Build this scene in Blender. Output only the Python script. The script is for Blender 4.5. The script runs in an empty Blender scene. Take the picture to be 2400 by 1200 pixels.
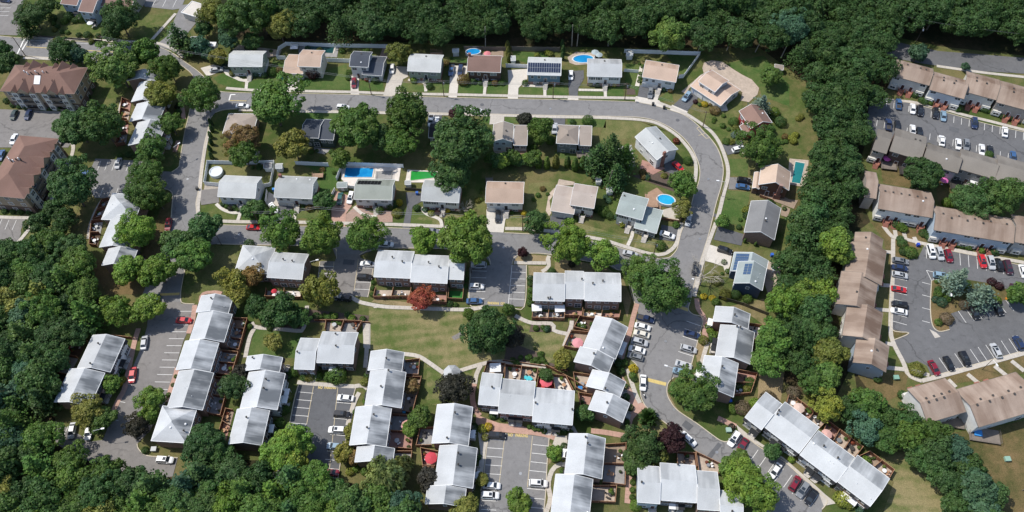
import bpy, bmesh, math, random
from math import sin, cos, pi, radians, atan2, hypot
from mathutils import Vector, Matrix
random.seed(7)
S = bpy.context.scene
COL = S.collection
# ------------------------------------------------------------------ camera, sky, sun, exposure
CF, CT, CR, CH = 1900.0, radians(56.4), radians(-2.2), 215.0
f0 = Vector((0, cos(CT), -sin(CT))); u0 = Vector((0, sin(CT), cos(CT))); r0 = Vector((1, 0, 0))
cr_ = r0*cos(CR) + u0*sin(CR); cu_ = u0*cos(CR) - r0*sin(CR)
cam = bpy.data.cameras.new('camera'); co = bpy.data.objects.new('camera', cam); COL.objects.link(co)
cam.sensor_fit = 'HORIZONTAL'; cam.sensor_width = 36; cam.lens = 36*CF/2400; cam.clip_start = 1; cam.clip_end = 3000
m3 = Matrix((cr_, cu_, -f0)).transposed()
co.matrix_world = Matrix.Translation((0, 0, CH)) @ m3.to_4x4()
S.camera = co
SUN_EL, SUN_AZ = radians(57), radians(160)          # azimuth of the sun, counter-clockwise from +X
sd = Vector((cos(SUN_EL)*cos(SUN_AZ), cos(SUN_EL)*sin(SUN_AZ), sin(SUN_EL)))
W = bpy.data.worlds.new('World'); S.world = W; W.use_nodes = True
nt = W.node_tree; sk = nt.nodes.new('ShaderNodeTexSky'); sk.sky_type = 'NISHITA'; sk.sun_disc = False
sk.sun_elevation = SUN_EL; sk.sun_rotation = atan2(sd.x, sd.y)
bg = nt.nodes['Background']; nt.links.new(sk.outputs[0], bg.inputs[0]); bg.inputs[1].default_value = 0.15
sl = bpy.data.lights.new('sun', 'SUN'); sl.energy = 4.0; sl.angle = radians(0.53); sl.color = (1, .955, .88)
so = bpy.data.objects.new('sun', sl); COL.objects.link(so); so.rotation_euler = sd.to_track_quat('Z', 'Y').to_euler(); so.location = (0, 0, 300)
S.view_settings.view_transform = 'Standard'; S.view_settings.look = 'None'; S.view_settings.gamma = 1
S.view_settings.use_curve_mapping = False; S.view_settings.exposure = 0.14

# ------------------------------------------------------------------ helpers
def G(px, py, h=0.0):
    """photo pixel -> world point on the horizontal plane at height h"""
    d = f0 + cr_*((px-1200)/CF) - cu_*((py-600)/CF)
    t = (CH-h)/-d.z
    return Vector((d.x*t, d.y*t, h))
def pts(s): return [tuple(float(v) for v in p.split(',')) for p in s.split()]
def gp(s, h=0.0): return [G(*p, h) for p in (pts(s) if isinstance(s, str) else s)]
def cat(P, n=4):
    out = []
    for i in range(len(P)-1):
        a, b, c, d = P[max(i-1, 0)], P[i], P[i+1], P[min(i+2, len(P)-1)]
        for k in range(n):
            t = k/n
            out.append(.5*((2*b)+(c-a)*t+(2*a-5*b+4*c-d)*t*t+(3*b-a-3*c+d)*t**3))
    return out+[P[-1]]
class MB:
    def __init__(s): s.v = []; s.f = []; s.m = []
    def add(s, vs, fs, m=0):
        o = len(s.v); s.v += [tuple(v) for v in vs]; s.f += [tuple(i+o for i in f) for f in fs]; s.m += [m]*len(fs)
    def box(s, x0, x1, y0, y1, z0, z1, m=0, top=None):
        s.add([(x0,y0,z0),(x1,y0,z0),(x1,y1,z0),(x0,y1,z0),(x0,y0,z1),(x1,y0,z1),(x1,y1,z1),(x0,y1,z1)],
              [(3,2,1,0),(0,1,5,4),(1,2,6,5),(2,3,7,6),(3,0,4,7)], m)
        o = len(s.v)-8; s.f.append((o+4,o+5,o+6,o+7)); s.m.append(m if top is None else top)
    def obox(s, a, b, w, z0, z1, m=0):
        """box along the ground line a-b, width w"""
        d = (b-a); d.z = 0; d.normalize(); n = Vector((-d.y, d.x, 0))*w/2
        q = [a-n, b-n, b+n, a+n]
        s.add([(p.x,p.y,z0) for p in q]+[(p.x,p.y,z1) for p in q], [(3,2,1,0),(4,5,6,7),(0,1,5,4),(1,2,6,5),(2,3,7,6),(3,0,4,7)], m)
    def tube(s, a, b, r0, r1, n=6, m=0):
        a = Vector(a); b = Vector(b); d = (b-a).normalized(); u = d.orthogonal().normalized(); w = d.cross(u)
        vs = [a+(u*cos(2*pi*i/n)+w*sin(2*pi*i/n))*r0 for i in range(n)]+[b+(u*cos(2*pi*i/n)+w*sin(2*pi*i/n))*r1 for i in range(n)]
        s.add(vs, [(i,(i+1)%n,n+(i+1)%n,n+i) for i in range(n)]+[tuple(range(n))[::-1], tuple(range(n,2*n))], m)
    def lathe(s, prof, n=12, m=0, c=(0,0,0)):
        o = len(s.v)
        vs = [(c[0]+r*cos(2*pi*i/n), c[1]+r*sin(2*pi*i/n), c[2]+z) for r, z in prof for i in range(n)]
        fs = [(k*n+i,k*n+(i+1)%n,(k+1)*n+(i+1)%n,(k+1)*n+i) for k in range(len(prof)-1) for i in range(n)]
        fs.append(tuple(range((len(prof)-1)*n, len(prof)*n)))
        s.add(vs, fs, m)
    def mesh(s, name, *mats):
        me = bpy.data.meshes.new(name); me.from_pydata(s.v, [], s.f)
        for m in mats: me.materials.append(m)
        if len(mats) > 1: me.polygons.foreach_set('material_index', s.m)
        me.update(); return me
def link(name, me, parent=None, loc=None, rz=0, color=None):
    o = bpy.data.objects.new(name, me); COL.objects.link(o)
    if parent: o.parent = parent
    if loc is not None: o.location = loc
    if rz: o.rotation_euler = (0, 0, rz)
    if color: o.color = (*color, 1)
    return o
def tag(o, label=None, cat_=None, group=None, kind=None):
    if label: o['label'] = label
    if cat_: o['category'] = cat_
    if group: o['group'] = group
    if kind: o['kind'] = kind
    return o
def thing(name, label, cat_, loc=(0,0,0), rz=0, group=None): return tag(link(name, None, None, loc, rz), label, cat_, group)
def copy_tree(o, parent=None):
    c = o.copy(); COL.objects.link(c)
    if parent: c.parent = parent
    for ch in KIDS.get(o.name, []): copy_tree(ch, c)
    return c
KIDS = {}
def reg(root):
    for o in root: KIDS.setdefault(o.parent.name, []).append(o)

# ------------------------------------------------------------------ materials
MATS = {}
def newmat(name):
    m = bpy.data.materials.new(name); m.use_nodes = True
    return m, m.node_tree, m.node_tree.nodes['Principled BSDF']
def N(nt, t, **k):
    n = nt.nodes.new(t)
    for a, b in k.items(): setattr(n, a, b)
    return n
def noise(nt, vec, scale, detail=3, rough=.55):
    n = N(nt, 'ShaderNodeTexNoise'); n.inputs['Scale'].default_value = scale; n.inputs['Detail'].default_value = detail; n.inputs['Roughness'].default_value = rough
    if vec: nt.links.new(vec, n.inputs['Vector'])
    return n.outputs['Fac']
def ramp(nt, fac, *stops):
    r = N(nt, 'ShaderNodeValToRGB'); e = r.color_ramp.elements
    for i, (p, c) in enumerate(stops):
        el = e[i] if i < 2 else e.new(p)
        el.position = p; el.color = (*c, 1) if len(c) == 3 else c
    nt.links.new(fac, r.inputs[0]); return r.outputs[0]
def mixc(nt, fac, a, b, mode='MIX'):
    x = N(nt, 'ShaderNodeMix', data_type='RGBA', blend_type=mode)
    for s, v in ((x.inputs['Factor'], fac), (x.inputs['A'], a), (x.inputs['B'], b)):
        if isinstance(v, (int, float)): s.default_value = v
        elif isinstance(v, tuple): s.default_value = (*v, 1) if len(v) == 3 else v
        else: nt.links.new(v, s)
    return x.outputs['Result']
def pos(nt): return N(nt, 'ShaderNodeNewGeometry').outputs['Position']
def objc(nt): return N(nt, 'ShaderNodeTexCoord').outputs['Object']
def scl(nt, vec, s):
    m = N(nt, 'ShaderNodeMapping'); m.inputs['Scale'].default_value = s; nt.links.new(vec, m.inputs['Vector']); return m.outputs[0]
def bump(nt, b, h, d=.02, st=.5):
    n = N(nt, 'ShaderNodeBump'); n.inputs['Distance'].default_value = d; n.inputs['Strength'].default_value = st
    nt.links.new(h, n.inputs['Height']); nt.links.new(n.outputs[0], b.inputs['Normal'])
def C3(c, k): return tuple(min(1, x*k) for x in c)
def plain(key, c, rough=.7, var=.12, scale=.6, metal=0, spec=.3):
    if key in MATS: return MATS[key]
    m, nt, b = newmat(key); p = pos(nt)
    n1 = noise(nt, p, scale, 4)
    col = ramp(nt, n1, (.3, C3(c, 1-var)), (.7, C3(c, 1+var)))
    n2 = noise(nt, p, scale*9, 2)
    col = mixc(nt, .5, col, ramp(nt, n2, (.3, C3(c, 1-var)), (.7, C3(c, 1+var))))
    nt.links.new(col, b.inputs['Base Color']); b.inputs['Roughness'].default_value = rough; b.inputs['Metallic'].default_value = metal
    b.inputs['Specular IOR Level'].default_value = spec
    MATS[key] = m; return m
def asphalt(key, c, patch=.25):
    m, nt, b = newmat(key); p = pos(nt)
    n1 = noise(nt, p, .06, 5, .6); n2 = noise(nt, p, .5, 4, .65); n3 = noise(nt, p, 6, 2)
    col = ramp(nt, n1, (.32, C3(c, 1-patch)), (.68, C3(c, 1+patch)))
    col = mixc(nt, .45, col, ramp(nt, n2, (.3, C3(c, .72)), (.7, C3(c, 1.25))))
    col = mixc(nt, .2, col, ramp(nt, n3, (.3, C3(c, .6)), (.7, C3(c, 1.4))))
    col = mixc(nt, ramp(nt, noise(nt, p, .75, 3, .5), (.6, (0,0,0)), (.72, (.45,.45,.45))), col, C3(c, .5))
    v = N(nt, 'ShaderNodeTexVoronoi', feature='DISTANCE_TO_EDGE'); v.inputs['Scale'].default_value = .045
    wv = N(nt, 'ShaderNodeVectorMath'); wv.operation = 'ADD'
    nn = N(nt, 'ShaderNodeTexNoise'); nn.inputs['Scale'].default_value = .15; nn.inputs['Detail'].default_value = 4
    nt.links.new(p, nn.inputs['Vector']); sc = N(nt, 'ShaderNodeVectorMath'); sc.operation = 'SCALE'; sc.inputs['Scale'].default_value = 9
    nt.links.new(nn.outputs['Color'], sc.inputs[0]); nt.links.new(p, wv.inputs[0]); nt.links.new(sc.outputs[0], wv.inputs[1]); nt.links.new(wv.outputs[0], v.inputs['Vector'])
    crack = ramp(nt, v.outputs['Distance'], (.0, (1,1,1)), (.012, (0,0,0)))
    gate = ramp(nt, noise(nt, p, .03, 2), (.46, (0,0,0)), (.56, (.8,.8,.8)))
    col = mixc(nt, mixc(nt, 1.0, crack, gate, 'MULTIPLY'), col, C3(c, .45))
    nt.links.new(col, b.inputs['Base Color']); b.inputs['Roughness'].default_value = .85; b.inputs['Specular IOR Level'].default_value = .25
    MATS[key] = m; return m
def grass(key, g, d, mid=.5, stripes=0):
    m, nt, b = newmat(key); p = pos(nt)
    n1 = noise(nt, p, .045, 5, .6); n2 = noise(nt, p, .35, 5, .7); n3 = noise(nt, p, 3.5, 3, .7)
    a = N(nt, 'ShaderNodeMath', operation='MULTIPLY_ADD'); nt.links.new(n2, a.inputs[0]); a.inputs[1].default_value = .6; nt.links.new(n1, a.inputs[2])
    h = a.outputs[0]
    if stripes:
        w = N(nt, 'ShaderNodeTexWave', wave_type='BANDS', bands_direction='Y'); w.inputs['Scale'].default_value = .09; w.inputs['Distortion'].default_value = 9; w.inputs['Detail'].default_value = 3
        nt.links.new(scl(nt, p, (.4, 1, 1)), w.inputs['Vector'])
        a2 = N(nt, 'ShaderNodeMath', operation='MULTIPLY_ADD'); nt.links.new(w.outputs['Fac'], a2.inputs[0]); a2.inputs[1].default_value = stripes; nt.links.new(h, a2.inputs[2]); h = a2.outputs[0]
    col = ramp(nt, h, (mid+.15, g), (mid+.45, d))
    fine = ramp(nt, n3, (.25, (.5,.5,.5)), (.75, (1.35,1.35,1.35)))
    col = mixc(nt, .8, col, fine, 'MULTIPLY')
    nt.links.new(col, b.inputs['Base Color']); b.inputs['Roughness'].default_value = .95; b.inputs['Specular IOR Level'].default_value = .1
    bump(nt, b, n3, .15, .8)
    MATS[key] = m; return m
def shingle(key, c, dark, streak=.0, axis='y', courses=True, allover=False):
    """asphalt shingles; dark weather streaks run down the slope (along axis)"""
    m, nt, b = newmat(key); o = objc(nt)
    n1 = noise(nt, o, .22, 4, .6); n2 = noise(nt, o, 4, 3, .6)
    col = ramp(nt, n1, (.3, C3(c, .9)), (.7, C3(c, 1.08)))
    col = mixc(nt, .3, col, ramp(nt, n2, (.3, C3(c, .75)), (.7, C3(c, 1.25))))
    if streak:
        s1 = noise(nt, scl(nt, o, (1, .1, .1) if axis == 'y' else (.1, 1, .1)), .36, 4, .6)
        s2 = noise(nt, o, .12, 3)
        k = N(nt, 'ShaderNodeMath', operation='MULTIPLY'); nt.links.new(s1, k.inputs[0]); nt.links.new(s2, k.inputs[1])
        # weather stains grow on the side that dries last
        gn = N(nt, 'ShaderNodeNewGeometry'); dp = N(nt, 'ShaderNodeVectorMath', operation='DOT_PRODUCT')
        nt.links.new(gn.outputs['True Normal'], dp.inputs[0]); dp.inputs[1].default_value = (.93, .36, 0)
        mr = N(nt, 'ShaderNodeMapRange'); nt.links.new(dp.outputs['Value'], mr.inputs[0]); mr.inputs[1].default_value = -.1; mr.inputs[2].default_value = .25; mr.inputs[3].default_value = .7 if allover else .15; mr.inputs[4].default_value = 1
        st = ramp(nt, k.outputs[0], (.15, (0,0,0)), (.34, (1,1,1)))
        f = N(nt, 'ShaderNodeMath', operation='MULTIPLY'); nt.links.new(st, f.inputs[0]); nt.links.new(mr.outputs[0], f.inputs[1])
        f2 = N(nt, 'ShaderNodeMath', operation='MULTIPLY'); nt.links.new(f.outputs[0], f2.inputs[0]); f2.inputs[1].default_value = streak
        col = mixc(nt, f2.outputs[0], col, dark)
    oi = N(nt, 'ShaderNodeObjectInfo'); col = mixc(nt, 1.0, col, ramp(nt, oi.outputs['Random'], (0, (.9,.895,.885)), (1, (1.07,1.07,1.07))), 'MULTIPLY')
    n9 = noise(nt, o, .09, 2); col = mixc(nt, .35, col, mixc(nt, 1.0, col, ramp(nt, n9, (.35, (.75,.75,.75)), (.65, (1.2,1.2,1.2))), 'MULTIPLY'))
    nt.links.new(col, b.inputs['Base Color']); b.inputs['Roughness'].default_value = .9; b.inputs['Specular IOR Level'].default_value = .2
    if courses:
        w = N(nt, 'ShaderNodeTexBrick'); w.inputs['Scale'].default_value = 1; w.inputs['Mortar Size'].default_value = .03; w.inputs['Brick Width'].default_value = .9; w.inputs['Row Height'].default_value = .3
        nt.links.new(o if axis == 'y' else scl(nt, o, (1,1,1)), w.inputs['Vector'])
        bump(nt, b, w.outputs['Fac'], .02, .4)
    MATS[key] = m; return m
def brick(key, c, mortar, sc=1.0, br=(.45, .16), var=.35, rough=.85):
    m, nt, b = newmat(key); o = objc(nt)
    # wall bricks: use x+y so that courses run on every side
    sp = N(nt, 'ShaderNodeSeparateXYZ'); nt.links.new(o, sp.inputs[0]); ad = N(nt, 'ShaderNodeMath'); nt.links.new(sp.outputs[0], ad.inputs[0]); nt.links.new(sp.outputs[1], ad.inputs[1])
    cb = N(nt, 'ShaderNodeCombineXYZ'); nt.links.new(ad.outputs[0], cb.inputs[0]); nt.links.new(sp.outputs[2], cb.inputs[1])
    w = N(nt, 'ShaderNodeTexBrick'); w.inputs['Scale'].default_value = sc; w.inputs['Mortar Size'].default_value = .02; w.inputs['Brick Width'].default_value = br[0]; w.inputs['Row Height'].default_value = br[1]
    w.inputs['Color1'].default_value = (*C3(c, 1-var), 1); w.inputs['Color2'].default_value = (*C3(c, 1+var), 1); w.inputs['Mortar'].default_value = (*mortar, 1)
    nt.links.new(cb.outputs[0], w.inputs['Vector'])
    col = mixc(nt, .5, w.outputs['Color'], ramp(nt, noise(nt, o, .5, 4), (.3, C3(c, .8)), (.7, C3(c, 1.2))))
    nt.links.new(col, b.inputs['Base Color']); b.inputs['Roughness'].default_value = rough; b.inputs['Specular IOR Level'].default_value = .2
    MATS[key] = m; return m
def siding(key, c, rough=.6):
    m, nt, b = newmat(key); o = objc(nt)
    w = N(nt, 'ShaderNodeTexWave', wave_type='BANDS', bands_direction='Z', wave_profile='SAW'); w.inputs['Scale'].default_value = 1.6
    nt.links.new(o, w.inputs['Vector'])
    col = ramp(nt, noise(nt, o, .4, 4), (.3, C3(c, .9)), (.7, C3(c, 1.06)))
    nt.links.new(col, b.inputs['Base Color']); b.inputs['Roughness'].default_value = rough; b.inputs['Specular IOR Level'].default_value = .3
    bump(nt, b, w.outputs['Fac'], .03, .6)
    MATS[key] = m; return m
def pavers(key, c, mortar, bw=.4, bh=.2):
    m, nt, b = newmat(key); p = pos(nt)
    w = N(nt, 'ShaderNodeTexBrick'); w.inputs['Scale'].default_value = 1; w.inputs['Mortar Size'].default_value = .012; w.inputs['Brick Width'].default_value = bw; w.inputs['Row Height'].default_value = bh
    w.inputs['Color1'].default_value = (*C3(c, .8), 1); w.inputs['Color2'].default_value = (*C3(c, 1.2), 1); w.inputs['Mortar'].default_value = (*mortar, 1)
    nt.links.new(p, w.inputs['Vector'])
    col = mixc(nt, .6, w.outputs['Color'], ramp(nt, noise(nt, p, .35, 5, .65), (.28, C3(c, .68)), (.7, C3(c, 1.22))))
    nt.links.new(col, b.inputs['Base Color']); b.inputs['Roughness'].default_value = .85
    MATS[key] = m; return m
def paint(key, rough, metal=0, coat=0, spec=.5, mul=1):
    """colour from the object itself"""
    m, nt, b = newmat(key); oi = N(nt, 'ShaderNodeObjectInfo')
    nt.links.new(oi.outputs['Color'], b.inputs['Base Color']); b.inputs['Roughness'].default_value = rough; b.inputs['Metallic'].default_value = metal
    b.inputs['Coat Weight'].default_value = coat; b.inputs['Coat Roughness'].default_value = .08; b.inputs['Specular IOR Level'].default_value = spec
    MATS[key] = m; return m
def leafmat(key, needle=False):
    m, nt, b = newmat(key); oi = N(nt, 'ShaderNodeObjectInfo'); ge = N(nt, 'ShaderNodeNewGeometry')
    o = objc(nt)
    hs = N(nt, 'ShaderNodeHueSaturation'); nt.links.new(oi.outputs['Color'], hs.inputs['Color'])
    r = N(nt, 'ShaderNodeMapRange'); nt.links.new(ge.outputs['Random Per Island'], r.inputs[0]); r.inputs[3].default_value = .75; r.inputs[4].default_value = 1.4
    nt.links.new(r.outputs[0], hs.inputs['Value'])
    r2 = N(nt, 'ShaderNodeMapRange'); nt.links.new(noise(nt, o, .35, 3, .6), r2.inputs[0]); r2.inputs[1].default_value = .3; r2.inputs[2].default_value = .7; r2.inputs[3].default_value = .478; r2.inputs[4].default_value = .518
    nt.links.new(r2.outputs[0], hs.inputs['Hue'])
    pw = pos(nt)
    col = mixc(nt, ramp(nt, noise(nt, pw, .11, 3, .6), (.42, (0,0,0)), (.7, (.3,.3,.3))), hs.outputs[0], mixc(nt, 1.0, hs.outputs[0], (1.9, 1.5, .9), 'MULTIPLY'))
    col = mixc(nt, .75, col, ramp(nt, noise(nt, pw, .45, 3, .6), (.3, (.62,.66,.62)), (.7, (1.4,1.35,1.2))), 'MULTIPLY')
    nt.links.new(col, b.inputs['Base Color']); b.inputs['Roughness'].default_value = .55; b.inputs['Specular IOR Level'].default_value = .22
    tr = N(nt, 'ShaderNodeBsdfTranslucent'); nt.links.new(mixc(nt, 1.0, col, (1.25, 1.45, .6), 'MULTIPLY'), tr.inputs[0])
    mx = N(nt, 'ShaderNodeMixShader'); mx.inputs[0].default_value = .22
    nt.links.new(b.outputs[0], mx.inputs[1]); nt.links.new(tr.outputs[0], mx.inputs[2]); nt.links.new(mx.outputs[0], nt.nodes['Material Output'].inputs[0])
    MATS[key] = m; return m
def water(key, c, deep):
    m, nt, b = newmat(key); p = pos(nt)
    col = ramp(nt, noise(nt, p, .35, 4, .6), (.3, deep), (.7, c))
    nt.links.new(col, b.inputs['Base Color']); b.inputs['Roughness'].default_value = .08
    bump(nt, b, noise(nt, p, 1.8, 4), .12, .5); MATS[key] = m; return m

M = MATS
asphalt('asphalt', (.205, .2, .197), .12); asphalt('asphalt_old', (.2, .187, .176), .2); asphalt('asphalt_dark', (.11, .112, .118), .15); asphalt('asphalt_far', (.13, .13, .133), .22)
grass('lawn_green', (.06, .112, .028), (.135, .155, .055), .58); grass('lawn_mid', (.075, .11, .028), (.19, .175, .075), .52)
grass('lawn_dry', (.095, .128, .036), (.26, .22, .11), .57, .12); grass('lawn_tan', (.13, .125, .05), (.3, .23, .13), .42); grass('lawn_brown', (.075, .08, .028), (.19, .135, .065), .48)
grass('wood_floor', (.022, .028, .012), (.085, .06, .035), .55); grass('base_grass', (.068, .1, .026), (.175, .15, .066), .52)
plain('mulch', (.1, .075, .06), .95, .35, 2); plain('gravel_grey', (.2, .185, .17), .95, .35, 2); plain('pink_gravel', (.34, .235, .19), .95, .25, 1.5)
plain('concrete', (.47, .43, .375), .85, .16, .25); plain('concrete_pale', (.56, .52, .46), .85, .12, .25); plain('kerb_stone', (.5, .44, .34), .85, .2, .4)
plain('line_white', (.72, .71, .68), .7, .18, 1.2); plain('line_yellow', (.56, .43, .16), .7, .25, 1.2); plain('line_tan', (.5, .42, .27), .7, .25, 1.2)
plain('trim_white', (.78, .78, .77), .5, .05, .5); plain('vinyl', (.87, .89, .9), .4, .06, .4); plain('glass_dark', (.035, .045, .055), .12, .5, .3, spec=.6)
plain('glass_pale', (.16, .19, .2), .15, .5, .3, spec=.6); plain('door_dark', (.07, .03, .03), .5); plain('garage_white', (.68, .68, .66), .5); plain('shutter_black', (.02, .022, .025), .6)
plain('metal_grey', (.33, .34, .35), .45, .1, 1, .6); plain('metal_dark', (.06, .055, .05), .6); plain('metal_white', (.75, .75, .75), .35)
plain('wood_fence', (.2, .085, .05), .8, .3, 1.2); plain('wood_top', (.42, .24, .14), .8, .2, 1.2); plain('wood_grey', (.2, .17, .145), .85, .25, 1); plain('deck_wood', (.34, .22, .15), .8, .25, .8); plain('pole_wood', (.13, .085, .055), .9, .3, 1)
plain('bark', (.16, .13, .105), .95, .35, 2); plain('bark_pale', (.36, .33, .28), .95, .25, 2); plain('soil', (.09, .06, .04), 1, .3, 1); plain('tyre', (.018, .018, .02), .8); plain('stone', (.36, .32, .27), .9, .3, 1.5)
plain('steps', (.5, .47, .43), .85, .15, .6); plain('slate_step', (.3, .3, .31), .85); plain('brick_step', (.3, .13, .095), .85, .3, 2)
plain('wall_concrete', (.48, .45, .41), .9)
pavers('pink_brick', (.44, .27, .21), (.36, .26, .21)); pavers('patio_tan', (.43, .35, .28), (.3, .25, .2), .6, .6); pavers('patio_grey', (.3, .29, .28), (.2, .2, .2), .6, .6); pavers('patio_brown', (.3, .225, .165), (.2, .15, .12), .5, .25); pavers('patio_white', (.66, .6, .54), (.5, .45, .4), 1.2, 1.2); pavers('patio_red', (.36, .2, .16), (.25, .15, .12), .4, .2)
plain('carpet_red', (.45, .06, .05), .95); plain('turf', (.03, .15, .03), .95)
shingle('roof_white', (.5, .515, .525), (.13, .14, .15), 1.0, 'x'); shingle('roof_white_f', (.51, .525, .53), (.2, .21, .22), .8, 'y')
shingle('roof_grey', (.44, .455, .45), (.2, .21, .2), .5, 'y'); shingle('roof_palegrey', (.5, .51, .5), (.25, .26, .25), .4, 'y'); shingle('roof_bluegrey', (.33, .375, .36), (.2, .22, .2), .35, 'y'); shingle('roof_bluegrey_s', (.33, .375, .37), (.2, .22, .2), .35, 'x')
shingle('roof_greygreen', (.31, .33, .29), (.1, .11, .09), .7, 'y'); shingle('roof_slate', (.075, .085, .105), (.05, .055, .06), .3, 'y'); shingle('roof_midgrey', (.2, .2, .2), (.12, .12, .12), .4, 'x'); shingle('roof_black', (.05, .05, .055), (.03, .03, .03), .2, 'y')
shingle('roof_peach', (.5, .375, .295), (.26, .16, .11), .5, 'y'); shingle('roof_peach_s', (.51, .395, .31), (.3, .2, .14), .5, 'x'); shingle('roof_brown', (.23, .15, .125), (.14, .09, .08), .3, 'y'); shingle('roof_brown_s', (.25, .16, .13), (.15, .1, .085), .3, 'x')
shingle('roof_taupe', (.33, .28, .24), (.2, .17, .15), .4, 'y'); shingle('roof_taupe_s', (.33, .29, .25), (.2, .17, .15), .4, 'x'); shingle('roof_mottled', (.5, .43, .38), (.36, .29, .25), .9, 'y')
shingle('roof_tan', (.365, .285, .23), (.16, .105, .075), .9, 'y', allover=True); shingle('roof_tan_s', (.37, .29, .232), (.14, .09, .065), .9, 'x', allover=True); shingle('roof_greytan', (.22, .2, .175), (.12, .105, .09), .6, 'y'); shingle('roof_apartment', (.205, .125, .1), (.15, .085, .07), .4, 'y')
for k, c in dict(white=(.72,.73,.72), cream=(.66,.63,.56), palegrey=(.62,.65,.67), sage=(.3,.36,.31), darkbrown=(.1,.065,.055), blue=(.16,.26,.34), navy=(.05,.075,.125), red=(.32,.06,.06), brown=(.13,.07,.05), teal=(.52,.6,.6), greywall=(.2,.22,.24), darkgreen=(.06,.085,.075), slateblue=(.42,.5,.58), taupe=(.36,.33,.3), tanwall=(.62,.6,.55), tangrey=(.42,.42,.42)).items(): siding('w_'+k, c)
brick('brick_red', (.24, .105, .08), (.35, .3, .26)); brick('brick_brown', (.235, .155, .12), (.36, .3, .26)); brick('brick_dark', (.12, .08, .065), (.2, .17, .15)); brick('brick_tan', (.33, .235, .175), (.4, .35, .3)); brick('stucco_tan', (.36, .28, .2), (.34, .27, .2), 1, (2, 2), .1)
water('water_blue', (.02, .3, .6), (.01, .2, .5)); water('water_light', (.03, .42, .68), (.02, .33, .6)); water('water_green', (.03, .3, .05), (.02, .22, .04)); water('water_teal', (.02, .2, .2), (.015, .15, .16)); water('water_dark', (.012, .075, .075), (.01, .05, .05)); plain('pool_cover', (.62, .66, .68), .5, .08, .8)
plain('cover_teal', (.2, .36, .33), .7, .15, 1); plain('solar', (.025, .035, .07), .12, .3, .5, spec=.7); plain('solar_blue', (.045, .085, .16), .15, .2, .5, spec=.7); plain('solar_black', (.012, .012, .014), .3)
paint('cloth', .8); paint('plastic', .5); paint('car_paint', .3, 0, .6); plain('car_glass', (.03, .037, .045), .06, .2, .5, spec=.8); plain('lamp_clear', (.7, .7, .68), .2); plain('lamp_red', (.35, .02, .02), .3); plain('rim', (.45, .45, .46), .3, .05, 1, .8)
leafmat('leaf')
# ------------------------------------------------------------------ ground sheets
ZC = {}
def zlev(kind):
    base, n = dict(wood=(.012, 4), lawn=(.03, 6), bed=(.058, 5), road=(.082, 8), line=(.12, 1), drive=(.126, 6), walk=(.155, 8))[kind]
    ZC[kind] = ZC.get(kind, -1)+1
    return base+.004*(ZC[kind] % n)
def sheet(name, s, mat, lev, parent=None):
    P = gp(s) if isinstance(s, str) else s
    z = zlev(lev); me = bpy.data.meshes.new(name)
    me.from_pydata([(p.x, p.y, z) for p in P], [], [tuple(range(len(P)))]); me.materials.append(M[mat])
    bm = bmesh.new(); bm.from_mesh(me); bm.normal_update()
    for f in bm.faces:
        if f.normal.z < 0: f.normal_flip()
    bmesh.ops.triangulate(bm, faces=bm.faces[:]); bm.to_mesh(me); bm.free()
    o = link(name, me, parent)
    if not parent: o['kind'] = 'structure'
    return o
def slabs(name, lines, mat, w=1.25, step=1.5, smooth=True):
    """a footpath of separate slabs with open joints, laid along polylines"""
    mb = MB()
    for s in lines:
        ww = w
        if isinstance(s, tuple): s, ww = s
        P = gp(s)
        if smooth and len(P) > 2: P = cat(P, 5)
        z = zlev('walk'); acc = []
        # resample
        d = [0]
        for a, b in zip(P, P[1:]): d.append(d[-1]+(b-a).length)
        n = max(1, round(d[-1]/step)); Q = []; j = 0
        for k in range(n+1):
            t = d[-1]*k/n
            while j < len(P)-2 and d[j+1] < t: j += 1
            seg = d[j+1]-d[j] or 1; Q.append(P[j].lerp(P[j+1], (t-d[j])/seg))
        nor = []
        for k in range(n+1):
            t = (Q[min(k+1, n)]-Q[max(k-1, 0)]).normalized(); nor.append(Vector((-t.y, t.x, 0))*ww/2)
        for k in range(n):
            a = Q[k].lerp(Q[k+1], .012); b = Q[k].lerp(Q[k+1], .988)
            q = [a-nor[k], b-nor[k+1], b+nor[k+1], a+nor[k]]; zt = z+random.uniform(-.0015, .0015)
            mb.add([(p.x,p.y,0) for p in q]+[(p.x,p.y,zt) for p in q], [(4,5,6,7),(0,1,5,4),(1,2,6,5),(2,3,7,6),(3,0,4,7)])
    o = link(name, mb.mesh(name, M[mat])); o['kind'] = 'structure'; return o
def kerbs(name, lines, mat='kerb_stone', w=.24, h=.2):
    mb = MB()
    for s in lines:
        P = cat(gp(s), 4)
        for a, b in zip(P, P[1:]):
            mb.obox(a, b, w, 0, h)
            h = .2 if h > .2 else .201
    o = link(name, mb.mesh(name, M[mat])); o['kind'] = 'structure'; return o
def stripes(parent, rows, mat='line_white', w=.13):
    """parking lines, each a part of its car park; rows: first line, last line, how many"""
    for s in rows:
        a, b, n = s.split('|'); a0, a1 = gp(a); b0, b1 = gp(b); n = int(n)
        for k in range(n):
            t = k/max(1, n-1); p = a0.lerp(b0, t); q = a1.lerp(b1, t); bar('parking_line', p, q, w, mat, parent)
ZL = [0]
def bar(name, p, q, w, mat, parent):
    mb = MB(); d = (q-p).normalized(); nn = Vector((-d.y, d.x, 0))*w/2; ZL[0] += 1; z = .118+.0005*(ZL[0] % 8)
    mb.add([(v.x, v.y, z) for v in (p-nn, q-nn, q+nn, p+nn)], [(0,1,2,3)]); return link(name, mb.mesh(name, M[mat]), parent)

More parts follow.
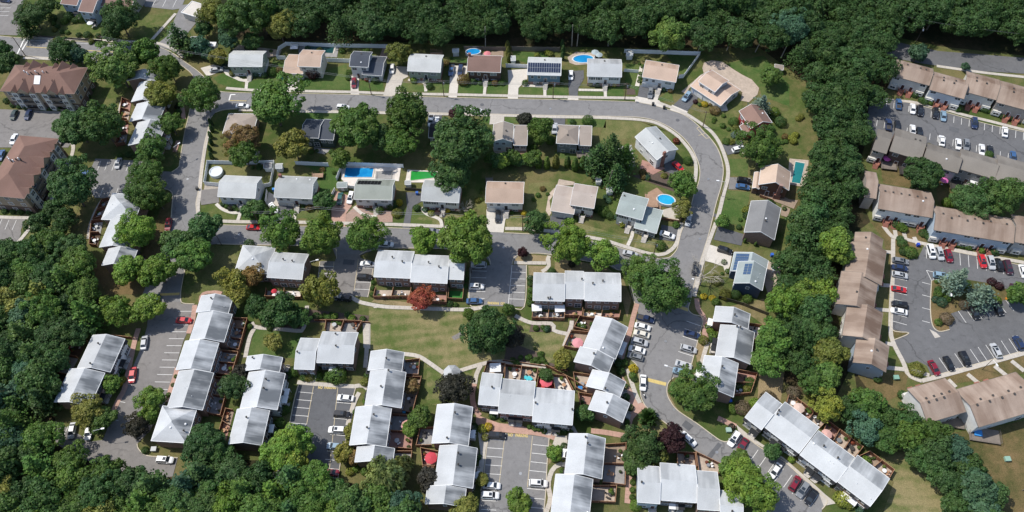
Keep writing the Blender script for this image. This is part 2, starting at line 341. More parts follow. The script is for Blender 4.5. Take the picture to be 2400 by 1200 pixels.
# ------------------------------------------------------------------ buildings
UNIT = {}
def unit(key, fn, *mats):
    if key not in UNIT:
        mb = MB(); fn(mb); UNIT[key] = mb.mesh(key[0] if isinstance(key, tuple) else key, *mats)
    return UNIT[key]
SIDE = {'F': 0, 'R': pi/2, 'B': pi, 'L': -pi/2}
class Block:
    def __init__(s, x0, x1, y0, y1, h, rise, ridge, oh=.35):
        s.x0, s.x1, s.y0, s.y1, s.h, s.rise, s.ridge, s.oh = x0, x1, y0, y1, h, rise, ridge, oh
    def wallpt(s, side, u, out=0):
        o = s.oh; X0, X1, Y0, Y1 = s.x0+o, s.x1-o, s.y0+o, s.y1-o
        if side == 'F': return (X0+(X1-X0)*u, Y0-out)
        if side == 'B': return (X1+(X0-X1)*u, Y1+out)
        if side == 'R': return (X1+out, Y0+(Y1-Y0)*u)
        return (X0-out, Y1+(Y0-Y1)*u)
    def width(s, side): return (s.x1-s.x0 if side in 'FB' else s.y1-s.y0)-2*s.oh
    def slope(s, side, u, v, lift=0):
        """point on a roof slope: u along the eave as seen from outside, v from eave to ridge"""
        xm, ym = (s.x0+s.x1)/2, (s.y0+s.y1)/2; z = s.h+s.rise*v+lift
        if side == 'F': return Vector((s.x0+(s.x1-s.x0)*u, s.y0+(ym-s.y0)*v, z))
        if side == 'B': return Vector((s.x1+(s.x0-s.x1)*u, s.y1+(ym-s.y1)*v, z))
        if side == 'R': return Vector((s.x1+(xm-s.x1)*v, s.y0+(s.y1-s.y0)*u, z))
        return Vector((s.x0+(xm-s.x0)*v, s.y1+(s.y0-s.y1)*u, z))
def build_block(T, b, wall, roof, base=None, base_h=1.35, trim='trim_white'):
    x0, x1, y0, y1, h, R = b.x0, b.x1, b.y0, b.y1, b.h, b.rise; th = .2; xm, ym = (x0+x1)/2, (y0+y1)/2; oh = b.oh
    rf = MB(); wl = MB(); tr = MB(); X0, X1, Y0, Y1 = x0+oh, x1-oh, y0+oh, y1-oh
    if b.ridge in 'fs':
        if b.ridge == 'f': P = lambda a, c, z: (a, c, z); A0, A1, C0, C1, cm = x0, x1, y0, y1, ym; ia0, ia1, ic0, ic1 = X0, X1, Y0, Y1
        else: P = lambda a, c, z: (c, a, z); A0, A1, C0, C1, cm = y0, y1, x0, x1, xm; ia0, ia1, ic0, ic1 = Y0, Y1, X0, X1
        fl = b.ridge == 's'
        def fc(f): return f[::-1] if fl else f
        prof = [(C0, h), (cm, h+R), (C1, h), (C1, h-th), (cm, h+R-th), (C0, h-th)]
        vs = [P(A0, c, z) for c, z in prof]+[P(A1, c, z) for c, z in prof]
        rf.add(vs, [fc(f) for f in ((0,6,7,1),(1,7,8,2),(3,9,10,4),(4,10,11,5))], 0)
        rf.add(vs, [fc(f) for f in ((2,8,9,3),(5,11,6,0),(0,1,4,5),(1,2,3,4),(11,10,7,6),(10,9,8,7))], 1)
        k = R/(cm-C0); e = oh
        wp = [(ic0, -.05), (ic1, -.05), (ic1, h+k*e-th-.02), (cm, h+R-th-.02), (ic0, h+k*e-th-.02)]
        vs = [P(ia0, c, z) for c, z in wp]+[P(ia1, c, z) for c, z in wp]
        wl.add(vs, [fc(f) for f in ((0,1,2,3,4),(9,8,7,6,5),(0,5,6,1),(1,6,7,2),(2,7,8,3),(3,8,9,4),(4,9,5,0))])
        # gutters along the eaves and boards up the gables, standing just proud of the roof slab
        w = .1
        def beam(p, q, cx, cz):
            tr.add([P(*(p[i]+d for i, d in enumerate((0, a, c)))) for a, c in ((0,0),(cx,0),(cx,cz),(0,cz))]+[P(*(q[i]+d for i, d in enumerate((0, a, c)))) for a, c in ((0,0),(cx,0),(cx,cz),(0,cz))],
                   [(0,1,2,3),(7,6,5,4),(0,4,5,1),(1,5,6,2),(2,6,7,3),(3,7,4,0)])
        beam((A0-.02, C0-w, h-th-.01), (A1+.02, C0-w, h-th-.01), w-.003, th+.03)
        beam((A0-.02, C1+.003, h-th-.01), (A1+.02, C1+.003, h-th-.01), w-.003, th+.03)
        for aa, bb in ((A0-.07, A0+.03), (A1-.03, A1+.07)):
            for cA in (C0, C1):
                v = [P(a, c, z) for a in (aa, bb) for c, z in ((cA, h-th-.02), (cA, h+.035), (cm, h+R+.035), (cm, h+R-th-.02))]
                tr.add(v, [(0,1,2,3),(7,6,5,4),(0,4,5,1),(1,5,6,2),(2,6,7,3),(3,7,4,0)])
    elif b.ridge == 'h':
        wx, wy = x1-x0, y1-y0
        if wx > wy: ra, rb = (x0+wy/2, ym), (x1-wy/2, ym)
        else: ra, rb = (xm, y0+wx/2), (xm, y1-wx/2)
        q = [(x0,y0,h),(x1,y0,h),(x1,y1,h),(x0,y1,h),(*ra,h+R),(*rb,h+R)]
        rf.add(q, [(0,1,5,4),(1,2,5),(2,3,4,5),(3,0,4)] if wx > wy else [(0,1,4),(1,2,5,4),(2,3,5),(3,0,4,5)], 0)
        rf.add([(x0,y0,h-.004),(x1,y0,h-.004),(x1,y1,h-.004),(x0,y1,h-.004)], [(3,2,1,0)], 1)
        wl.box(X0, X1, Y0, Y1, -.05, h-.03)
        for (a0, a1, c0, c1) in ((x0-.1,x1+.1,y0-.1,y0+.02),(x0-.1,x1+.1,y1-.02,y1+.1),(x0-.1,x0+.02,y0+.023,y1-.023),(x1-.02,x1+.1,y0+.023,y1-.023)): tr.box(a0, a1, c0, c1, h-.2, h+.02)
    else:
        rf.box(x0, x1, y0, y1, h-th, h, 0); wl.box(X0, X1, Y0, Y1, -.05, h-th-.01)
        for (a0, a1, c0, c1) in ((x0-.1,x1+.1,y0-.1,y0+.12),(x0-.1,x1+.1,y1-.12,y1+.1),(x0-.1,x0+.12,y0+.123,y1-.123),(x1-.12,x1+.1,y0+.123,y1-.123)): tr.box(a0, a1, c0, c1, h-.22, h+.15)
    link('wall', wl.mesh('wall', M[wall]), T); ro = link('roof', rf.mesh('roof', M[roof], M[trim]), T); link('gutter', tr.mesh('gutter', M[trim]), T)
    if base:
        mb = MB(); mb.box(X0-.06, X1+.06, Y0-.06, Y1+.06, -.04, base_h); link('brick_base', mb.mesh('brick_base', M[base]), T)
    return ro
def window(T, b, side, u, z, w=1.1, h=1.2, shutter=None, pane='glass_dark', out=0.0):
    w, h = round(w, 1), round(h, 1)
    def fr(mb):
        e = .1
        mb.box(-w/2-e, w/2+e, -.09, .05, -e, 0); mb.box(-w/2-e, w/2+e, -.09, .05, h, h+e)
        mb.box(-w/2-e, -w/2, -.088, .05, 0, h); mb.box(w/2, w/2+e, -.088, .05, 0, h)
        if w > 1.5: mb.box(-.03, .03, -.075, .02, .003, h-.003)
        if h > .9: mb.box(-w/2+.003, w/2-.003, -.07, .02, h/2-.03, h/2+.03)
    def pn(mb): mb.box(-w/2+.002, w/2-.002, -.045, .03, .002, h-.002)
    x, y = b.wallpt(side, u, out)
    f = link('window', unit(('window', w, h), fr, M['trim_white']), T, (x, y, z), SIDE[side])
    link('pane', unit(('pane', w, h, pane), pn, M[pane]), f)
    if shutter:
        def sh(mb): mb.box(-.2, .2, -.06, .03, 0, h)
        for s in (-1, 1):
            link('shutter', unit(('shutter', h, shutter), sh, M[shutter]), f, (s*(w/2+.34), 0, 0))
    return f
def door(T, b, side, u, z=.0, w=1.0, h=2.1, mat='door_dark', steps=0, smat='steps', canopy=False, out=0.0):
    x, y = b.wallpt(side, u, out)
    def fr(mb):
        e = .1; mb.box(-w/2-e, -w/2, -.11, .05, 0, h); mb.box(w/2, w/2+e, -.11, .05, 0, h); mb.box(-w/2-e, w/2+e, -.11, .05, h, h+e); mb.box(-w/2, w/2, -.05, .04, 0, h, 1)
    d = link('door', unit(('door', w, h, mat), fr, M['trim_white'], M[mat]), T, (x, y, z+.01), SIDE[side])
    if steps:
        def st(mb):
            n = steps; mb.box(-.95, .95, -1.35, -.12, -z-.03, -.02)
            for k in range(1, n): mb.box(-.8, .8, -1.35-.3*k, -1.35-.3*(k-1)-.002, -z-.03, -.02-(z)*k/n)
            mb.box(-1.02, -.955, -1.35, -.12, 0, .9); mb.box(.955, 1.02, -1.35, -.12, 0, .9)
        link('steps', unit(('steps', steps, z, smat), st, M[smat]), T, (x, y, z+.012), SIDE[side])
    if canopy:
        def cn(mb): mb.box(-1.2, 1.2, -1.6, -.12, 2.35, 2.5); mb.tube((-1.1,-1.5,0),(-1.1,-1.5,2.349),.05,.05); mb.tube((1.1,-1.5,0),(1.1,-1.5,2.349),.05,.05)
        link('porch_canopy', unit(('porch_canopy', canopy), cn, M[canopy]), T, (x, y, z), SIDE[side])
    return d
def garage(T, b, side, u, w=2.5, h=2.1, out=0.0):
    def fr(mb):
        mb.box(-w/2, w/2, -.05, .03, 0, h, 0); mb.box(-w/2-.12, -w/2-.002, -.1, .03, 0, h); mb.box(w/2+.002, w/2+.12, -.1, .03, 0, h); mb.box(-w/2-.12, w/2+.12, -.1, .03, h+.002, h+.14)
        for k in range(1, 4): mb.box(-w/2+.05, w/2-.05, -.062, -.051, h*k/4-.02, h*k/4+.02)
    x, y = b.wallpt(side, u, out); link('garage_door', unit(('garage_door', w), fr, M['garage_white']), T, (x, y, .01), SIDE[side])
def facade(T, b, side, preset, seed=0, base=None):
    rnd = random.Random(seed); w = b.width(side); h = b.h
    if preset == 'bi' or preset == 'big' or preset == 'bis':
        sh = 'shutter_black' if preset == 'bis' else None
        for u, ww in ((.13, 1.0), (.34, 1.0), (.8, 2.2)): window(T, b, side, u, h-1.95, ww, 1.1, sh, 'glass_dark' if ww < 2 else 'glass_pale')
        door(T, b, side, .545, 1.25, 1.0, 2.1, rnd.choice(['door_dark', 'glass_dark', 'shutter_black']), 6, out=.07)
        if preset == 'big':
            garage(T, b, side, .12, out=.065); garage(T, b, side, .36, out=.065)
        else: window(T, b, side, .25, .6, 1.7, .6, out=.065)
        window(T, b, side, .8, .6, 1.7, .6, out=.065)
    elif preset in ('tr', 'tf', 'tfs', 'tfw'):
        n = max(1, round(w/5.6)); sh = 'shutter_black' if preset == 'tfs' else None
        for k in range(n):
            m = -1 if k % 2 else 1
            uu = lambda d: (k+.5+m*d)/n
            window(T, b, side, uu(-.25), h-1.85, 1.1, 1.0, sh); window(T, b, side, uu(.25), h-1.85, 1.1, 1.0, sh)
            if preset == 'tr':
                window(T, b, side, uu(.24), .25, 1.8, 1.95, None, rnd.choice(['glass_dark', 'glass_pale'])); window(T, b, side, uu(-.22), 1.25, 1.0, .8)
            else:
                window(T, b, side, uu(-.22), .9, 1.8, 1.3, sh)
                door(T, b, side, uu(.3), .3, 1.0, 2.1, rnd.choice(['door_dark', 'shutter_black', 'trim_white']), 2, canopy=rnd.choice([False, 'trim_white', 'shutter_black']))
        if preset == 'tfs':
            for k in range(n+1):
                def ms(mb): mb.add([(-.65,-.85,h-1.25),(.65,-.85,h-1.25),(.65,-.02,h-1.25),(-.65,-.02,h-1.25),(-.55,-.62,h-.12),(.55,-.62,h-.12),(.55,-.02,h-.1),(-.55,-.02,h-.1)], [(3,2,1,0),(4,5,6,7),(0,1,5,4),(1,2,6,5),(2,3,7,6),(3,0,4,7)])
                x, y = b.wallpt(side, min(.97, max(.03, k/n))); link('mansard', unit(('mansard', round(h, 2)), ms, M['roof_black']), T, (x, y, 0), SIDE[side])
    elif preset == 'tan':
        n = max(1, round(w/6.2))
        for k in range(n):
            m = -1 if k % 2 else 1
            uu = lambda d: (k+.5+m*d)/n
            window(T, b, side, uu(-.25), h-1.5, 1.7, .9)
            # projecting lower bay with a window
            x, y = b.wallpt(side, uu(-.27))
            def bay(mb): mb.box(-1.35, 1.35, -.7, .02, .5, 2.6)
            bo = link('bay', unit(('bay',), bay, M['w_tanwall']), T, (x, y, 0), SIDE[side])
            window(T, b, side, uu(-.27), 1.1, 1.7, .9, out=.7)
            door(T, b, side, uu(.26), 1.0, 1.0, 2.1, 'door_dark', 5, 'brick_step')
    elif preset == 'apt':
        n = max(2, round(w/4.2))
        for k in range(n):
            for z in (.9, 3.7, 6.4):
                window(T, b, side, (k+.5)/n, z, 1.5, 1.3)
    elif preset == 'two':
        for u in (.2, .75): window(T, b, side, u, h-2.0, 1.6, 1.1)
        if h > 4.5: window(T, b, side, .7, .9, 2.0, 1.2); door(T, b, side, .35, .1)
    elif preset == 'back':
        for u in (.2, .55): window(T, b, side, u, h-1.8, 1.2, 1.0)
        window(T, b, side, .8, .25, 1.8, 2.0); 
        if h > 4.5: window(T, b, side, .3, .8, 1.2, 1.0)
    elif preset == 'gab':
        if w > 4: window(T, b, side, .5, h-1.7, .9, 1.1)
    elif preset == 'low': 
        window(T, b, side, .3, .9, 1.6, 1.3); window(T, b, side, .75, .9, 1.6, 1.3)
    elif preset == 'gar': garage(T, b, side, .3, 2.6, out=.065); garage(T, b, side, .72, 2.6, out=.065)
def vent(T, b, side, u, v, kind='flue'):
    p = b.slope(side, u, v)
    if kind == 'flue':
        def fn(mb): mb.tube((0,0,-.3),(0,0,.75),.16,.16,8); mb.lathe([(.3,.752),(.3,.8),(.05,.98)],8)
        link('chimney', unit(('flue',), fn, M['metal_dark']), T, p)
    elif kind == 'box':
        def fn(mb): mb.box(-.2,.2,-.2,.2,-.15,.28); mb.box(-.28,.28,-.28,.28,.283,.33)
        link('roof_vent', unit(('roof_vent',), fn, M['metal_dark']), T, p)
    elif kind == 'white':
        def fn(mb): mb.lathe([(.32,-.1),(.32,.14),(.16,.3)],10)
        link('skylight', unit(('skylight',), fn, M['metal_white']), T, p)
    elif kind == 'pipe':
        def fn(mb): mb.tube((0,0,-.2),(0,0,.4),.07,.07,6)
        link('vent_pipe', unit(('vent_pipe',), fn, M['metal_white']), T, p)
    elif kind == 'stack':
        def fn(mb): mb.box(-.45,.45,-.35,.35,-1.2,1.3); mb.box(-.52,.52,-.42,.42,1.303,1.42)
        link('chimney', unit(('stack',), fn, M['brick_red']), T, p)
def solar(T, b, side, rows, cols, u0, u1, v0, v1, mat='solar'):
    p00, p10, p01 = b.slope(side, u0, v0), b.slope(side, u1, v0), b.slope(side, u0, v1)
    ex = (p10-p00); ey = (p01-p00); cw, ch = ex.length/cols, ey.length/rows; ex.normalize(); ey.normalize(); ez = ex.cross(ey)
    mb = MB(); g = .06; mb.box(g, cw-g, g, ch-g, .06, .1, 1, 0)
    me = mb.mesh('solar_panel', M[mat], M['metal_white'])
    mt = Matrix((ex, ey, ez)).transposed().to_4x4()
    for r in range(rows):
        for c in range(cols):
            o = link('solar_panel', me, T); o.matrix_local = Matrix.Translation(p00+ex*cw*c+ey*ch*r) @ mt
LAND = []
TH = {}
def building(name, label, cat_, specs, land=None, group=None):
    """specs: dicts q (eave corners FL FR BR BL in the photo), h, rise, ridge, wall, roof, base, sides"""
    q0 = gp(specs[0]['q'], specs[0]['h']); v = (q0[1]-q0[0])+(q0[2]-q0[3]); ang = atan2(v.y, v.x)
    c = sum(q0, Vector())/4; c.z = 0
    T = thing(name, label, cat_, c, ang, group)
    R = Matrix.Rotation(-ang, 3, 'Z'); blocks = []
    for i, sp in enumerate(specs):
        L = [R @ (p-c) for p in gp(sp['q'], sp['h'])]
        x0, x1 = (L[0].x+L[3].x)/2, (L[1].x+L[2].x)/2; y0, y1 = (L[0].y+L[1].y)/2, (L[2].y+L[3].y)/2
        b = Block(x0+.0013*i, x1-.0017*i, y0, y1, sp['h']+.0031*i, sp.get('rise', 1.8), sp.get('ridge', 'f'), sp.get('oh', .35)); blocks.append(b)
        if sp.get('ext'): b.y1 += sp['ext']
        if sp.get('extx'): b.x1 += sp['extx']
        build_block(T, b, sp.get('wall', 'w_white'), sp.get('roof', 'roof_white'), sp.get('base'), sp.get('bh', 1.35), sp.get('trim', 'trim_white'))
        for side, ps in sp.get('sides', {}).items(): facade(T, b, side, ps, hash((i, len(label))) % 99)
        for vv in sp.get('vents', ()): vent(T, b, *vv)
    if land:
        a = pts(specs[0]['q']); LAND.append((sum(p[0] for p in a)/4, sum(p[1] for p in a)/4, land))
        for sp in specs[1:]:
            a = pts(sp['q']); LAND.append((sum(p[0] for p in a)/4, sum(p[1] for p in a)/4, land))
    T['blocks'] = len(blocks); return T, blocks

# ------------------------------------------------------------------ fences
def panel_mesh(kind):
    def fn(mb):
        if kind == 'vinyl':
            mb.box(0, 1, -.02, .02, .08, 1.0); mb.box(0, 1, -.035, .035, 1.003, 1.06); mb.box(0, 1, -.035, .035, .02, .077)
        elif kind == 'brown':
            for k in range(7): mb.box(k/7+.004, (k+1)/7-.004, -.012-(k % 2)*.01, .012, .02, .985+.012*(k % 2))
            mb.box(0, 1, -.05, .05, 1.002, 1.04, 1)
        elif kind == 'rail':
            mb.box(0, 1, -.03, .03, .92, 1.0); mb.box(0, 1, -.03, .03, .4, .48)
            for k in range(6): mb.box((k+.4)/6, (k+.6)/6, -.02, .02, .05, .919)
        else:
            for k in range(7): mb.box(k/7+.004, (k+1)/7-.004, -.012-(k % 2)*.01, .012, .02, .985+.012*(k % 2))
            mb.box(0, 1, -.04, .04, 1.002, 1.04)
    mats = {'vinyl': ('vinyl', 'vinyl'), 'brown': ('wood_fence', 'wood_top'), 'rail': ('deck_wood', 'deck_wood'), 'grey': ('wood_grey', 'wood_grey'), 'white': ('trim_white',)*2, 'dark': ('metal_dark',)*2}[kind]
    return unit(('panel', kind), fn, *[M[m] for m in mats])
def post_mesh(kind):
    def fn(mb): mb.box(-.06, .06, -.06, .06, 0, 1.08); mb.box(-.08, .08, -.08, .08, 1.083, 1.12)
    mat = {'vinyl': 'vinyl', 'brown': 'wood_top', 'rail': 'deck_wood', 'grey': 'wood_grey', 'white': 'trim_white', 'dark': 'metal_dark'}[kind]
    return unit(('post', kind), fn, M[mat])
def fence(lines, label, kind='vinyl', h=1.8, step=2.4, group=None, name='fence', base=0):
    runs = [gp(s) if isinstance(s, str) else s for s in lines]
    o = runs[0][0]; T = thing(name, label, 'fence', (o.x, o.y, base), 0, group)
    pm, qm = panel_mesh(kind), post_mesh(kind); seen = set()
    for P in runs:
        for a, b in zip(P, P[1:]):
            L = (b-a).length
            if L < .3: continue
            n = max(1, round(L/step)); ang = atan2(b.y-a.y, b.x-a.x)
            for k in range(n):
                p = a.lerp(b, k/n)+(b-a).normalized()*.065; o1 = link('panel', pm, T, (p.x-o.x, p.y-o.y, 0), ang); o1.scale = (L/n-.13, 1, h)
            for k in range(n+1):
                p = a.lerp(b, k/n); key = (round(p.x*2), round(p.y*2))
                if key in seen: continue
                seen.add(key); o1 = link('post', qm, T, (p.x-o.x, p.y-o.y, 0), ang); o1.scale = (1, 1, h)
    return T

# ------------------------------------------------------------------ cars
def car_mesh(kind):
    """parts of one car, nose towards +X, wheels on z=0"""
    D = dict(sedan=(4.8, 1.84, .95, 1.45, (-1.75, -1.05, .55, 1.45)), suv=(4.75, 1.92, 1.05, 1.75, (-2.2, -1.95, .6, 1.35)), wagon=(4.8, 1.85, .97, 1.52, (-2.15, -1.75, .6, 1.45)),
             van=(5.0, 1.95, 1.05, 1.8, (-2.38, -2.15, 1.05, 1.85)), pickup=(5.4, 1.95, 1.05, 1.8, (-.55, -.4, .75, 1.4)), sports=(4.5, 1.85, .85, 1.27, (-1.9, -.85, .2, 1.15)))[kind]
    L, Wd, belt, H, (b0, b1, f1, f2_) = D; w = Wd/2; x0, x1 = -L/2, L/2
    mb = MB()
    # lower body: rings of 8 points along x
    st = [(x0, .82, .38, belt-.16), (x0+.12, .95, .3, belt-.03), (x0+.7, 1, .22, belt), (b0, 1, .2, belt), (f2_, 1, .2, belt), (f2_+(x1-f2_)*.55, .99, .22, belt-.06), (x1-.22, .92, .26, belt-.16), (x1, .74, .36, belt-.3)]
    rings = []
    for x, k, zb, zt in st:
        ww = w*k; m = (zb+zt)/2+.05
        rings.append([(x,-ww*.86,zb),(x,-ww,zb+.16),(x,-ww,m),(x,-ww*.9,zt),(x,ww*.9,zt),(x,ww,m),(x,ww,zb+.16),(x,ww*.86,zb)])
    o = [v for r in rings for v in r]; n = 8
    fs = [(i*n+j, i*n+(j+1) % n, (i+1)*n+(j+1) % n, (i+1)*n+j) for i in range(len(rings)-1) for j in range(n)]
    fs = [f[::-1] for f in fs]
    mb.add(o, fs+[tuple(range(n)), tuple(range((len(rings)-1)*n, len(rings)*n))[::-1]])
    if kind == 'pickup':
        mb.box(x0+.25, -.75, -w*.78, w*.78, belt+.002, belt+.01, 1)
    cw0, cw1 = w*.9, w*.72
    zb = belt-.03
    cab = [(b0,-cw0,zb),(f2_,-cw0,zb),(f2_,cw0,zb),(b0,cw0,zb),(b1,-cw1,H),(f1,-cw1,H),(f1,cw1,H),(b1,cw1,H)]
    mb.add(cab, [(4,5,6,7),(0,1,5,4),(1,2,6,5),(2,3,7,6),(3,0,4,7)])
    parts = {'body': mb.mesh('body', M['car_paint'], M['metal_dark'])}
    V = [Vector(c) for c in cab]
    def plate(name, a, b, c, d, inset, mat):
        n_ = (b-a).cross(d-a).normalized(); m2 = MB(); ctr = (a+b+c+d)/4
        q = [ctr+(p-ctr)*inset+n_*.012 for p in (a, b, c, d)]; q2 = [p-n_*.03 for p in q]
        m2.add(q+q2, [(0,1,2,3),(0,4,5,1),(1,5,6,2),(2,6,7,3),(3,7,4,0)]); return m2.mesh(name, M[mat])
    parts['windshield'] = plate('windshield', V[1], V[2], V[6], V[5], .9, 'car_glass')
    parts['rear_window'] = plate('rear_window', V[3], V[0], V[4], V[7], .86, 'car_glass')
    sw = [plate('side_window', V[0], V[1], V[5], V[4], .84, 'car_glass'), plate('side_window', V[2], V[3], V[7], V[6], .84, 'car_glass')]
    if kind in ('suv', 'van', 'wagon'):
        m2 = MB(); m2.box(-.3, .5, -.42, .42, H+.004, H+.03); parts['sunroof'] = m2.mesh('sunroof', M['car_glass'])
    def wheel(mb):
        mb.lathe([(.2,-.11),(.33,-.11),(.35,-.05),(.35,.05),(.33,.11),(.2,.11)], 12); 
    wm = MB(); wheel(wm); wm.v = [(x, z, y) for x, y, z in wm.v]
    r2 = MB(); r2.lathe([(.2,-.115),(.2,.115)], 10); r2.v = [(x, z, y) for x, y, z in r2.v]
    parts['_sides'] = sw; parts['_wheel'] = wm.mesh('wheel', M['tyre']); parts['_rim'] = r2.mesh('rim', M['rim'])
    parts['_wp'] = [(L*.3, -w+.1), (L*.3, w-.1), (-L*.29, -w+.1), (-L*.29, w-.1)]
    hl = MB(); hl.box(-.06, .03, -.18, .18, -.07, .07); parts['_hl'] = hl.mesh('headlight', M['lamp_clear']); tl = MB(); tl.box(-.03, .05, -.16, .16, -.09, .09); parts['_tl'] = tl.mesh('taillight', M['lamp_red'])
    parts['_lp'] = (x1-.1, x0+.06, w*.62, belt-.28, belt-.22)
    mr = MB(); mr.box(-.08, .08, -.1, .1, -.06, .08); parts['_mr'] = mr.mesh('mirror', M['car_paint']); parts['_mp'] = (f2_-.35, w+.04, belt+.08)
    return parts
CARS = {}
PAINT = dict(white=(.78,.78,.77), cream=(.66,.63,.55), silver=(.46,.47,.48), grey=(.2,.21,.22), black=(.012,.012,.014), navy=(.02,.035,.09), blue=(.045,.11,.24), lightblue=(.22,.33,.42), red=(.5,.02,.025), darkred=(.2,.012,.025), green=(.03,.11,.1), maroon=(.06,.02,.03), darkgreen=(.02,.04,.03))
PNAME = dict(lightblue='pale blue', darkred='dark red', navy='navy blue', darkgreen='very dark green', grey='dark grey', green='dark teal green')
TNAME = dict(sedan='saloon', suv='off-roader', wagon='estate car', van='minivan', pickup='pickup truck', sports='sports car')
PROTO = {}
NCAR = [0]
def car(px, py, ang, kind, color, label, group=None):
    h = .7; a = G(px, py, h); e = G(px+4*cos(radians(ang)), py+4*sin(radians(ang)), h)-a; rz = atan2(e.y, e.x)
    nm = 'motorcycle' if kind == 'moto' else {'pickup': 'pickup_truck', 'van': 'minivan'}.get(kind, 'parked_car')
    if kind not in PROTO:
        p = CARS.setdefault(kind, car_mesh(kind)); T = thing(nm, label, 'car', (a.x, a.y, .1), rz, group); ch = []
        for k in ('body', 'windshield', 'rear_window', 'sunroof'):
            if k in p: ch.append(link(k, p[k], T))
        for s in p['_sides']: ch.append(link('side_window', s, T))
        sub = []
        for x, y in p['_wp']:
            wo = link('wheel', p['_wheel'], T, (x, y, .35)); ch.append(wo); sub.append(link('rim', p['_rim'], wo))
        lx, tx, ly, lz, tz = p['_lp']
        for s in (-1, 1):
            ch.append(link('headlight', p['_hl'], T, (lx, s*ly, lz))); ch.append(link('taillight', p['_tl'], T, (tx, s*ly, tz)))
            mx, my, mz = p['_mp']; ch.append(link('mirror', p['_mr'], T, (mx, s*my, mz)))
        reg(ch); reg(sub); PROTO[kind] = T
    else:
        T = copy_tree(PROTO[kind]); T.location = (a.x, a.y, .1); T.rotation_euler = (0, 0, rz); T['label'] = label
        if 'group' in T: del T['group']
        if group: T['group'] = group
    NCAR[0] += 1; k = .97+.06*random.random(); T.scale = (k*1.02, k*1.02, k)
    c = PAINT[color]
    for o in T.children_recursive if False else []: pass
    RECOLOR.append((T, c)); T['category'] = {'pickup': 'pickup', 'van': 'minivan'}.get(kind, 'car'); return T
RECOLOR = []
ORD = ['first', 'second', 'third', 'fourth', 'fifth', 'sixth', 'seventh', 'eighth', 'ninth', 'tenth', 'eleventh', 'twelfth']
def carrow(phrase, frm, ang, s, group):
    for i, t in enumerate(s.split()):
        xy, kind, col = t.split('/')[:3]; aa = float(t.split('/')[3]) if t.count('/') == 3 else ang
        x, y = map(float, xy.split(','))
        car(x, y, aa+(180 if (i*7+int(x)) % 3 == 0 else 0)+random.uniform(-2, 2), kind, col, f"{PNAME.get(col, col)} {TNAME[kind]}, {ORD[i]} from the {frm} {phrase}", group)
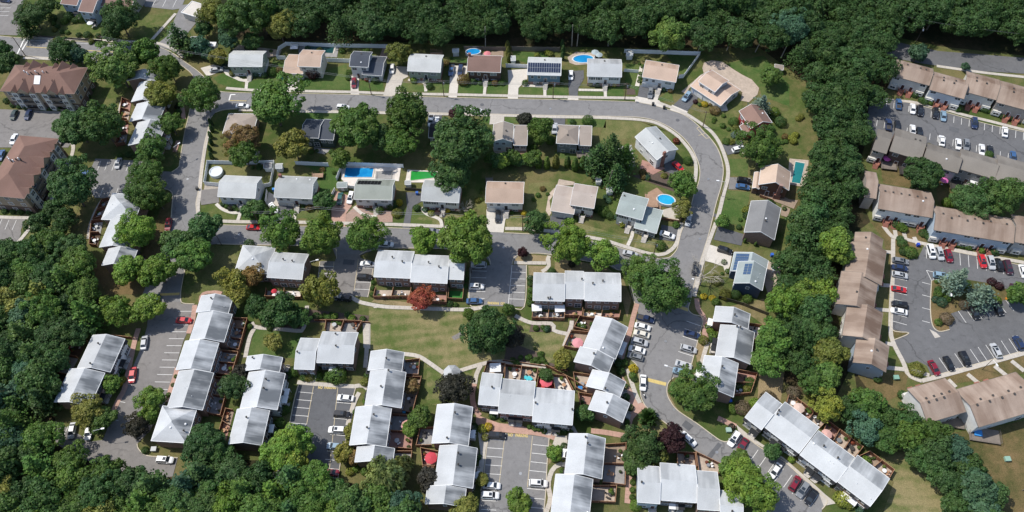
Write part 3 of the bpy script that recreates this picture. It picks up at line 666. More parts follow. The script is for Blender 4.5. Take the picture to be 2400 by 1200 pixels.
# ------------------------------------------------------------------ trees and shrubs
def leaf_quad(mb, p, n, s, el=1.0, hang=None):
    n = n.normalized(); u = n.orthogonal().normalized(); a = random.uniform(0, 2*pi); w = n.cross(u)
    d = u*cos(a)+w*sin(a); e = n.cross(d)
    if hang is not None: d = (hang+Vector((random.gauss(0,.25), random.gauss(0,.25), 0))).normalized(); e = d.cross(n); e = e.normalized() if e.length > .01 else Vector((1,0,0))
    d = d*s*.5*el; e = e*s*.5*random.uniform(.7, 1)
    mb.add([p-d, p+e*.9-d*.15, p+d, p-e*.9+d*.1], [(0,1,2,3)])
def crown(kind, R, seed):
    random.seed(seed); mb = MB(); up = Vector((0,0,1))
    if kind in ('broad', 'open', 'weep'):
        rz = R*(.8 if kind != 'weep' else .75); zc = rz*.9
        nc = int(16+R*R*(1.7 if kind != 'open' else 1.1)); cl = []
        g = pi*(3-5**.5)
        fine = random.choice([.75, 1.0, 1.0, 1.3])
        lob = [(random.uniform(0, 2*pi), random.uniform(-.2, .8), random.uniform(.12, .3)) for _ in range(6)]
        for i in range(nc):
            zz = 1-1.55*(i+.5)/nc; rr = (max(0, 1-zz*zz))**.5; th = i*g+random.uniform(-.3, .3)
            k = random.uniform(.66, 1.0)
            for la, lz, lk in lob: k += lk*max(0, cos(th-la))**3*max(0, 1-abs(zz-lz))-.04
            if random.random() < .16: k *= .6
            cl.append((Vector((rr*cos(th)*R*k, rr*sin(th)*R*k, zc+zz*rz*k)), random.uniform(.65, 1.4)*(.72+R*.085)*(1.15 if fine > 1 else 1)))
        for i in range(nc//5): cl.append((Vector((random.gauss(0,.35)*R, random.gauss(0,.35)*R, zc+random.gauss(0,.3)*rz)), 1.1))
        ctr = Vector((0, 0, zc*.75))
        if kind != 'open':
            for i in range(int(60+R*R*9)):
                d = Vector((random.gauss(0,1), random.gauss(0,1), random.gauss(0,1)+.2)).normalized(); leaf_quad(mb, Vector((d.x*R*.72, d.y*R*.72, zc+d.z*rz*.7)), d+Vector((random.gauss(0,.3), random.gauss(0,.3), random.gauss(0,.3))), 1.25)
        for c, r in cl:
            nl = int((46 if kind == 'broad' else 30)*r*r+16)
            for _ in range(nl):
                d = Vector((random.gauss(0,1), random.gauss(0,1), random.gauss(0,1)+.25)).normalized(); out = (c-ctr).normalized()
                d = (d+out*.45).normalized(); p = c+Vector((d.x*r, d.y*r, d.z*r*.72))*random.uniform(.72, 1.05)
                nn = (d*.8+up*.35+Vector((random.gauss(0,.45), random.gauss(0,.45), random.gauss(0,.35))))
                if kind == 'weep': leaf_quad(mb, p, d+up*.2, .55, 2.3, Vector((d.x*.6, d.y*.6, -.8)))
                else: leaf_quad(mb, p, nn, random.uniform(.42, .72)*fine**.5)
    elif kind == 'pine':
        Ht = R*2.3; lev = int(7+R)
        for L in range(lev):
            t = L/(lev-1); z = Ht*(.12+.86*t); rr = R*(1-t)**.8*random.uniform(.85, 1.1)+.25; nb = max(4, int(9*(1-t)+4))
            for bnc in range(nb):
                th = 2*pi*(bnc+random.random()*.7)/nb+L*.6; ln = rr*random.uniform(.7, 1.1)
                for s in range(int(5+ln*4.5)):
                    k = random.random()**.7; q = Vector((cos(th)*ln*k, sin(th)*ln*k, z-ln*k*.22+.25*ln*k*k)); sp = .18+.32*ln*(1-abs(k-.6))*.6
                    q += Vector((random.gauss(0,sp), random.gauss(0,sp), random.gauss(0,.16)))
                    leaf_quad(mb, q, up*.9+Vector((random.gauss(0,.5), random.gauss(0,.5), 0)), random.uniform(.5, .85), 1.25)
    elif kind in ('ball', 'dome', 'column', 'hedge'):
        sx, sy, sz = {'ball': (1,1,.8), 'dome': (1,1,.6), 'column': (.5,.5,1.5), 'hedge': (1.6,.6,.7)}[kind]
        n = int(320*R*R*(1.1 if kind != 'column' else 1.4)+120)
        for i in range(n):
            zz = random.uniform(-.75, 1); th = random.uniform(0, 2*pi); rr = (1-zz*zz)**.5
            if kind == 'column': rr = (max(0, 1-abs(zz)**3))**.5*(1-.4*max(0, zz))
            if kind == 'hedge':
                e = .45; dx = math.copysign(abs(rr*cos(th))**e, cos(th)); dy = math.copysign(abs(rr*sin(th))**e, sin(th)); d0 = Vector((dx, dy, math.copysign(abs(zz)**e, zz)))
            else: d0 = Vector((rr*cos(th), rr*sin(th), zz))
            k = random.uniform(.86, 1.05)+.05*sin(5*th+3*zz)
            p = Vector((d0.x*R*sx*k, d0.y*R*sy*k, (d0.z*k+.72)*R*sz)); leaf_quad(mb, p, d0+up*.2+Vector((random.gauss(0,.4), random.gauss(0,.4), random.gauss(0,.4))), random.uniform(.2, .36))
    elif kind == 'spiky':
        for i in range(int(260+R*60)):
            th = random.uniform(0, 2*pi); el = random.uniform(.1, 1.3); d = Vector((cos(th)*cos(el), sin(th)*cos(el), sin(el))); k = random.uniform(.3, 1)
            leaf_quad(mb, d*R*k+up*R*.3, d.orthogonal()+up, .8, 1.8, d)
    return mb.mesh('crown', M['leaf'])
def trunk(R, h, seed, mat='bark', bare=False):
    random.seed(seed); mb = MB(); r = .09+.035*R
    pp = [Vector((0,0,-.1))]
    for k in range(1, 4): pp.append(Vector((random.gauss(0,.05)*h*.3, random.gauss(0,.05)*h*.3, h*k/3)))
    for k in range(3): mb.tube(pp[k], pp[k+1], r*(1-.2*k), r*(1-.2*(k+1)), 7)
    nb = 5 if not bare else 11
    for k in range(nb):
        a = 2*pi*k/nb+random.uniform(-.3, .3); s = pp[2].lerp(pp[3], random.uniform(.2, 1)); ln = R*random.uniform(.55, .8 if not bare else 1.1)
        m = s+Vector((cos(a)*ln*.5, sin(a)*ln*.5, ln*random.uniform(.3, .6))); e = m+Vector((cos(a+.2)*ln*.5, sin(a+.2)*ln*.5, ln*random.uniform(.15, .6)))
        mb.tube(s, m, r*.45, r*.3, 5); mb.tube(m, e, r*.3, r*.1, 5)
        if bare:
            for j in range(7):
                q = m.lerp(e, random.random()); b = a+random.uniform(-1, 1); l2 = ln*random.uniform(.25, .5); q2 = q+Vector((cos(b)*l2, sin(b)*l2, random.uniform(.1,.6)*l2)); mb.tube(q, q2, r*.16, r*.06, 4)
                for jj in range(4):
                    q3 = q.lerp(q2, random.uniform(.3, 1)); b2 = b+random.uniform(-1, 1); mb.tube(q3, q3+Vector((cos(b2)*l2*.6, sin(b2)*l2*.6, l2*.3)), r*.07, r*.03, 3)
    return mb.mesh('trunk', M[mat])
TREE = {}
def tree_proto(kind, cls, var):
    key = (kind, cls, var)
    if key not in TREE:
        R = {'s': 2.6, 'm': 4.4, 'l': 6.6}[cls]; sd = hash(key[1]+str(var)) if False else (len(kind)*31+ord(cls)*7+var*101)
        st = random.getstate(); cm = crown(kind, R, sd)
        th = R*(.4 if kind in ('broad', 'open', 'weep') else .2)+.8
        tm = trunk(R, th+R*.5, sd+1); random.setstate(st); TREE[key] = (R, th, cm, tm)
    return TREE[key]
LEAFC = dict(G=(.095,.165,.03), M=(.062,.118,.027), D=(.04,.085,.027), O=(.125,.14,.035), Y=(.18,.21,.04), B=(.14,.105,.042), R=(.2,.06,.035), P=(.035,.014,.018), K=(.03,.032,.025), S=(.13,.185,.165), T=(.045,.095,.06), W=(.115,.145,.05), Z=(.36,.3,.03), A=(.12,.1,.075))
LEAFN = dict(G='bright green', M='mid green', D='dark green', O='olive green', Y='yellow green', B='browning', R='reddening autumn', P='purple leaved', K='blackish leaved', S='silver blue', T='blue green', W='pale feathery', Z='yellow', A='grey brown')
TREES = []
def tree(px, py, rpx, col, kind='broad', name=None, label=None, group=None, hidden=False):
    """crown seen at px,py with radius rpx in the photo"""
    s = 7.35+.00257*(py-600); R = rpx/s
    cls = 's' if R < 3.3 else 'm' if R < 5.4 else 'l'
    if kind in ('ball', 'dome', 'column', 'hedge', 'spiky'):
        return shrub(px, py, rpx, col, kind, label, group)
    R0, th, cm, tm = tree_proto(kind, cls, (int(px*7+py*3) % (3 if cls != 'l' else 4)))
    k = R/R0; hc = (th+R0*(.62 if kind != 'pine' else .95))*k; a = G(px, py, hc)
    nm = name or {'pine': 'conifer_tree'}.get(kind, 'broadleaf_tree')
    T = thing(nm, label or '', 'tree', (a.x, a.y, 0), 0, group)
    ang = random.uniform(0, 2*pi)
    c = link('crown', cm, T, (0, 0, th*k), ang); c.scale = (k, k, k*random.uniform(.82, 1.22))
    base = LEAFC[col]; j = random.uniform(.9, 1.38); c.color = (base[0]*j*random.uniform(.92, 1.1), base[1]*j, base[2]*j*random.uniform(.9, 1.1), 1)
    t = link('trunk', tm, T, (0, 0, 0), ang); t.scale = (k, k, k)
    TREES.append([T, px, py, R, col, kind, label, group]); return T
SHRUB = {}
def shrub(px, py, rpx, col, kind='ball', label=None, group=None):
    s = 7.35+.00257*(py-600); R = rpx/s; cl = 1.0 if R < 1.4 else 2.0; var = int(px+py) % 2
    key = (kind, cl, var)
    if key not in SHRUB:
        st = random.getstate(); SHRUB[key] = crown(kind, cl, 50+var+int(cl*10)+len(kind)*3); random.setstate(st)
    a = G(px, py, R*.6); k = R/cl
    nm = {'column': 'arborvitae', 'hedge': 'hedge', 'spiky': 'spiky_shrub'}.get(kind, 'shrub')
    T = link(nm, SHRUB[key], None, (a.x, a.y, 0), random.uniform(0, 6)if kind != 'hedge' else 0); T.scale = (k, k, k)
    b = LEAFC[col]; j = random.uniform(.85, 1.2); T.color = (b[0]*j, b[1]*j, b[2]*j, 1)
    tag(T, label or '', 'shrub', group); TREES.append([T, px, py, R, col, kind, label, group]); return T
def trees(s, **k):
    for t in s.split():
        q = t.split('/'); x, y = map(float, q[0].split(',')); tree(x, y, float(q[1]), q[2], q[3] if len(q) > 3 else 'broad', **k)
def inside(p, poly):
    c = False; n = len(poly)
    for i in range(n):
        a, b = poly[i], poly[i-1]
        if (a[1] > p[1]) != (b[1] > p[1]) and p[0] < (b[0]-a[0])*(p[1]-a[1])/(b[1]-a[1])+a[0]: c = not c
    return c
def wood(poly, gap, rr, cols, group, label, seed, kinds=('broad',)*6+('pine',), avoid=()):
    """scatter single trees over an outline, keeping them gap apart"""
    rnd = random.Random(seed); P = pts(poly); xs = [p[0] for p in P]; ys = [p[1] for p in P]; got = []
    for _ in range(4000):
        p = (rnd.uniform(min(xs), max(xs)), rnd.uniform(min(ys), max(ys)))
        if not inside(p, P) or any(hypot(p[0]-q[0], (p[1]-q[1])*1.25) < gap for q in got): continue
        got.append(p)
    got.sort(key=lambda p: p[1])
    return [(p[0], p[1], rnd.uniform(*rr), rnd.choice(cols), rnd.choice(kinds), group, label) for p in got]
def words(n): return ['', 'one', 'two', 'three', 'four', 'five', 'six', 'seven', 'eight', 'nine', 'ten', 'eleven', 'twelve', 'thirteen', 'fourteen', 'fifteen', 'sixteen', 'seventeen', 'eighteen', 'nineteen', 'twenty'][n]
def name_plants():
    """a label of its own for every plant that has none: look, and where it stands by the nearest landmark"""
    by = {}
    for r in TREES:
        T, px, py, R, col, kind, label, group = r
        if label: continue
        lx, ly, d = min(LAND, key=lambda l: hypot(l[0]-px, (l[1]-py)*1.3)); dx, dy = px-lx, py-ly
        rel = ('right of' if dx > 0 else 'left of') if abs(dx) > abs(dy)*1.2 else ('behind' if dy < 0 else 'in front of')
        if kind in ('ball', 'dome', 'column', 'hedge', 'spiky'):
            sz = 'small' if R < .9 else 'large' if R > 1.6 else ''; nn = {'ball': 'round shrub', 'dome': 'low shrub', 'column': 'columnar evergreen', 'hedge': 'clipped hedge', 'spiky': 'spiky shrub'}[kind]
        else:
            sz = 'small' if R < 3 else 'large' if R > 5.6 else ''; nn = {'pine': 'conifer', 'weep': 'weeping tree', 'open': 'thin crowned tree'}.get(kind, 'tree')
        by.setdefault(f"{sz} {LEAFN[col]} {nn} {rel} the {d}".strip(), []).append(r)
    for lab, rs in by.items():
        if len(rs) == 1: rs[0][0]['label'] = trim_label(lab, ''); continue
        xs = max(r[1] for r in rs)-min(r[1] for r in rs); ys = max(r[2] for r in rs)-min(r[2] for r in rs)
        ax, fr = (1, 'left') if xs >= ys else (2, 'top'); rs.sort(key=lambda r: r[ax])
        for i, r in enumerate(rs):
            r[0]['label'] = trim_label(lab, f", {(ORD+['thirteenth','fourteenth','fifteenth','sixteenth'])[min(i,15)]} from {fr}"); r[0]['group'] = lab[:60]
def trim_label(lab, tail):
    w = lab.split(); n = 16-len(tail.replace(',', '').split())
    for drop in ('round', 'crowned', 'leaved', 'clipped', 'the', 'the'):
        if len(w) > n and drop in w[1:]: w.remove(drop)
    while len(w) > n: w.pop(-2)
    return ' '.join(w)+tail
def name_woods(rs):
    """trees of one wood: told apart by colour, kind and the part of the wood they stand in"""
    by = {}
    for r in rs: by.setdefault(r[6], []).append(r)
    for zone, L in by.items():
        xs = sorted(r[1] for r in L); ys = sorted(r[2] for r in L); ax = 1 if xs[-1]-xs[0] >= ys[-1]-ys[0] else 2
        v = sorted(r[ax] for r in L); q = [v[len(v)*k//4] for k in (1, 2, 3)]
        nm = ('far left', 'middle left', 'middle right', 'far right') if ax == 1 else ('upper', 'middle upper', 'middle lower', 'lower')
        sub = {}
        for r in L:
            sz = 'large ' if r[3] > 5.8 else ''; kd = {'pine': 'conifer', 'open': 'thin crowned tree'}.get(r[5], 'tree')
            sub.setdefault(f"{sz}{LEAFN[r[4]]} {kd} in the {nm[sum(r[ax] >= x for x in q)]} part of {zone}", []).append(r)
        for lab, R_ in sub.items():
            R_.sort(key=lambda r: r[ax])
            for i, r in enumerate(R_):
                tail = f", {ORD[i]} from {'left' if ax == 1 else 'top'}" if len(R_) > 1 and len(R_) <= 12 else ''
                r[0]['label'] = trim_label(lab, tail)
# ================================================================== the setting
mb = MB(); mb.add([(-900,-500,0),(900,-500,0),(900,1500,0),(-900,1500,0)], [(0,1,2,3)]); g_ = link('ground', mb.mesh('ground', M['base_grass'])); g_['kind'] = 'structure'
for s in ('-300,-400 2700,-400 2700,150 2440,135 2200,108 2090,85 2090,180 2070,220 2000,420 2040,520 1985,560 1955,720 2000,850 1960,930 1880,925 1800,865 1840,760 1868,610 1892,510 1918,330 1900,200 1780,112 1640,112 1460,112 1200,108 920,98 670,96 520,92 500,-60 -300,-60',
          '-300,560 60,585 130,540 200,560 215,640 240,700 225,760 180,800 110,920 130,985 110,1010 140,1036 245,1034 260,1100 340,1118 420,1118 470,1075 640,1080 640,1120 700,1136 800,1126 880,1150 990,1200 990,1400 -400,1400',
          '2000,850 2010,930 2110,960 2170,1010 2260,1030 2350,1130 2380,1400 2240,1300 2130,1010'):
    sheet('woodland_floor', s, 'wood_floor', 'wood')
LAWN = dict(
 lawn_green=['500,182 522,172 570,188 577,208 540,205 510,195', '583,190 666,180 668,210 580,210', '640,140 665,145 668,180 630,182', '704,188 720,178 812,150 816,182 822,210 700,211', '842,190 896,190 902,212 842,212', '935,192 994,200 1000,216 937,214', '1000,194 1054,190 1050,218 1000,217', '1076,195 1133,199 1134,219 1074,219', '1143,199 1190,190 1190,220 1142,220', '1216,204 1273,205 1273,222 1215,222', '1281,204 1330,202 1332,223 1280,223', '1055,132 1095,140 1092,152 1056,150', '1200,120 1286,124 1286,135 1236,148 1205,140', '1356,214 1415,214 1415,225 1356,224', '1422,206 1460,200 1462,225 1421,225', '1466,150 1505,150 1500,200 1490,222 1466,200', '1560,126 1638,132 1600,180 1590,165', '1700,150 1790,130 1850,200 1850,250 1785,225 1780,205 1750,180', '1540,235 1572,210 1580,240', '1710,372 1755,372 1752,414 1712,412', '1704,446 1758,450 1745,530 1685,520', '700,263 800,265 800,285 735,280', '1140,272 1150,275 1147,290 1130,285', '1183,274 1250,275 1245,290 1185,288', '1330,278 1420,280 1420,300 1330,292', '700,385 800,395 790,440 745,460 742,400', '695,488 775,480 775,512 695,512', '598,770 708,780 700,840 580,835', '1545,430 1600,420 1600,470 1560,450', '1300,355 1380,350 1380,380 1300,370', '620,500 648,505 648,516 568,516 566,500'],
 lawn_mid=['472,484 512,478 545,500 555,515 475,508', '100,-20 155,-20 160,40 235,60 270,85 60,80 70,50', '330,40 405,25 355,95 320,80', '180,85 350,95 340,100 190,92', '488,386 620,388 618,440 484,434', '1420,282 1500,285 1570,312 1615,370 1620,400 1590,410 1590,352 1536,296 1490,320 1400,340', '1240,430 1300,425 1290,500 1230,500', '1100,425 1140,430 1138,500 1090,480', '1500,385 1545,400 1560,440 1470,440', '1420,420 1460,440 1440,500 1405,480', '1640,270 1740,230 1735,330 1700,345 1665,300', '1790,590 1860,560 1850,720 1790,680', '1860,300 1890,210 1850,255 1800,290', '225,230 275,190 280,260 240,300 230,250', '170,355 210,360 180,430 150,420', '60,560 115,470 190,470 160,560 90,590', '430,580 560,575 560,640 500,690 435,690'],
 lawn_dry=['865,720 1090,728 1130,725 1215,745 1240,765 1325,785 1320,830 1270,860 1180,848 1118,858 1075,872 1040,876 1005,850 948,830 865,818', '1000,855 1040,880 1035,945 1020,950 1000,945', '1080,876 1117,866 1105,930 1085,930', '1345,520 1470,555 1480,590 1430,570 1370,555', '1500,540 1545,560 1580,568 1560,598 1485,580', '965,490 1030,490 1140,530 1055,530 962,524', '1180,505 1250,500 1280,540 1190,535', '2040,1020 2150,1040 2260,1130 2300,1230 2060,1230 2095,1130', '1500,1010 1540,985 1560,1010 1500,1040'],
 lawn_tan=['1210,600 1236,597 1290,600 1286,608 1280,616 1202,612', '1238,624 1280,624 1286,636 1240,655', '1300,603 1420,625 1440,640 1430,660 1300,640', '1455,640 1480,700 1470,745 1458,700', '1565,920 1600,980 1625,985 1600,1000 1575,960', '1310,1060 1285,1090 1283,1030', '1700,720 1790,700 1800,770 1760,740 1720,740', '1780,850 1840,860 1830,940 1775,950', '880,700 1050,720 960,722 870,708'],
 lawn_brown=['2060,370 2090,370 2150,400 2190,450 2070,430', '2190,420 2280,430 2400,440 2440,500 2200,480', '2040,520 2120,530 2180,560 2090,640 2070,560', '2010,880 2130,870 2120,920 2060,950', '2200,1020 2440,980 2440,1230 2360,1230 2300,1080', '2160,900 2180,880 2440,820 2440,870 2230,900', '1880,910 1960,930 2020,1020 1950,1000', '1830,450 1880,440 1870,500', '200,600 330,640 350,690 250,690', '390,460 405,460 400,600 350,640 330,600'])
for mat, L in LAWN.items():
    for s in L: sheet('lawn', s, mat, 'lawn')
for s, m in (('1190,850 1290,850 1340,870 1325,860 1200,862 1180,852', 'mulch'), ('1190,800 1270,830 1290,862 1180,850', 'mulch'), ('1245,760 1297,762 1298,778 1240,778', 'mulch'), ('720,725 865,740 862,760 715,755', 'mulch'), ('1058,790 1085,775 1090,785 1065,798', 'gravel_grey'), ('1445,505 1475,525 1472,545 1445,525', 'mulch'), ('812,502 838,478 872,500 900,492 920,495 920,521 810,521', 'pink_gravel'), ('1625,800 1640,880 1655,860 1650,800', 'lawn_tan'), ('600,760 710,765 712,775 650,768', 'mulch'), ('1480,412 1590,400 1600,425 1580,450', 'mulch'), ('1470,205 1488,210 1490,222 1468,222', 'mulch'),
             ('480,432 515,437 512,445 478,445', 'stone'), ('560,105 660,118 655,130 630,135 545,118', 'patio_tan'), ('900,105 918,108 912,140 890,132', 'pink_gravel'), ('850,750 868,755 868,818 852,815', 'concrete'), ('1325,780 1345,740 1450,740 1440,760 1395,745', 'soil')):
    sheet('planting_bed' if m in ('mulch', 'soil') else 'paved_bed', s, m, 'bed')
# roads
OUT = '510,214 537,217 600,219 700,220 817,222 940,226 1055,229 1190,232 1350,235 1450,238 1490,240 1530,247 1575,260 1605,271 1632,291 1650,310 1664,324 1680,346 1690,370 1695,395 1694,415 1690,437 1682,464 1675,490 1667,525 1659,556 1650,585 1641,614 1632,647 1622,687 1618,706'
INN = '1572,602 1585,587 1591,567 1597,543 1607,522 1615,500 1621,477 1627,455 1635,435 1640,413 1639,390 1630,365 1620,346 1601,323 1576,303 1550,289 1525,280 1490,275 1417,273 1350,272 1290,271 1152,268 997,265 810,261 700,259 585,256 530,257 505,264'
def joined(*parts):
    r = []
    for p in parts: r += p
    return r
road1 = sheet('road', joined(cat(gp(OUT), 4), gp('1485,700 1476,655 1500,600 1540,606'), cat(gp(INN), 4)), 'asphalt', 'road')
LOWN = '478,520 505,527 645,530 807,532 960,536 1057,540 1172,545 1287,551 1370,562 1407,570 1452,581 1495,594 1530,604 1574,606'
road2 = sheet('road', joined(cat(gp(LOWN), 4), gp('1560,650 1490,690 1476,652 1465,636 1440,631 1425,622 1300,599 1260,595 1236,594 1214,600 1200,616 1149,617 1138,602 1115,590 1057,584 930,582 885,585 860,592 842,600 786,600 780,582 700,576 620,575 510,572 430,580')), 'asphalt', 'road')
WN = '-60,78 0,85 55,90 125,93 225,101 300,105 362,109 400,122 437,148 460,164 476,178 492,196 510,214'
WS = '460,190 446,170 420,150 395,136 365,134 300,141 237,142 200,140 107,135 37,130 0,132 -60,134'
road3 = sheet('road', joined(cat(gp(WN), 4), gp('505,264 498,272 492,282 486,314 481,340 474,390 467,440 460,475 462,498 468,512 482,525 482,572 455,585 440,605 434,632 425,675 424,712'), gp('325,712 335,690 345,662 352,624 380,590 395,550 401,525 402,500 405,457 398,448 385,442 400,407 418,394 422,378 428,340 434,306 440,282 448,245 455,215 462,196'), cat(gp(WS), 4)), 'asphalt', 'road')
road4 = sheet('road', '425,12 445,10 459,55 442,75 428,96 405,118 362,108 392,85 402,60', 'asphalt', 'road')
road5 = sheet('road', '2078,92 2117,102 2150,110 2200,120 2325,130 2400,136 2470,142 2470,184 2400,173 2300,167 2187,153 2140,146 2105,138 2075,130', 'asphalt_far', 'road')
def lot(s, mat='asphalt', nm='car_park'): return sheet(nm, s, mat, 'road')
lotW = lot('424,708 425,712 430,712 456,713 450,737 445,767 430,800 422,827 412,862 402,897 392,935 375,972 350,1012 322,1040 325,1052 342,1067 375,1071 417,1073 405,1117 375,1121 342,1117 290,1107 187,1073 130,1040 110,1012 130,987 215,1035 242,1031 260,982 282,937 297,900 312,860 330,817 345,767 347,745 335,720 325,706', 'asphalt_old')
lotA = lot('-60,254 150,262 170,330 160,346 -60,346', 'asphalt_old'); lotB = lot('224,372 340,378 345,400 402,403 390,446 330,446 316,466 222,464 205,430 212,398'); lotC = lot('-60,511 60,512 49,540 50,547 39,575 20,590 -60,590', 'asphalt_old')
lotT = lot('-60,-20 60,-20 46,40 50,78 40,83 -60,80', 'asphalt_old'); lotU = lot('322,-15 440,-15 424,20 405,23 340,16', 'asphalt')
lotM = lot('786,597 789,607 750,613 745,660 739,682 760,690 820,692 862,697 868,670 876,622 868,610 846,606 842,596', 'asphalt_old')
lotN = lot('1149,612 1149,622 1105,627 1099,712 1135,717 1229,719 1234,622 1200,621 1200,610')
lotE = lot('700,902 834,908 825,945 815,1012 800,1075 792,1124 700,1136 635,1122 660,1060 676,1010', 'asphalt_dark'); lotF = lot('1147,1013 1250,1021 1287,1026 1282,1092 1280,1140 1275,1200 1270,1240 1118,1240 1127,1150 1134,1112 1140,1055', 'asphalt')
lotG = lot('1485,697 1618,705 1613,725 1624,737 1647,747 1637,792 1621,853 1617,872 1595,884 1579,885 1565,899 1563,920 1571,941 1589,963 1632,992 1675,1024 1692,1034 1707,1034 1727,1016 1749,1024 1783,1050 1835,1080 1881,1121 1918,1154 1939,1174 1926,1194 1925,1240 1760,1240 1795,1190 1760,1140 1700,1107 1662,1081 1629,1056 1595,1020 1551,985 1513,953 1500,920 1499,893 1497,864 1483,851 1472,829 1480,797 1488,768 1497,737', 'asphalt')
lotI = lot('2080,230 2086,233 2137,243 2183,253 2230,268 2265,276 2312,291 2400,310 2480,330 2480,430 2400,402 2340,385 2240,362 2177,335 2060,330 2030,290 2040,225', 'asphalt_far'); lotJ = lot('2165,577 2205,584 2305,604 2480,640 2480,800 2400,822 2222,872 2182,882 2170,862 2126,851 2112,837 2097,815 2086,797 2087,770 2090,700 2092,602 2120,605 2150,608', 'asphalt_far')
isl = sheet('planted_island', '2183,658 2230,650 2330,666 2387,690 2357,703 2320,712 2262,724 2228,735 2222,755 2225,773 2200,777 2185,762 2180,720', 'lawn_brown', 'drive'); isl2 = sheet('planted_island', '2087,772 2129,781 2086,800', 'lawn_brown', 'drive'); isl3 = sheet('planted_island', '2126,852 2150,846 2172,858 2182,881 2150,889', 'lawn_mid', 'drive'); isl4 = sheet('planted_island', '2092,560 2117,572 2150,585 2148,605 2120,610 2092,604', 'lawn_brown', 'drive')
for s, m in (('1490,828 1510,858 1500,900 1492,860', 'lawn_mid'),): pass
sheet('planted_island', '1482,846 1494,860 1499,893 1501,935 1490,925 1478,890 1470,865', 'lawn_mid', 'drive'); sheet('planted_island', '786,605 753,607 753,612 786,613', 'lawn_mid', 'drive')
stripes(lotF, ['1144,1030 1184,1033|1128,1194 1163,1196|9', '1249,1042 1286,1046|1230,1188 1274,1192|8']); stripes(lotE, ['700,919 735,922|676,1010 715,1013|6', '792,925 830,928|755,1117 792,1121|11'])
stripes(lotN, ['1106,635 1141,636|1101,699 1136,700|5', '1199,638 1232,639|1194,701 1230,702|5', '1102,627 1099,712|1102,627 1099,712|1', '1200,622 1191,717|1200,622 1191,717|1']); stripes(lotM, ['747,624 782,625|742,675 777,676|4', '840,628 875,629|830,678 865,679|4'])
stripes(lotG, ['1499,739 1535,750|1475,825 1508,837|6', '1609,753 1644,765|1580,861 1616,872|7', '1738,1026 1719,1053|1918,1159 1897,1189|10'], w=.14)
stripes(lotW, ['417,730 452,730|334,985 370,986|16', '347,784 354,786|262,983 278,986|6', '140,990 128,1016|200,1020 196,1030|4']); stripes(lotB, ['237,377 229,399|321,380 312,402|6', '226,439 217,460|312,442 305,461|6']); stripes(lotC, ['5,514 -5,538|39,516 29,539|3']); stripes(lotT, ['-8,10 28,10|-8,37 20,37|4']); stripes(lotU, ['345,-8 334,12|415,-2 405,18|4'])
stripes(lotI, ['2078,237 2077,250|2399,311 2398,328|19', '2056,282 2054,296|2363,360 2362,375|18']); stripes(lotJ, ['2170,578 2171,606|2390,623 2393,651|12', '2091,618 2126,625|2089,752 2125,762|9', '2161,662 2180,667|2161,752 2179,757|4', '2182,844 2204,876|2364,794 2385,826|11', '2245,729 2264,757|2357,704 2376,729|7', '2171,634 2184,660|2196,640 2184,660|2', '2171,634 2196,640|2171,634 2196,640|1'])
stripes(road3, ['62,110 275,123|62,110 275,123|1'], 'line_yellow', .3); stripes(road3, ['41,127 57,92|51,119 68,92|2'], w=.5); stripes(road3, ['66,94 360,113|66,94 360,113|1', '-20,84 48,89|-20,84 48,89|1'], w=.13)
stripes(road1, ['538,236 578,237|538,236 578,237|1'], 'line_yellow', .25); stripes(road1, ['541,222 537,236|541,222 537,236|1', '541,222 552,222|541,222 552,222|1'], w=.45); stripes(road1, ['1633,301 1640,297|1655,325 1663,323|2', '1633,301 1655,325|1633,301 1655,325|1', '1637,318 1653,313|1637,318 1653,313|1', '1641,309 1649,320|1641,309 1649,320|1'], 'line_tan', .2)
stripes(lotG, ['1584,717 1613,727|1584,717 1613,727|1', '1517,890 1561,901|1517,890 1561,901|1'], 'line_yellow', 1.1); stripes(lotW, ['375,691 421,689|375,691 421,689|1'], 'line_yellow', .9)
for s in ('1248,1022 1236,1142', '1184,1016 1170,1134', '735,906 719,995', '792,908 770,1122', '783,614 778,680', '840,608 830,682'): stripes(lotF if 'x' in s else {'12': lotF, '11': lotF, '73': lotE, '79': lotE, '78': lotM, '84': lotM}[s[:2]], [s+'|'+s+'|1'], 'line_tan', .16)
def lettering(txt, px, py, ang, size, parent):
    cu = bpy.data.curves.new('lettering', 'FONT'); cu.body = txt; cu.size = size; cu.align_x = 'CENTER'; cu.align_y = 'CENTER'; cu.materials.append(M['line_yellow']); cu.space_character = 1.02; cu.offset = .035
    a = G(px, py); e = G(px+10*cos(radians(ang)), py+10*sin(radians(ang)))-a; o = link('lettering', cu, parent, (a.x, a.y, .125), atan2(e.y, e.x)); o.scale = (1, 1.45, 1); return o
lettering('NO   PARKING', 1214, 1021, 3, .82, lotF); lettering('NO  PARKING', 767, 909, 1, .82, lotE); lettering('NO  PARKING', 1163, 711, 182, .82, lotN)
for s in ('1607,985 1626,999 1614,1011 1597,997', '1683,1037 1692,1043 1666,1076 1656,1070', '2224,296 2247,302 2246,312 2223,307', '2178,772 2194,780 2204,790 2191,793', '27,47 38,50 35,57 25,55', '806,608 832,610 830,622 803,620'): sheet('asphalt_patch', s, 'asphalt_dark' if '2178' not in s else 'concrete', 'drive')
def disc(px, py, r):
    a = G(px, py); mb = MB(); mb.add([(a.x+r*cos(2*pi*i/14), a.y+r*sin(2*pi*i/14), .1365) for i in range(14)], [tuple(range(14))]); o = link('manhole_cover', mb.mesh('manhole_cover', M['metal_grey' if r < .5 else 'asphalt_dark']), lotG if py > 690 else road1)
for x, y in ((700,240),(1060,250),(1290,255),(1480,257),(1660,420),(1640,560),(1420,600),(1180,580),(560,550),(440,420),(450,330),(1560,800),(1580,960),(1680,1060),(1220,1110)): disc(x, y, .42)
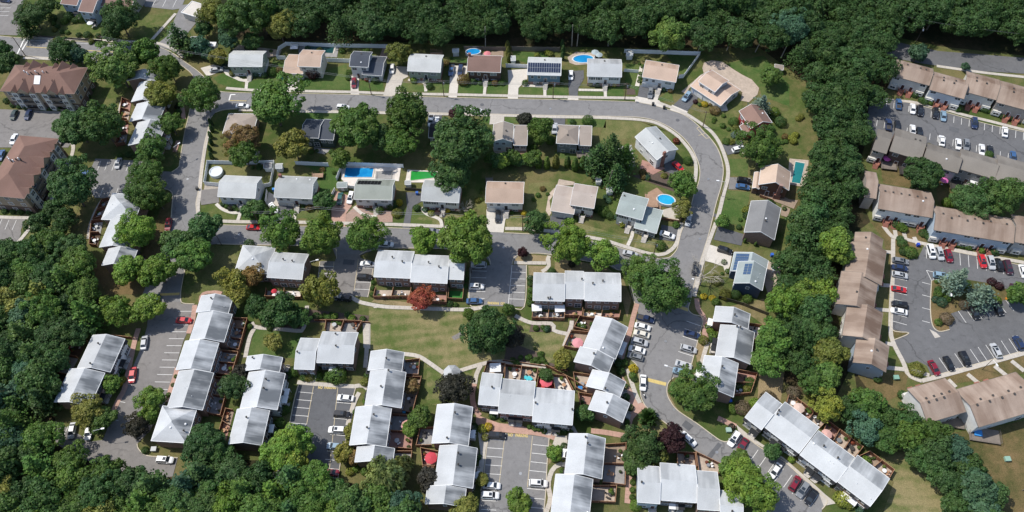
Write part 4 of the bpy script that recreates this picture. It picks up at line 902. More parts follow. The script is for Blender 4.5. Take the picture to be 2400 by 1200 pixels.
for x, y in ((1130,246),(1588,282),(1675,505),(1010,560)): disc(x, y, .7)
kerbs('kerb', [OUT, '1572,602 '+INN[9:], '478,520 505,527 645,530 807,532 960,536 1057,540 1130,543', '1182,546 1287,551', '1325,553 1370,562 1407,570 1452,581 1495,594 1530,604 1556,607 1572,602', '510,572 620,575 700,576 780,582 788,592 789,607', '842,598 858,590 885,585 930,582 1057,584 1120,590 1145,604 1149,620', '1200,620 1204,606 1220,597 1260,594 1300,599 1425,622 1445,632 1466,640 1480,690 1488,712', WN, WS, '498,272 492,282 486,314 481,340 474,390 467,440 460,475 462,498 468,512 482,523', '462,196 455,215 448,245 440,282 434,306 428,340 422,378 419,392 402,404', '385,442 398,447 405,457 402,500 401,525 395,550 380,590', '434,632 425,675 424,702 430,711 456,713', '1618,706 1613,725 1624,737 1647,747 1637,792 1621,853 1617,872', '1579,885 1566,898 1563,920 1571,941 1589,963 1632,992 1675,1024 1692,1034 1707,1034 1727,1016', '1749,1024 1783,1050 1835,1080 1881,1121 1918,1154 1939,1174 1926,1194', '1513,953 1551,985 1595,1020 1629,1056 1662,1081', '1497,737 1488,768 1480,797 1472,829', '1482,846 1494,860 1499,893 1502,930 1513,953', '1105,627 1099,712 1133,716', '1234,622 1229,719 1194,718', '750,613 745,660 739,682', '862,697 868,670 876,622', '700,902 690,937 676,1010', '834,908 825,945 815,1012 800,1075 792,1124', '1147,1013 1140,1055 1134,1112 1127,1150', '1287,1026 1282,1092 1280,1140 1275,1200', '2080,231 2137,243 2230,268 2312,291 2400,310 2460,325', '2165,577 2205,584 2305,604 2440,632', '2183,658 2180,720 2185,762 2200,777 2225,773', '2182,882 2222,872 2400,822 2460,804', '2090,602 2090,700 2087,770 2130,781 2086,800', '322,1040 325,1052 342,1067 375,1071 417,1073'])
# pavements and paths
slabs('pavement', ['530,207 600,212 700,214 817,216 900,219 1000,221 1060,222 1190,225 1340,228 1462,230 1495,231', '1540,240 1575,253 1605,266 1622,276 1650,295 1670,312 1687,337 1700,370 1706,395 1705,420 1697,450 1685,500 1675,530 1660,570 1647,610 1637,650 1627,695', '560,258 640,259 700,261 812,263 1000,267 1150,270 1290,274 1400,276 1450,278 1490,280 1525,285 1550,294 1576,310 1592,323 1608,341 1622,361 1630,382 1631,405 1627,432', '496,290 487,318 480,350 472,405 468,450 464,490 468,506 480,514 500,517 555,520 675,521 775,523 900,526 960,528 1057,532 1135,535', '1184,536 1230,537 1287,542 1340,548 1372,555 1415,563 1450,574 1490,586 1522,595 1550,597 1572,587 1586,570 1592,545 1598,522', '62,86 175,92 250,96 350,100 378,104 405,116 430,135', '55,136 107,138 237,146', '355,95 412,32', '2195,155 2300,170 2400,181 2460,188'], 'concrete')
slabs('footpath', ['820,694 835,704 850,710 900,719 962,722 1087,726 1132,720', '1207,740 1245,757 1295,759 1298,775 1330,783', '1340,752 1338,768 1322,812', '590,756 600,767 650,771 705,776 712,768 716,750 720,717', '596,771 585,792 575,838', '860,757 861,790 859,830 856,862', '947,830 980,835 1005,850 1040,875', '1075,870 1117,857 1145,850 1175,848', '1280,860 1175,847', '1127,857 1117,877 1113,900', '697,896 750,901 830,906 848,902 862,912', '842,920 832,940 822,970 815,997', '1286,620 1283,607 1287,600', '1204,616 1280,617', '1284,604 1286,625 1270,637', '1238,652 1244,647', '1325,1026 1322,1050 1303,1056 1298,1080', '1325,1085 1300,1095 1289,1115 1285,1140 1290,1170 1278,1205', '1660,800 1650,830 1645,850 1632,880 1622,900', '1470,865 1478,890 1490,925 1500,945', '2093,560 2092,640 2087,760 2092,800 2117,850 2130,880 2160,893', '2070,530 2092,556 2117,560 2180,575 2300,598 2400,616 2460,628', '2160,893 2230,875 2400,828 2470,808', '2088,236 2140,240 2210,256 2260,270 2330,287 2400,305 2460,320', '168,332 172,350 160,390 148,410', '155,400 140,450 120,490 85,510 -30,508', '85,508 70,535 40,572', '120,430 122,470 118,490', '240,470 225,495 212,530 208,560', '285,240 280,265', '1340,1000 1348,1015 1355,1030', '2166,213 2172,235', '2178,880 2130,866', '2066,590 2090,592', '2062,668 2088,670', '2050,725 2085,728', '2075,805 2092,808', '2078,862 2118,866', '2142,556 2150,573', '2118,545 2122,560', '2097,540 2100,558', '2222,890 2240,908', '2267,877 2295,900', '2330,858 2360,882', '2370,846 2400,870', '2365,240 2366,272'], 'concrete')
slabs('brick_path', ['1493,712 1483,747 1475,781 1464,813 1456,842', '1633,700 1636,723 1648,741 1653,760 1652,787 1662,803', '457,715 452,750 442,782', '416,862 412,880 400,915 392,942', '325,770 316,800 305,850 292,912 282,930 265,965 255,985', '424,224 428,256 431,280', '418,330 410,356', '1112,900 1107,925 1112,957 1125,975', ('490,800 470,700 500,685 520,688', 1.1), '1682,980 1725,1000', '1385,1010 1420,1014 1466,1022', '1475,1110 1470,1180'], 'pink_brick', 1.5, 1.2)
for s, m in (('1117,972 1150,985 1170,992 1220,997 1250,1009 1275,1012 1307,1019 1307,1036 1280,1025 1250,1020 1165,1012 1147,1010 1131,1011 1115,990', 'pink_brick'), ('1455,876 1472,902 1487,925 1502,942 1516,953 1497,968 1484,982 1478,1004 1473,1000 1476,975 1480,955 1470,930', 'pink_brick'), ('1725,995 1755,1020 1784,1040 1835,1072 1900,1128 1935,1160 1960,1180 1930,1186 1918,1154 1881,1119 1835,1077 1783,1047 1733,1018', 'concrete'), ('1120,1012 1130,1012 1146,1016 1138,1056 1132,1112 1120,1112 1126,1060', 'concrete'), ('1290,1056 1302,1022 1328,1022 1326,1052 1310,1058', 'concrete'), ('2200,880 2230,868 2245,862 2252,868 2214,882', 'concrete'),
             ('470,160 500,152 537,160 538,172 570,186 592,184 583,194 560,190 530,176 522,166 497,176 485,179', 'concrete_pale'), ('670,182 702,187 697,214 670,212', 'concrete_pale'), ('822,222 822,207 821,190 819,175 825,170 842,184 840,207 842,222', 'concrete_pale'), ('915,155 955,157 957,180 945,186 936,215 932,227 898,226 905,200', 'concrete'), ('1055,154 1095,155 1095,172 1075,190 1071,229 1051,228 1054,200', 'concrete_pale'), ('1190,165 1236,162 1236,185 1225,197 1215,207 1214,232 1190,231 1192,197', 'concrete_pale'), ('1337,167 1368,165 1369,185 1355,207 1354,226 1334,226 1332,195', 'asphalt_dark'), ('1332,226 1355,226 1356,236 1330,235', 'concrete_pale'), ('1500,199 1535,202 1530,232 1494,227', 'asphalt_dark'), ('1537,205 1550,203 1540,240 1530,238', 'concrete_pale'), ('1490,226 1545,236 1560,256 1530,247 1488,240', 'concrete_pale'), ('1500,155 1507,157 1498,203 1488,202', 'concrete_pale'),
             ('1615,211 1640,225 1610,262 1578,247', 'asphalt_dark'), ('1575,246 1612,262 1606,271 1570,258', 'concrete_pale'), ('1692,340 1740,329 1742,345 1720,360 1705,364', 'asphalt_dark'), ('1710,416 1760,417 1756,446 1707,444', 'asphalt_old'), ('1682,531 1745,550 1737,576 1672,562', 'asphalt_dark'), ('1655,572 1667,575 1717,590 1710,625 1700,642 1695,625 1672,617 1645,610', 'concrete_pale'), ('1557,380 1587,377 1602,400 1575,409 1557,400', 'asphalt_dark'), ('1004,268 1036,269 1035,289 1002,289', 'asphalt_dark'), ('1150,268 1182,269 1181,290 1147,292', 'concrete'), ('1290,272 1325,273 1324,292 1306,295 1304,317 1292,315', 'asphalt_dark'), ('466,446 512,442 514,475 472,481', 'asphalt_old'), ('654,481 687,484 680,524 646,522', 'asphalt_dark'), ('630,450 650,462 655,482 641,490 624,478', 'concrete'), ('787,447 825,462 825,482 812,500 809,532 778,531 777,495', 'pink_brick'), ('951,451 987,452 989,472 967,485 960,536 943,535 954,485', 'asphalt_dark'), ('1140,491 1177,492 1192,500 1184,517 1180,546 1130,543 1141,532', 'concrete_pale'), ('1290,506 1325,505 1322,552 1289,550', 'asphalt_dark'), ('1550,527 1590,535 1582,566 1545,562', 'asphalt_dark'), ('1300,440 1286,455 1279,495 1287,507 1292,500 1288,470 1305,448', 'patio_tan'), ('1305,437 1310,420 1347,427 1345,434', 'patio_tan'),
             ('1650,147 1667,142 1692,145 1725,167 1740,176 1762,187 1779,207 1775,222 1755,240 1735,236 1740,217 1700,190 1650,175 1646,160', 'patio_tan'), ('1597,215 1640,178 1646,182 1615,208 1608,222', 'patio_tan'), ('1665,232 1702,246 1706,260 1680,262', 'concrete_pale'), ('1795,440 1850,468 1870,470 1860,490 1800,466 1778,460', 'patio_brown'), ('1800,612 1832,625 1825,660 1800,690 1790,660', 'patio_tan'), ('1832,480 1852,490 1846,510 1830,505', 'patio_brown'), ('1100,120 1130,125 1180,118 1180,135 1140,140 1090,132', 'patio_brown'), ('1330,135 1350,122 1400,125 1392,150 1350,153 1335,148', 'patio_tan'), ('1518,452 1540,440 1556,455 1548,492 1520,480', 'deck_wood'), ('1548,494 1600,478 1590,522 1556,508', 'concrete'), ('800,388 940,392 935,425 880,420 820,440 800,420', 'patio_white'), ('955,398 1035,402 1035,420 1000,428 950,428', 'patio_white'), ('735,345 780,350 760,362 740,358', 'patio_grey'), ('1155,345 1235,350 1230,366 1160,365', 'patio_tan'), ('700,108 795,105 790,135 700,130', 'patio_grey'), ('1505,375 1560,395 1530,410 1500,395', 'patio_red'), ('1405,350 1480,340 1490,390 1440,400 1400,380', 'patio_grey'), ('545,350 610,355 605,378 548,375', 'patio_tan'), ('1738,360 1760,340 1800,335 1815,350 1790,360', 'concrete'), ('480,0 497,30 478,62 458,60', 'concrete_pale'), ('1850,372 1895,376 1890,440 1845,432', 'patio_tan')):
    sheet('driveway' if m in ('asphalt_dark', 'asphalt_old') else 'paving', s, m, 'drive')
slabs('garden_path', ['579,188 577,209', '1139,186 1135,223', '1277,200 1277,226', '1225,201 1277,203', '1418,202 1419,228', '1356,211 1418,212', '507,478 522,491 545,499 563,498', '567,488 556,522', '957,187 975,191 995,195 998,215', '987,487 1000,502 1030,514 1036,530', '830,485 850,502 876,508 882,495', '880,500 877,523', '1480,527 1482,550 1471,576', '693,490 690,515', '880,720 880,722'], 'concrete_pale', 1.1, 1.1)
# ================================================================== detached houses
def D(q, h, rise=1.9, ridge='f', wall='w_white', roof='roof_white', base=None, sides=None, **k): return dict(q=q, h=h, rise=rise, ridge=ridge, wall=wall, roof=roof, base=base, sides=sides or {}, **k)
BI = {'F': 'bi', 'R': 'gab', 'L': 'gab', 'B': 'back'}
def house(label, specs, land, **k): return building('house', label, 'house', specs, land, **k)
house('pale grey gambrel house at the head of the curved road', [D('537,155 613,157 626,119 545,120', 5.1, 2.1, wall='w_sage', roof='roof_palegrey', base='w_palegrey', sides=BI, vents=[('B', .4, .7, 'pipe')])], 'pale grey gambrel house')
house('cream split level house with a peach roof and white garage', [D('700,156 752,157 761,119 707,116', 5.9, 1.7, wall='w_cream', roof='roof_peach', sides={'F': 'two', 'R': 'gab'}, vents=[('B', .5, .6, 'box')]), D('666,172 719,173 715,129 674,127', 3.1, 1.5, wall='w_cream', roof='roof_peach', sides={'F': 'gar', 'L': 'gab'})], 'cream house with peach roof')
house('white split level house with a dark slate roof', [D('821,155 864,158 872,122 827,120', 5.9, 1.7, wall='w_white', roof='roof_slate', sides={'F': 'two', 'L': 'gab'}, vents=[('F', .6, .4, 'white'), ('B', .5, .6, 'box')]), D('841,175 897,177 905,133 868,131', 3.2, 1.6, wall='w_palegrey', roof='roof_slate', sides={'R': 'gab', 'F': 'low'})], 'dark slate roofed white house')
house('sage green and brick house with a pale grey roof', [D('957,166 1033,170 1039,129 961,126', 5.1, 2.0, wall='w_sage', roof='roof_palegrey', base='brick_red', sides=BI, vents=[('B', .5, .5, 'box'), ('B', .15, .5, 'pipe')])], 'sage green house')
T_, B_ = house('dark brown house with a brown roof and front garden steps', [D('1096,167 1173,170 1177,131 1098,129', 5.1, 2.0, wall='w_darkbrown', roof='roof_brown', base='brick_dark', sides=BI)], 'dark brown house'); vent(T_, B_[0], 'B', .97, .3, 'stack')
T_, B_ = house('blue house with two rows of solar panels and a red door', [D('1237,175 1315,177 1316,136 1237,134', 5.1, 2.0, wall='w_blue', roof='roof_palegrey', base='brick_red', sides=BI, vents=[('B', .5, .6, 'box'), ('B', .4, .4, 'pipe')])], 'blue house with solar panels'); solar(T_, B_[0], 'F', 2, 14, .01, .98, .2, .95)
house('white house with black shutters over a brick base', [D('1376,179 1457,180 1456,140 1377,137', 5.1, 2.0, wall='w_white', roof='roof_white_f', base='brick_red', sides={'F': 'bis', 'R': 'gab', 'L': 'gab', 'B': 'back'}, vents=[('B', .5, .5, 'box')])], 'white house with black shutters')
house('pale house with a peach roof and a double garage', [D('1504,181 1584,192 1592,154 1515,140', 5.2, 2.0, wall='w_palegrey', roof='roof_peach', base='w_palegrey', sides={'F': 'big', 'R': 'gab', 'L': 'gab'}, vents=[('B', .5, .6, 'box')])], 'peach roofed house with double garage')
T_, B_ = house('split level house with tan roofs beside a large curved patio', [D('1640,191 1677,218 1707,187 1666,164', 5.6, 1.3, wall='w_palegrey', roof='roof_peach', sides={'F': 'two', 'R': 'gab'}), D('1616,202 1691,247 1738,208 1662,168', 3.1, 1.5, wall='w_palegrey', roof='roof_peach', sides={'F': 'gar', 'R': 'low'})], 'split level house by the curved patio'); vent(T_, B_[1], 'B', .9, .3, 'stack')
T_, B_ = house('dark red barn style house with a brown roof', [D('1760,301 1811,287 1781,247 1732,260', 5.2, 2.0, 's', wall='w_red', roof='roof_brown_s', sides={'L': 'two', 'F': 'gab'}, vents=[('R', .5, .4, 'white')]), D('1747,318 1763,310 1754,288 1735,296', 3.0, .8, 's', wall='w_red', roof='roof_brown_s', sides={'L': 'low'})], 'dark red house')
T_, B_ = house('brown chalet house with a pink tan roof and tall chimney', [D('1777,431 1850,448 1852,402 1785,392', 5.0, 2.8, 's', wall='w_brown', roof='roof_peach_s', base='brick_dark', sides={'F': 'two', 'R': 'gab', 'L': 'low'}, vents=[('R', .5, .5, 'pipe')]), D('1760,441 1778,442 1786,398 1770,412', 3.2, .5, 's', wall='w_brown', roof='roof_peach_s', base='brick_dark', sides={'L': 'two'})], 'brown chalet house')
mb = MB(); mb.box(-.55,.55,-.9,-.02,0,7.2); mb.box(-1.1,1.1,-.95,-.015,0,2.2); x, y = B_[0].wallpt('F', .72); link('chimney', mb.mesh('chimney', M['brick_red']), T_, (x, y-.05, 0))
house('grey roofed house with a tan brick gable above the driveway', [D('1745,545 1814,561 1831,489 1760,470', 5.0, 2.3, 's', wall='brick_brown', roof='roof_midgrey', sides={'L': 'two', 'R': 'back'}, vents=[('R', .45, .85, 'white'), ('R', .38, .85, 'box')])], 'grey roofed brick gable house')
T_, B_ = house('navy blue house with blue solar panels on two roofs', [D('1720,664 1786,680 1797,630 1731,612', 5.6, 2.2, 's', wall='w_navy', roof='roof_bluegrey_s', sides={'F': 'gab', 'L': 'two'}, vents=[('R', .2, .6, 'white'), ('R', .4, .5, 'pipe'), ('R', .6, .4, 'pipe')]), D('1710,638 1792,652 1801,612 1722,590', 4.6, 2.2, 's', wall='w_navy', roof='roof_bluegrey_s', sides={'L': 'two'})], 'navy blue house'); solar(T_, B_[1], 'L', 1, 6, .08, .96, .12, .85, 'solar_blue'); solar(T_, B_[0], 'L', 2, 4, .12, .62, .45, .95, 'solar_blue')
T_, B_ = house('white house with a pale grey roof on the inside of the bend', [D('1541,374 1590,350 1536,296 1487,322', 5.2, 1.9, 's', wall='w_white', roof='roof_grey', sides={'L': 'back', 'F': 'gab', 'R': 'two'}, vents=[('L', .5, .6, 'white'), ('L', .4, .5, 'pipe'), ('R', .5, .7, 'box')])], 'pale house inside the bend')
mb = MB(); mb.box(-.5,.5,-.7,-.02,0,7.6); x, y = B_[0].wallpt('F', .3); link('chimney', mb.mesh('chimney', M['brick_red']), T_, (x, y, 0))
house('low taupe roofed house under a large street corner tree', [D('522,312 604,313 594,267 536,266', 3.6, 1.0, 'h', wall='brick_brown', roof='roof_taupe', sides={'F': 'back'})], 'low taupe roofed house')
house('dark green house with a slate roof, seen from the back', [D('710,322 751,324 755,281 714,279', 5.0, 1.6, wall='w_darkgreen', roof='roof_slate', sides={'F': 'back'}), D('751,327 786,328 790,280 757,280', 4.4, 1.5, wall='w_darkgreen', roof='roof_slate', sides={'F': 'two'})], 'dark green house')
house('black roofed house half hidden under a big tree', [D('1003,322 1065,324 1058,289 1010,289', 4.4, 1.5, wall='w_greywall', roof='roof_black', sides={'F': 'back'})], 'black roofed house')
house('pale teal house with a taupe gable roof and rear deck', [D('1154,331 1201,333 1205,291 1157,291', 5.4, 1.5, 's', wall='w_teal', roof='roof_taupe_s', sides={'F': 'back'}, vents=[('R', .5, .7, 'box')]), D('1203,340 1235,341 1238,294 1207,293', 4.4, 1.5, wall='w_white', roof='roof_taupe', sides={'F': 'two'})], 'pale teal house')
house('grey house with a taupe hip roof and rear deck', [D('1305,336 1355,338 1357,295 1306,292', 5.2, 1.4, 'h', wall='w_greywall', roof='roof_taupe', sides={'F': 'back'}, vents=[('F', .5, .7, 'box')]), D('1357,341 1387,341 1386,295 1357,294', 4.2, 1.4, wall='w_greywall', roof='roof_taupe', sides={'F': 'two'})], 'grey house with hip roof')
house('white corner house with a pale grey roof beside the round pool', [D('512,461 600,465 612,415 525,411', 5.1, 2.2, wall='w_palegrey', roof='roof_palegrey', base='w_palegrey', sides=BI)], 'white corner house')
T_, B_ = house('white house with a stained grey roof and dark driveway', [D('644,462 732,466 743,416 655,412', 5.1, 2.2, wall='w_white', roof='roof_grey', base='brick_red', sides={'F': 'big', 'R': 'gab', 'L': 'gab'}, vents=[('B', .5, .4, 'white'), ('B', .15, .4, 'white'), ('B', .1, .2, 'pipe')])], 'white house with dark driveway'); vent(T_, B_[0], 'B', .96, .2, 'stack')
T_, B_ = house('grey green roofed house with a strip of black solar panels', [D('831,467 920,469 925,421 837,419', 5.1, 2.1, wall='w_palegrey', roof='roof_greygreen', base='brick_red', sides=BI)], 'grey green roofed house'); solar(T_, B_[0], 'B', 1, 7, .33, .96, .3, .92, 'solar_black')
house('white gabled house with a tree shaded pale roof', [D('989,471 1077,475 1081,427 994,421', 5.1, 2.1, wall='w_white', roof='roof_grey', base='brick_red', sides={'F': 'bis', 'R': 'gab', 'L': 'gab'})], 'white house by the green pool')
house('white house with a pink roof and white concrete drive', [D('1139,475 1226,477 1229,427 1140,425', 5.1, 2.0, wall='w_white', roof='roof_peach', base='brick_red', sides={'F': 'big', 'R': 'gab', 'L': 'gab'}, vents=[('B', .5, .3, 'box')])], 'pink roofed white house')
house('house with a mottled pinkish roof and white garage', [D('1337,480 1392,489 1402,438 1346,430', 5.6, 1.8, wall='w_white', roof='roof_mottled', base='brick_red', sides={'F': 'bis', 'R': 'gab'}, vents=[('F', .8, .8, 'pipe')]), D('1291,493 1351,504 1352,440 1304,434', 3.5, 1.7, wall='w_white', roof='roof_mottled', sides={'F': 'gar', 'L': 'gab'})], 'mottled roof house')
house('white corner house with a blue grey roof and arched window', [D('1444,499 1505,517 1521,465 1460,452', 5.8, 1.6, wall='w_white', roof='roof_bluegrey', sides={'F': 'bis', 'L': 'gab'}, vents=[('F', .6, .6, 'white'), ('B', .9, .4, 'box')]), D('1478,526 1535,552 1556,495 1512,482', 3.3, 1.5, wall='w_white', roof='roof_bluegrey', sides={'F': 'bis', 'R': 'gab'})], 'blue grey roofed corner house')
house('pale blue house with a brown roof at the top edge', [D('190,27 224,31 240,-12 205,-16', 6.0, 1.6, wall='w_slateblue', roof='roof_brown', sides={'F': 'tf', 'R': 'two'}), D('151,9 190,15 200,-30 165,-36', 6.0, 1.6, wall='w_slateblue', roof='roof_brown', sides={'F': 'tf'}), D('234,26 318,12 335,-28 245,-22', 4.6, 1.6, wall='w_taupe', roof='roof_brown', sides={'F': 'low'})], 'pale blue house at the top')
building('flat_roof_building', 'low building with a pale flat roof near the top edge', 'building', [D('455,56 478,31 465,-12 437,16', 3.4, ridge='x', wall='w_tanwall', roof='concrete_pale')], 'flat roofed building')
# ================================================================== brick town houses
V2 = [('F', .3, .93), ('F', .7, .93)]
def VS(*a): return [(s, u, v, k) for s, u, v, k in a]
def row(label, specs, land, name='town_house_row', **k): return building(name, label, 'town houses', specs, land, **k)
BB = 'brick_brown'
def tw(q, sides, roof='roof_white_f', ridge='f', h=5.7, rise=1.7, wall=BB, **k): return D(q, h, rise, ridge, wall, roof, None, sides, **k)
row('brick row with a pale hip roof and a gabled wing by the lower street', [tw('623,651 710,654 722,597 645,590', {'F': 'tr', 'B': 'tf', 'R': 'gab'}, vents=[('B', .62, .75, 'flue'), ('B', .35, .85, 'flue')]), tw('552,637 628,641 645,579 567,576', {'F': 'tr', 'L': 'tf'}, ridge='h', rise=2.2, vents=[('F', .5, .8, 'white')])], 'hip roofed brick row')
row('brick row of three stepped white roofs between two car parks', [tw('876,649 961,652 972,590 887,586', {'F': 'tr'}, vents=[('B', .55, .7, 'flue'), ('F', .75, .95, 'flue')]), tw('961,661 1049,664 1055,600 972,597', {'F': 'tr'}, vents=[('B', .55, .75, 'flue'), ('F', .75, .93, 'flue'), ('F', .1, .85, 'pipe')]), tw('1050,654 1087,656 1092,596 1055,593', {'F': 'tr', 'R': 'gab'}, vents=[('F', .3, .75, 'pipe')])], 'stepped brick row between car parks')
row('brick row with white roofs and fenced yards above the lawn', [tw('1249,704 1324,706 1323,641 1251,639', {'F': 'tr', 'L': 'gab'}, vents=[('F', .48, .12, 'flue'), ('F', .55, .14, 'flue')]), tw('1325,699 1368,701 1369,636 1323,635', {'F': 'tr'}, vents=[('B', .12, .8, 'flue')]), tw('1370,704 1455,707 1454,641 1370,638', {'F': 'tr', 'R': 'gab'}, vents=[('F', .22, .97, 'flue'), ('B', .5, .8, 'flue'), ('F', .95, .3, 'pipe')])], 'white roofed row above the lawn')
RS = {'R': 'tr', 'F': 'gab'}
row('long stepped brick row beside the western car park', [tw('461,733 535,735 545,698 471,692', RS, 'roof_white', 's', vents=[('R', .35, .3, 'pipe'), ('L', .3, .85, 'flue')]), tw('446,795 524,804 544,737 465,732', {'R': 'tr', 'L': 'tf', 'F': 'gab'}, 'roof_white', 's'), tw('412,867 492,871 513,806 435,797', {'R': 'tr', 'L': 'tf', 'F': 'gab'}, 'roof_white', 's'), tw('391,958 475,959 501,874 420,870', {'R': 'tr', 'L': 'tf'}, 'roof_white', 's', vents=[('L', .5, .75, 'pipe'), ('L', .45, .85, 'pipe'), ('R', .3, .7, 'pipe')]), tw('355,1033 437,1038 461,958 381,950', {'R': 'tr', 'F': 'gab'}, 'roof_white', 'h', rise=2.1, vents=[('R', .5, .3, 'white'), ('R', .3, .25, 'flue'), ('F', .5, .7, 'white')])], 'long western brick row')
row('grey roofed row with white fronts facing the walled car park', [tw('571,870 655,871 662,839 581,834', {'F': 'gab', 'R': 'tfs'}, 'roof_white', 's', vents=[('L', .2, .4, 'flue')]), tw('562,953 647,965 670,876 586,872', {'R': 'tfs', 'F': 'gab'}, 'roof_white', 's', wall='w_white', vents=[('R', .75, .85, 'flue'), ('R', .5, .85, 'flue')]), tw('536,1039 608,1045 636,965 557,956', {'R': 'tfs'}, 'roof_white', 's', wall='brick_dark', vents=[('L', .3, .85, 'flue')])], 'grey roofed row with white fronts')
row('pair of streaked grey roofs over white fronts, left of the western car park', [tw('184,862 260,873 291,793 215,786', {'R': 'tfs', 'F': 'gab'}, 'roof_white', 's', wall='w_white', vents=[('L', .3, .8, 'flue'), ('L', .9, .9, 'flue')]), tw('127,946 213,949 245,873 162,865', {'R': 'tfs', 'F': 'gab'}, 'roof_white', 's', vents=[('L', .6, .1, 'white'), ('L', .52, .1, 'flue')])], 'streaked pair of town houses')
row('brick pair with an offset lower wing beside the small lawn', [tw('744,850 827,852 840,780 754,777', {'F': 'tfs', 'R': 'gab'}, vents=[('B', .6, .2, 'flue'), ('F', .5, .9, 'flue')]), tw('690,865 740,866 747,794 704,792', {'F': 'tf', 'L': 'gab'}, vents=[('F', .1, .9, 'flue')], h=5.3)], 'brick pair by the small lawn')
row('staggered row of white roofs with courtyards on its right side', [tw('861,869 942,870 947,827 871,822', {'R': 'tr', 'L': 'tfs', 'F': 'gab'}, 'roof_white', 's', vents=[('R', .5, .93, 'flue')]), tw('855,950 939,959 952,872 869,870', {'R': 'tr', 'F': 'gab', 'L': 'tfs'}, 'roof_white', 's', vents=[('L', .5, .8, 'flue'), ('R', .95, .9, 'flue')]), tw('817,1044 905,1046 917,960 837,951', {'R': 'tr', 'F': 'gab', 'L': 'tfs'}, 'roof_white', 's', vents=[('R', .75, .85, 'flue'), ('L', .6, .9, 'flue')]), tw('831,1086 920,1084 925,1050 837,1048', {'R': 'tr', 'F': 'gab'}, 'roof_white', 's', h=5.3)], 'staggered row right of the walled car park')
row('white roofed row left of the lower middle car park', [tw('1011,1040 1097,1044 1108,955 1026,947', {'L': 'tr', 'R': 'tfs', 'F': 'gab'}, 'roof_white', 's', vents=[('R', .75, .9, 'flue'), ('L', .9, .85, 'flue')]), tw('1017,1136 1107,1146 1119,1051 1032,1044', {'L': 'tr', 'R': 'tfs', 'F': 'gab'}, 'roof_white', 's', vents=[('R', .78, .92, 'flue'), ('R', .5, .85, 'flue')]), tw('996,1181 1086,1188 1094,1147 1003,1137', {'R': 'tf', 'F': 'gab'}, 'roof_white', 's', wall='brick_dark')], 'row left of the lower middle car park')
T_, B_ = row('broad white roofed row facing the pink paved forecourt', [tw('1121,947 1167,952 1179,877 1131,874', {'F': 'tfs', 'B': 'tr'}, vents=[('F', .6, .95, 'flue')]), tw('1166,966 1247,975 1256,894 1178,888', {'F': 'tf', 'B': 'tr'}, wall='brick_red', vents=[('F', .3, .9, 'pipe')]), tw('1246,986 1341,998 1347,917 1256,908', {'F': 'tfs', 'B': 'tr', 'R': 'gab'}, wall='w_white', vents=[('F', .05, .93, 'flue'), ('F', .97, .75, 'flue')])], 'broad row by the pink forecourt')
row('stepped row with brick gables between the lawn and the eastern car park', [tw('1371,813 1445,845 1469,764 1392,741', {'L': 'tr', 'R': 'tf', 'F': 'gab'}, 'roof_white', 's', vents=[('L', .7, .8, 'pipe'), ('R', .12, .85, 'white')]), tw('1344,855 1429,871 1438,838 1357,814', {'L': 'tr', 'F': 'gab'}, 'roof_white', 's', vents=[('L', .3, .9, 'flue')]), tw('1374,911 1455,930 1466,891 1385,868', {'R': 'tf', 'F': 'gab'}, 'roof_white', 's', vents=[('R', .1, .9, 'flue')]), tw('1382,960 1462,992 1474,940 1392,917', {'R': 'tfs', 'F': 'gab'}, 'roof_white', 's', vents=[('L', .5, .85, 'flue')])], 'stepped row left of the eastern car park')
row('three roof row with grey streaked slopes right of the eastern car park', [tw('1669,753 1752,770 1759,737 1680,717', {'L': 'tf', 'F': 'gab'}, 'roof_white', 's', wall='brick_red', vents=[('R', .5, .9, 'flue')]), tw('1676,828 1754,859 1771,781 1691,760', {'L': 'tf', 'R': 'tr', 'F': 'gab'}, 'roof_white', 's', vents=[('L', .05, .9, 'flue'), ('R', .95, .9, 'flue')]), tw('1637,906 1717,935 1731,855 1653,830', {'L': 'tf', 'R': 'tr', 'F': 'gab'}, 'roof_white', 's', vents=[('R', .7, .93, 'flue')])], 'streaked row right of the eastern car park')
row('long diagonal white roofed row in the lower right', [tw('1750,980 1787,1010 1831,945 1791,917', {'F': 'tfs', 'L': 'gab'}, 'roof_white_f', wall='w_cream'), tw('1793,1003 1874,1062 1920,1001 1838,941', {'F': 'tfs', 'B': 'tr'}, 'roof_white_f', wall='w_white', vents=[('F', .05, .9, 'flue'), ('B', .98, .85, 'flue')]), tw('1874,1067 1962,1130 2003,1071 1917,1010', {'F': 'tfs', 'B': 'tr'}, 'roof_white_f', wall='w_white', vents=[('F', .1, .95, 'white'), ('B', .7, .8, 'flue'), ('B', .3, .9, 'flue'), ('F', .6, .7, 'pipe'), ('F', .7, .7, 'pipe')]), tw('1965,1132 2042,1187 2084,1120 2007,1066', {'F': 'tfs', 'B': 'tr', 'R': 'gab'}, 'roof_white_f', vents=[('F', .4, .5, 'pipe'), ('F', .9, .3, 'pipe')])], 'long diagonal row')
row('white roofed row at the bottom edge beside the loop road', [tw('1491,1176 1546,1181 1546,1094 1497,1091', {'F': 'tf', 'L': 'gab'}, wall='w_slateblue', vents=[('F', .15, .95, 'flue')]), tw('1548,1171 1630,1179 1632,1091 1547,1085', {'F': 'tf', 'B': 'tr'}, wall='brick_dark', vents=[('B', .5, .05, 'flue')]), tw('1631,1192 1685,1198 1682,1108 1635,1102', {'F': 'tf', 'B': 'tr'}), tw('1685,1225 1742,1237 1736,1157 1685,1145', {'F': 'tf', 'R': 'gab'}, vents=[('F', .5, .7, 'flue')])], 'bottom edge row by the loop road')
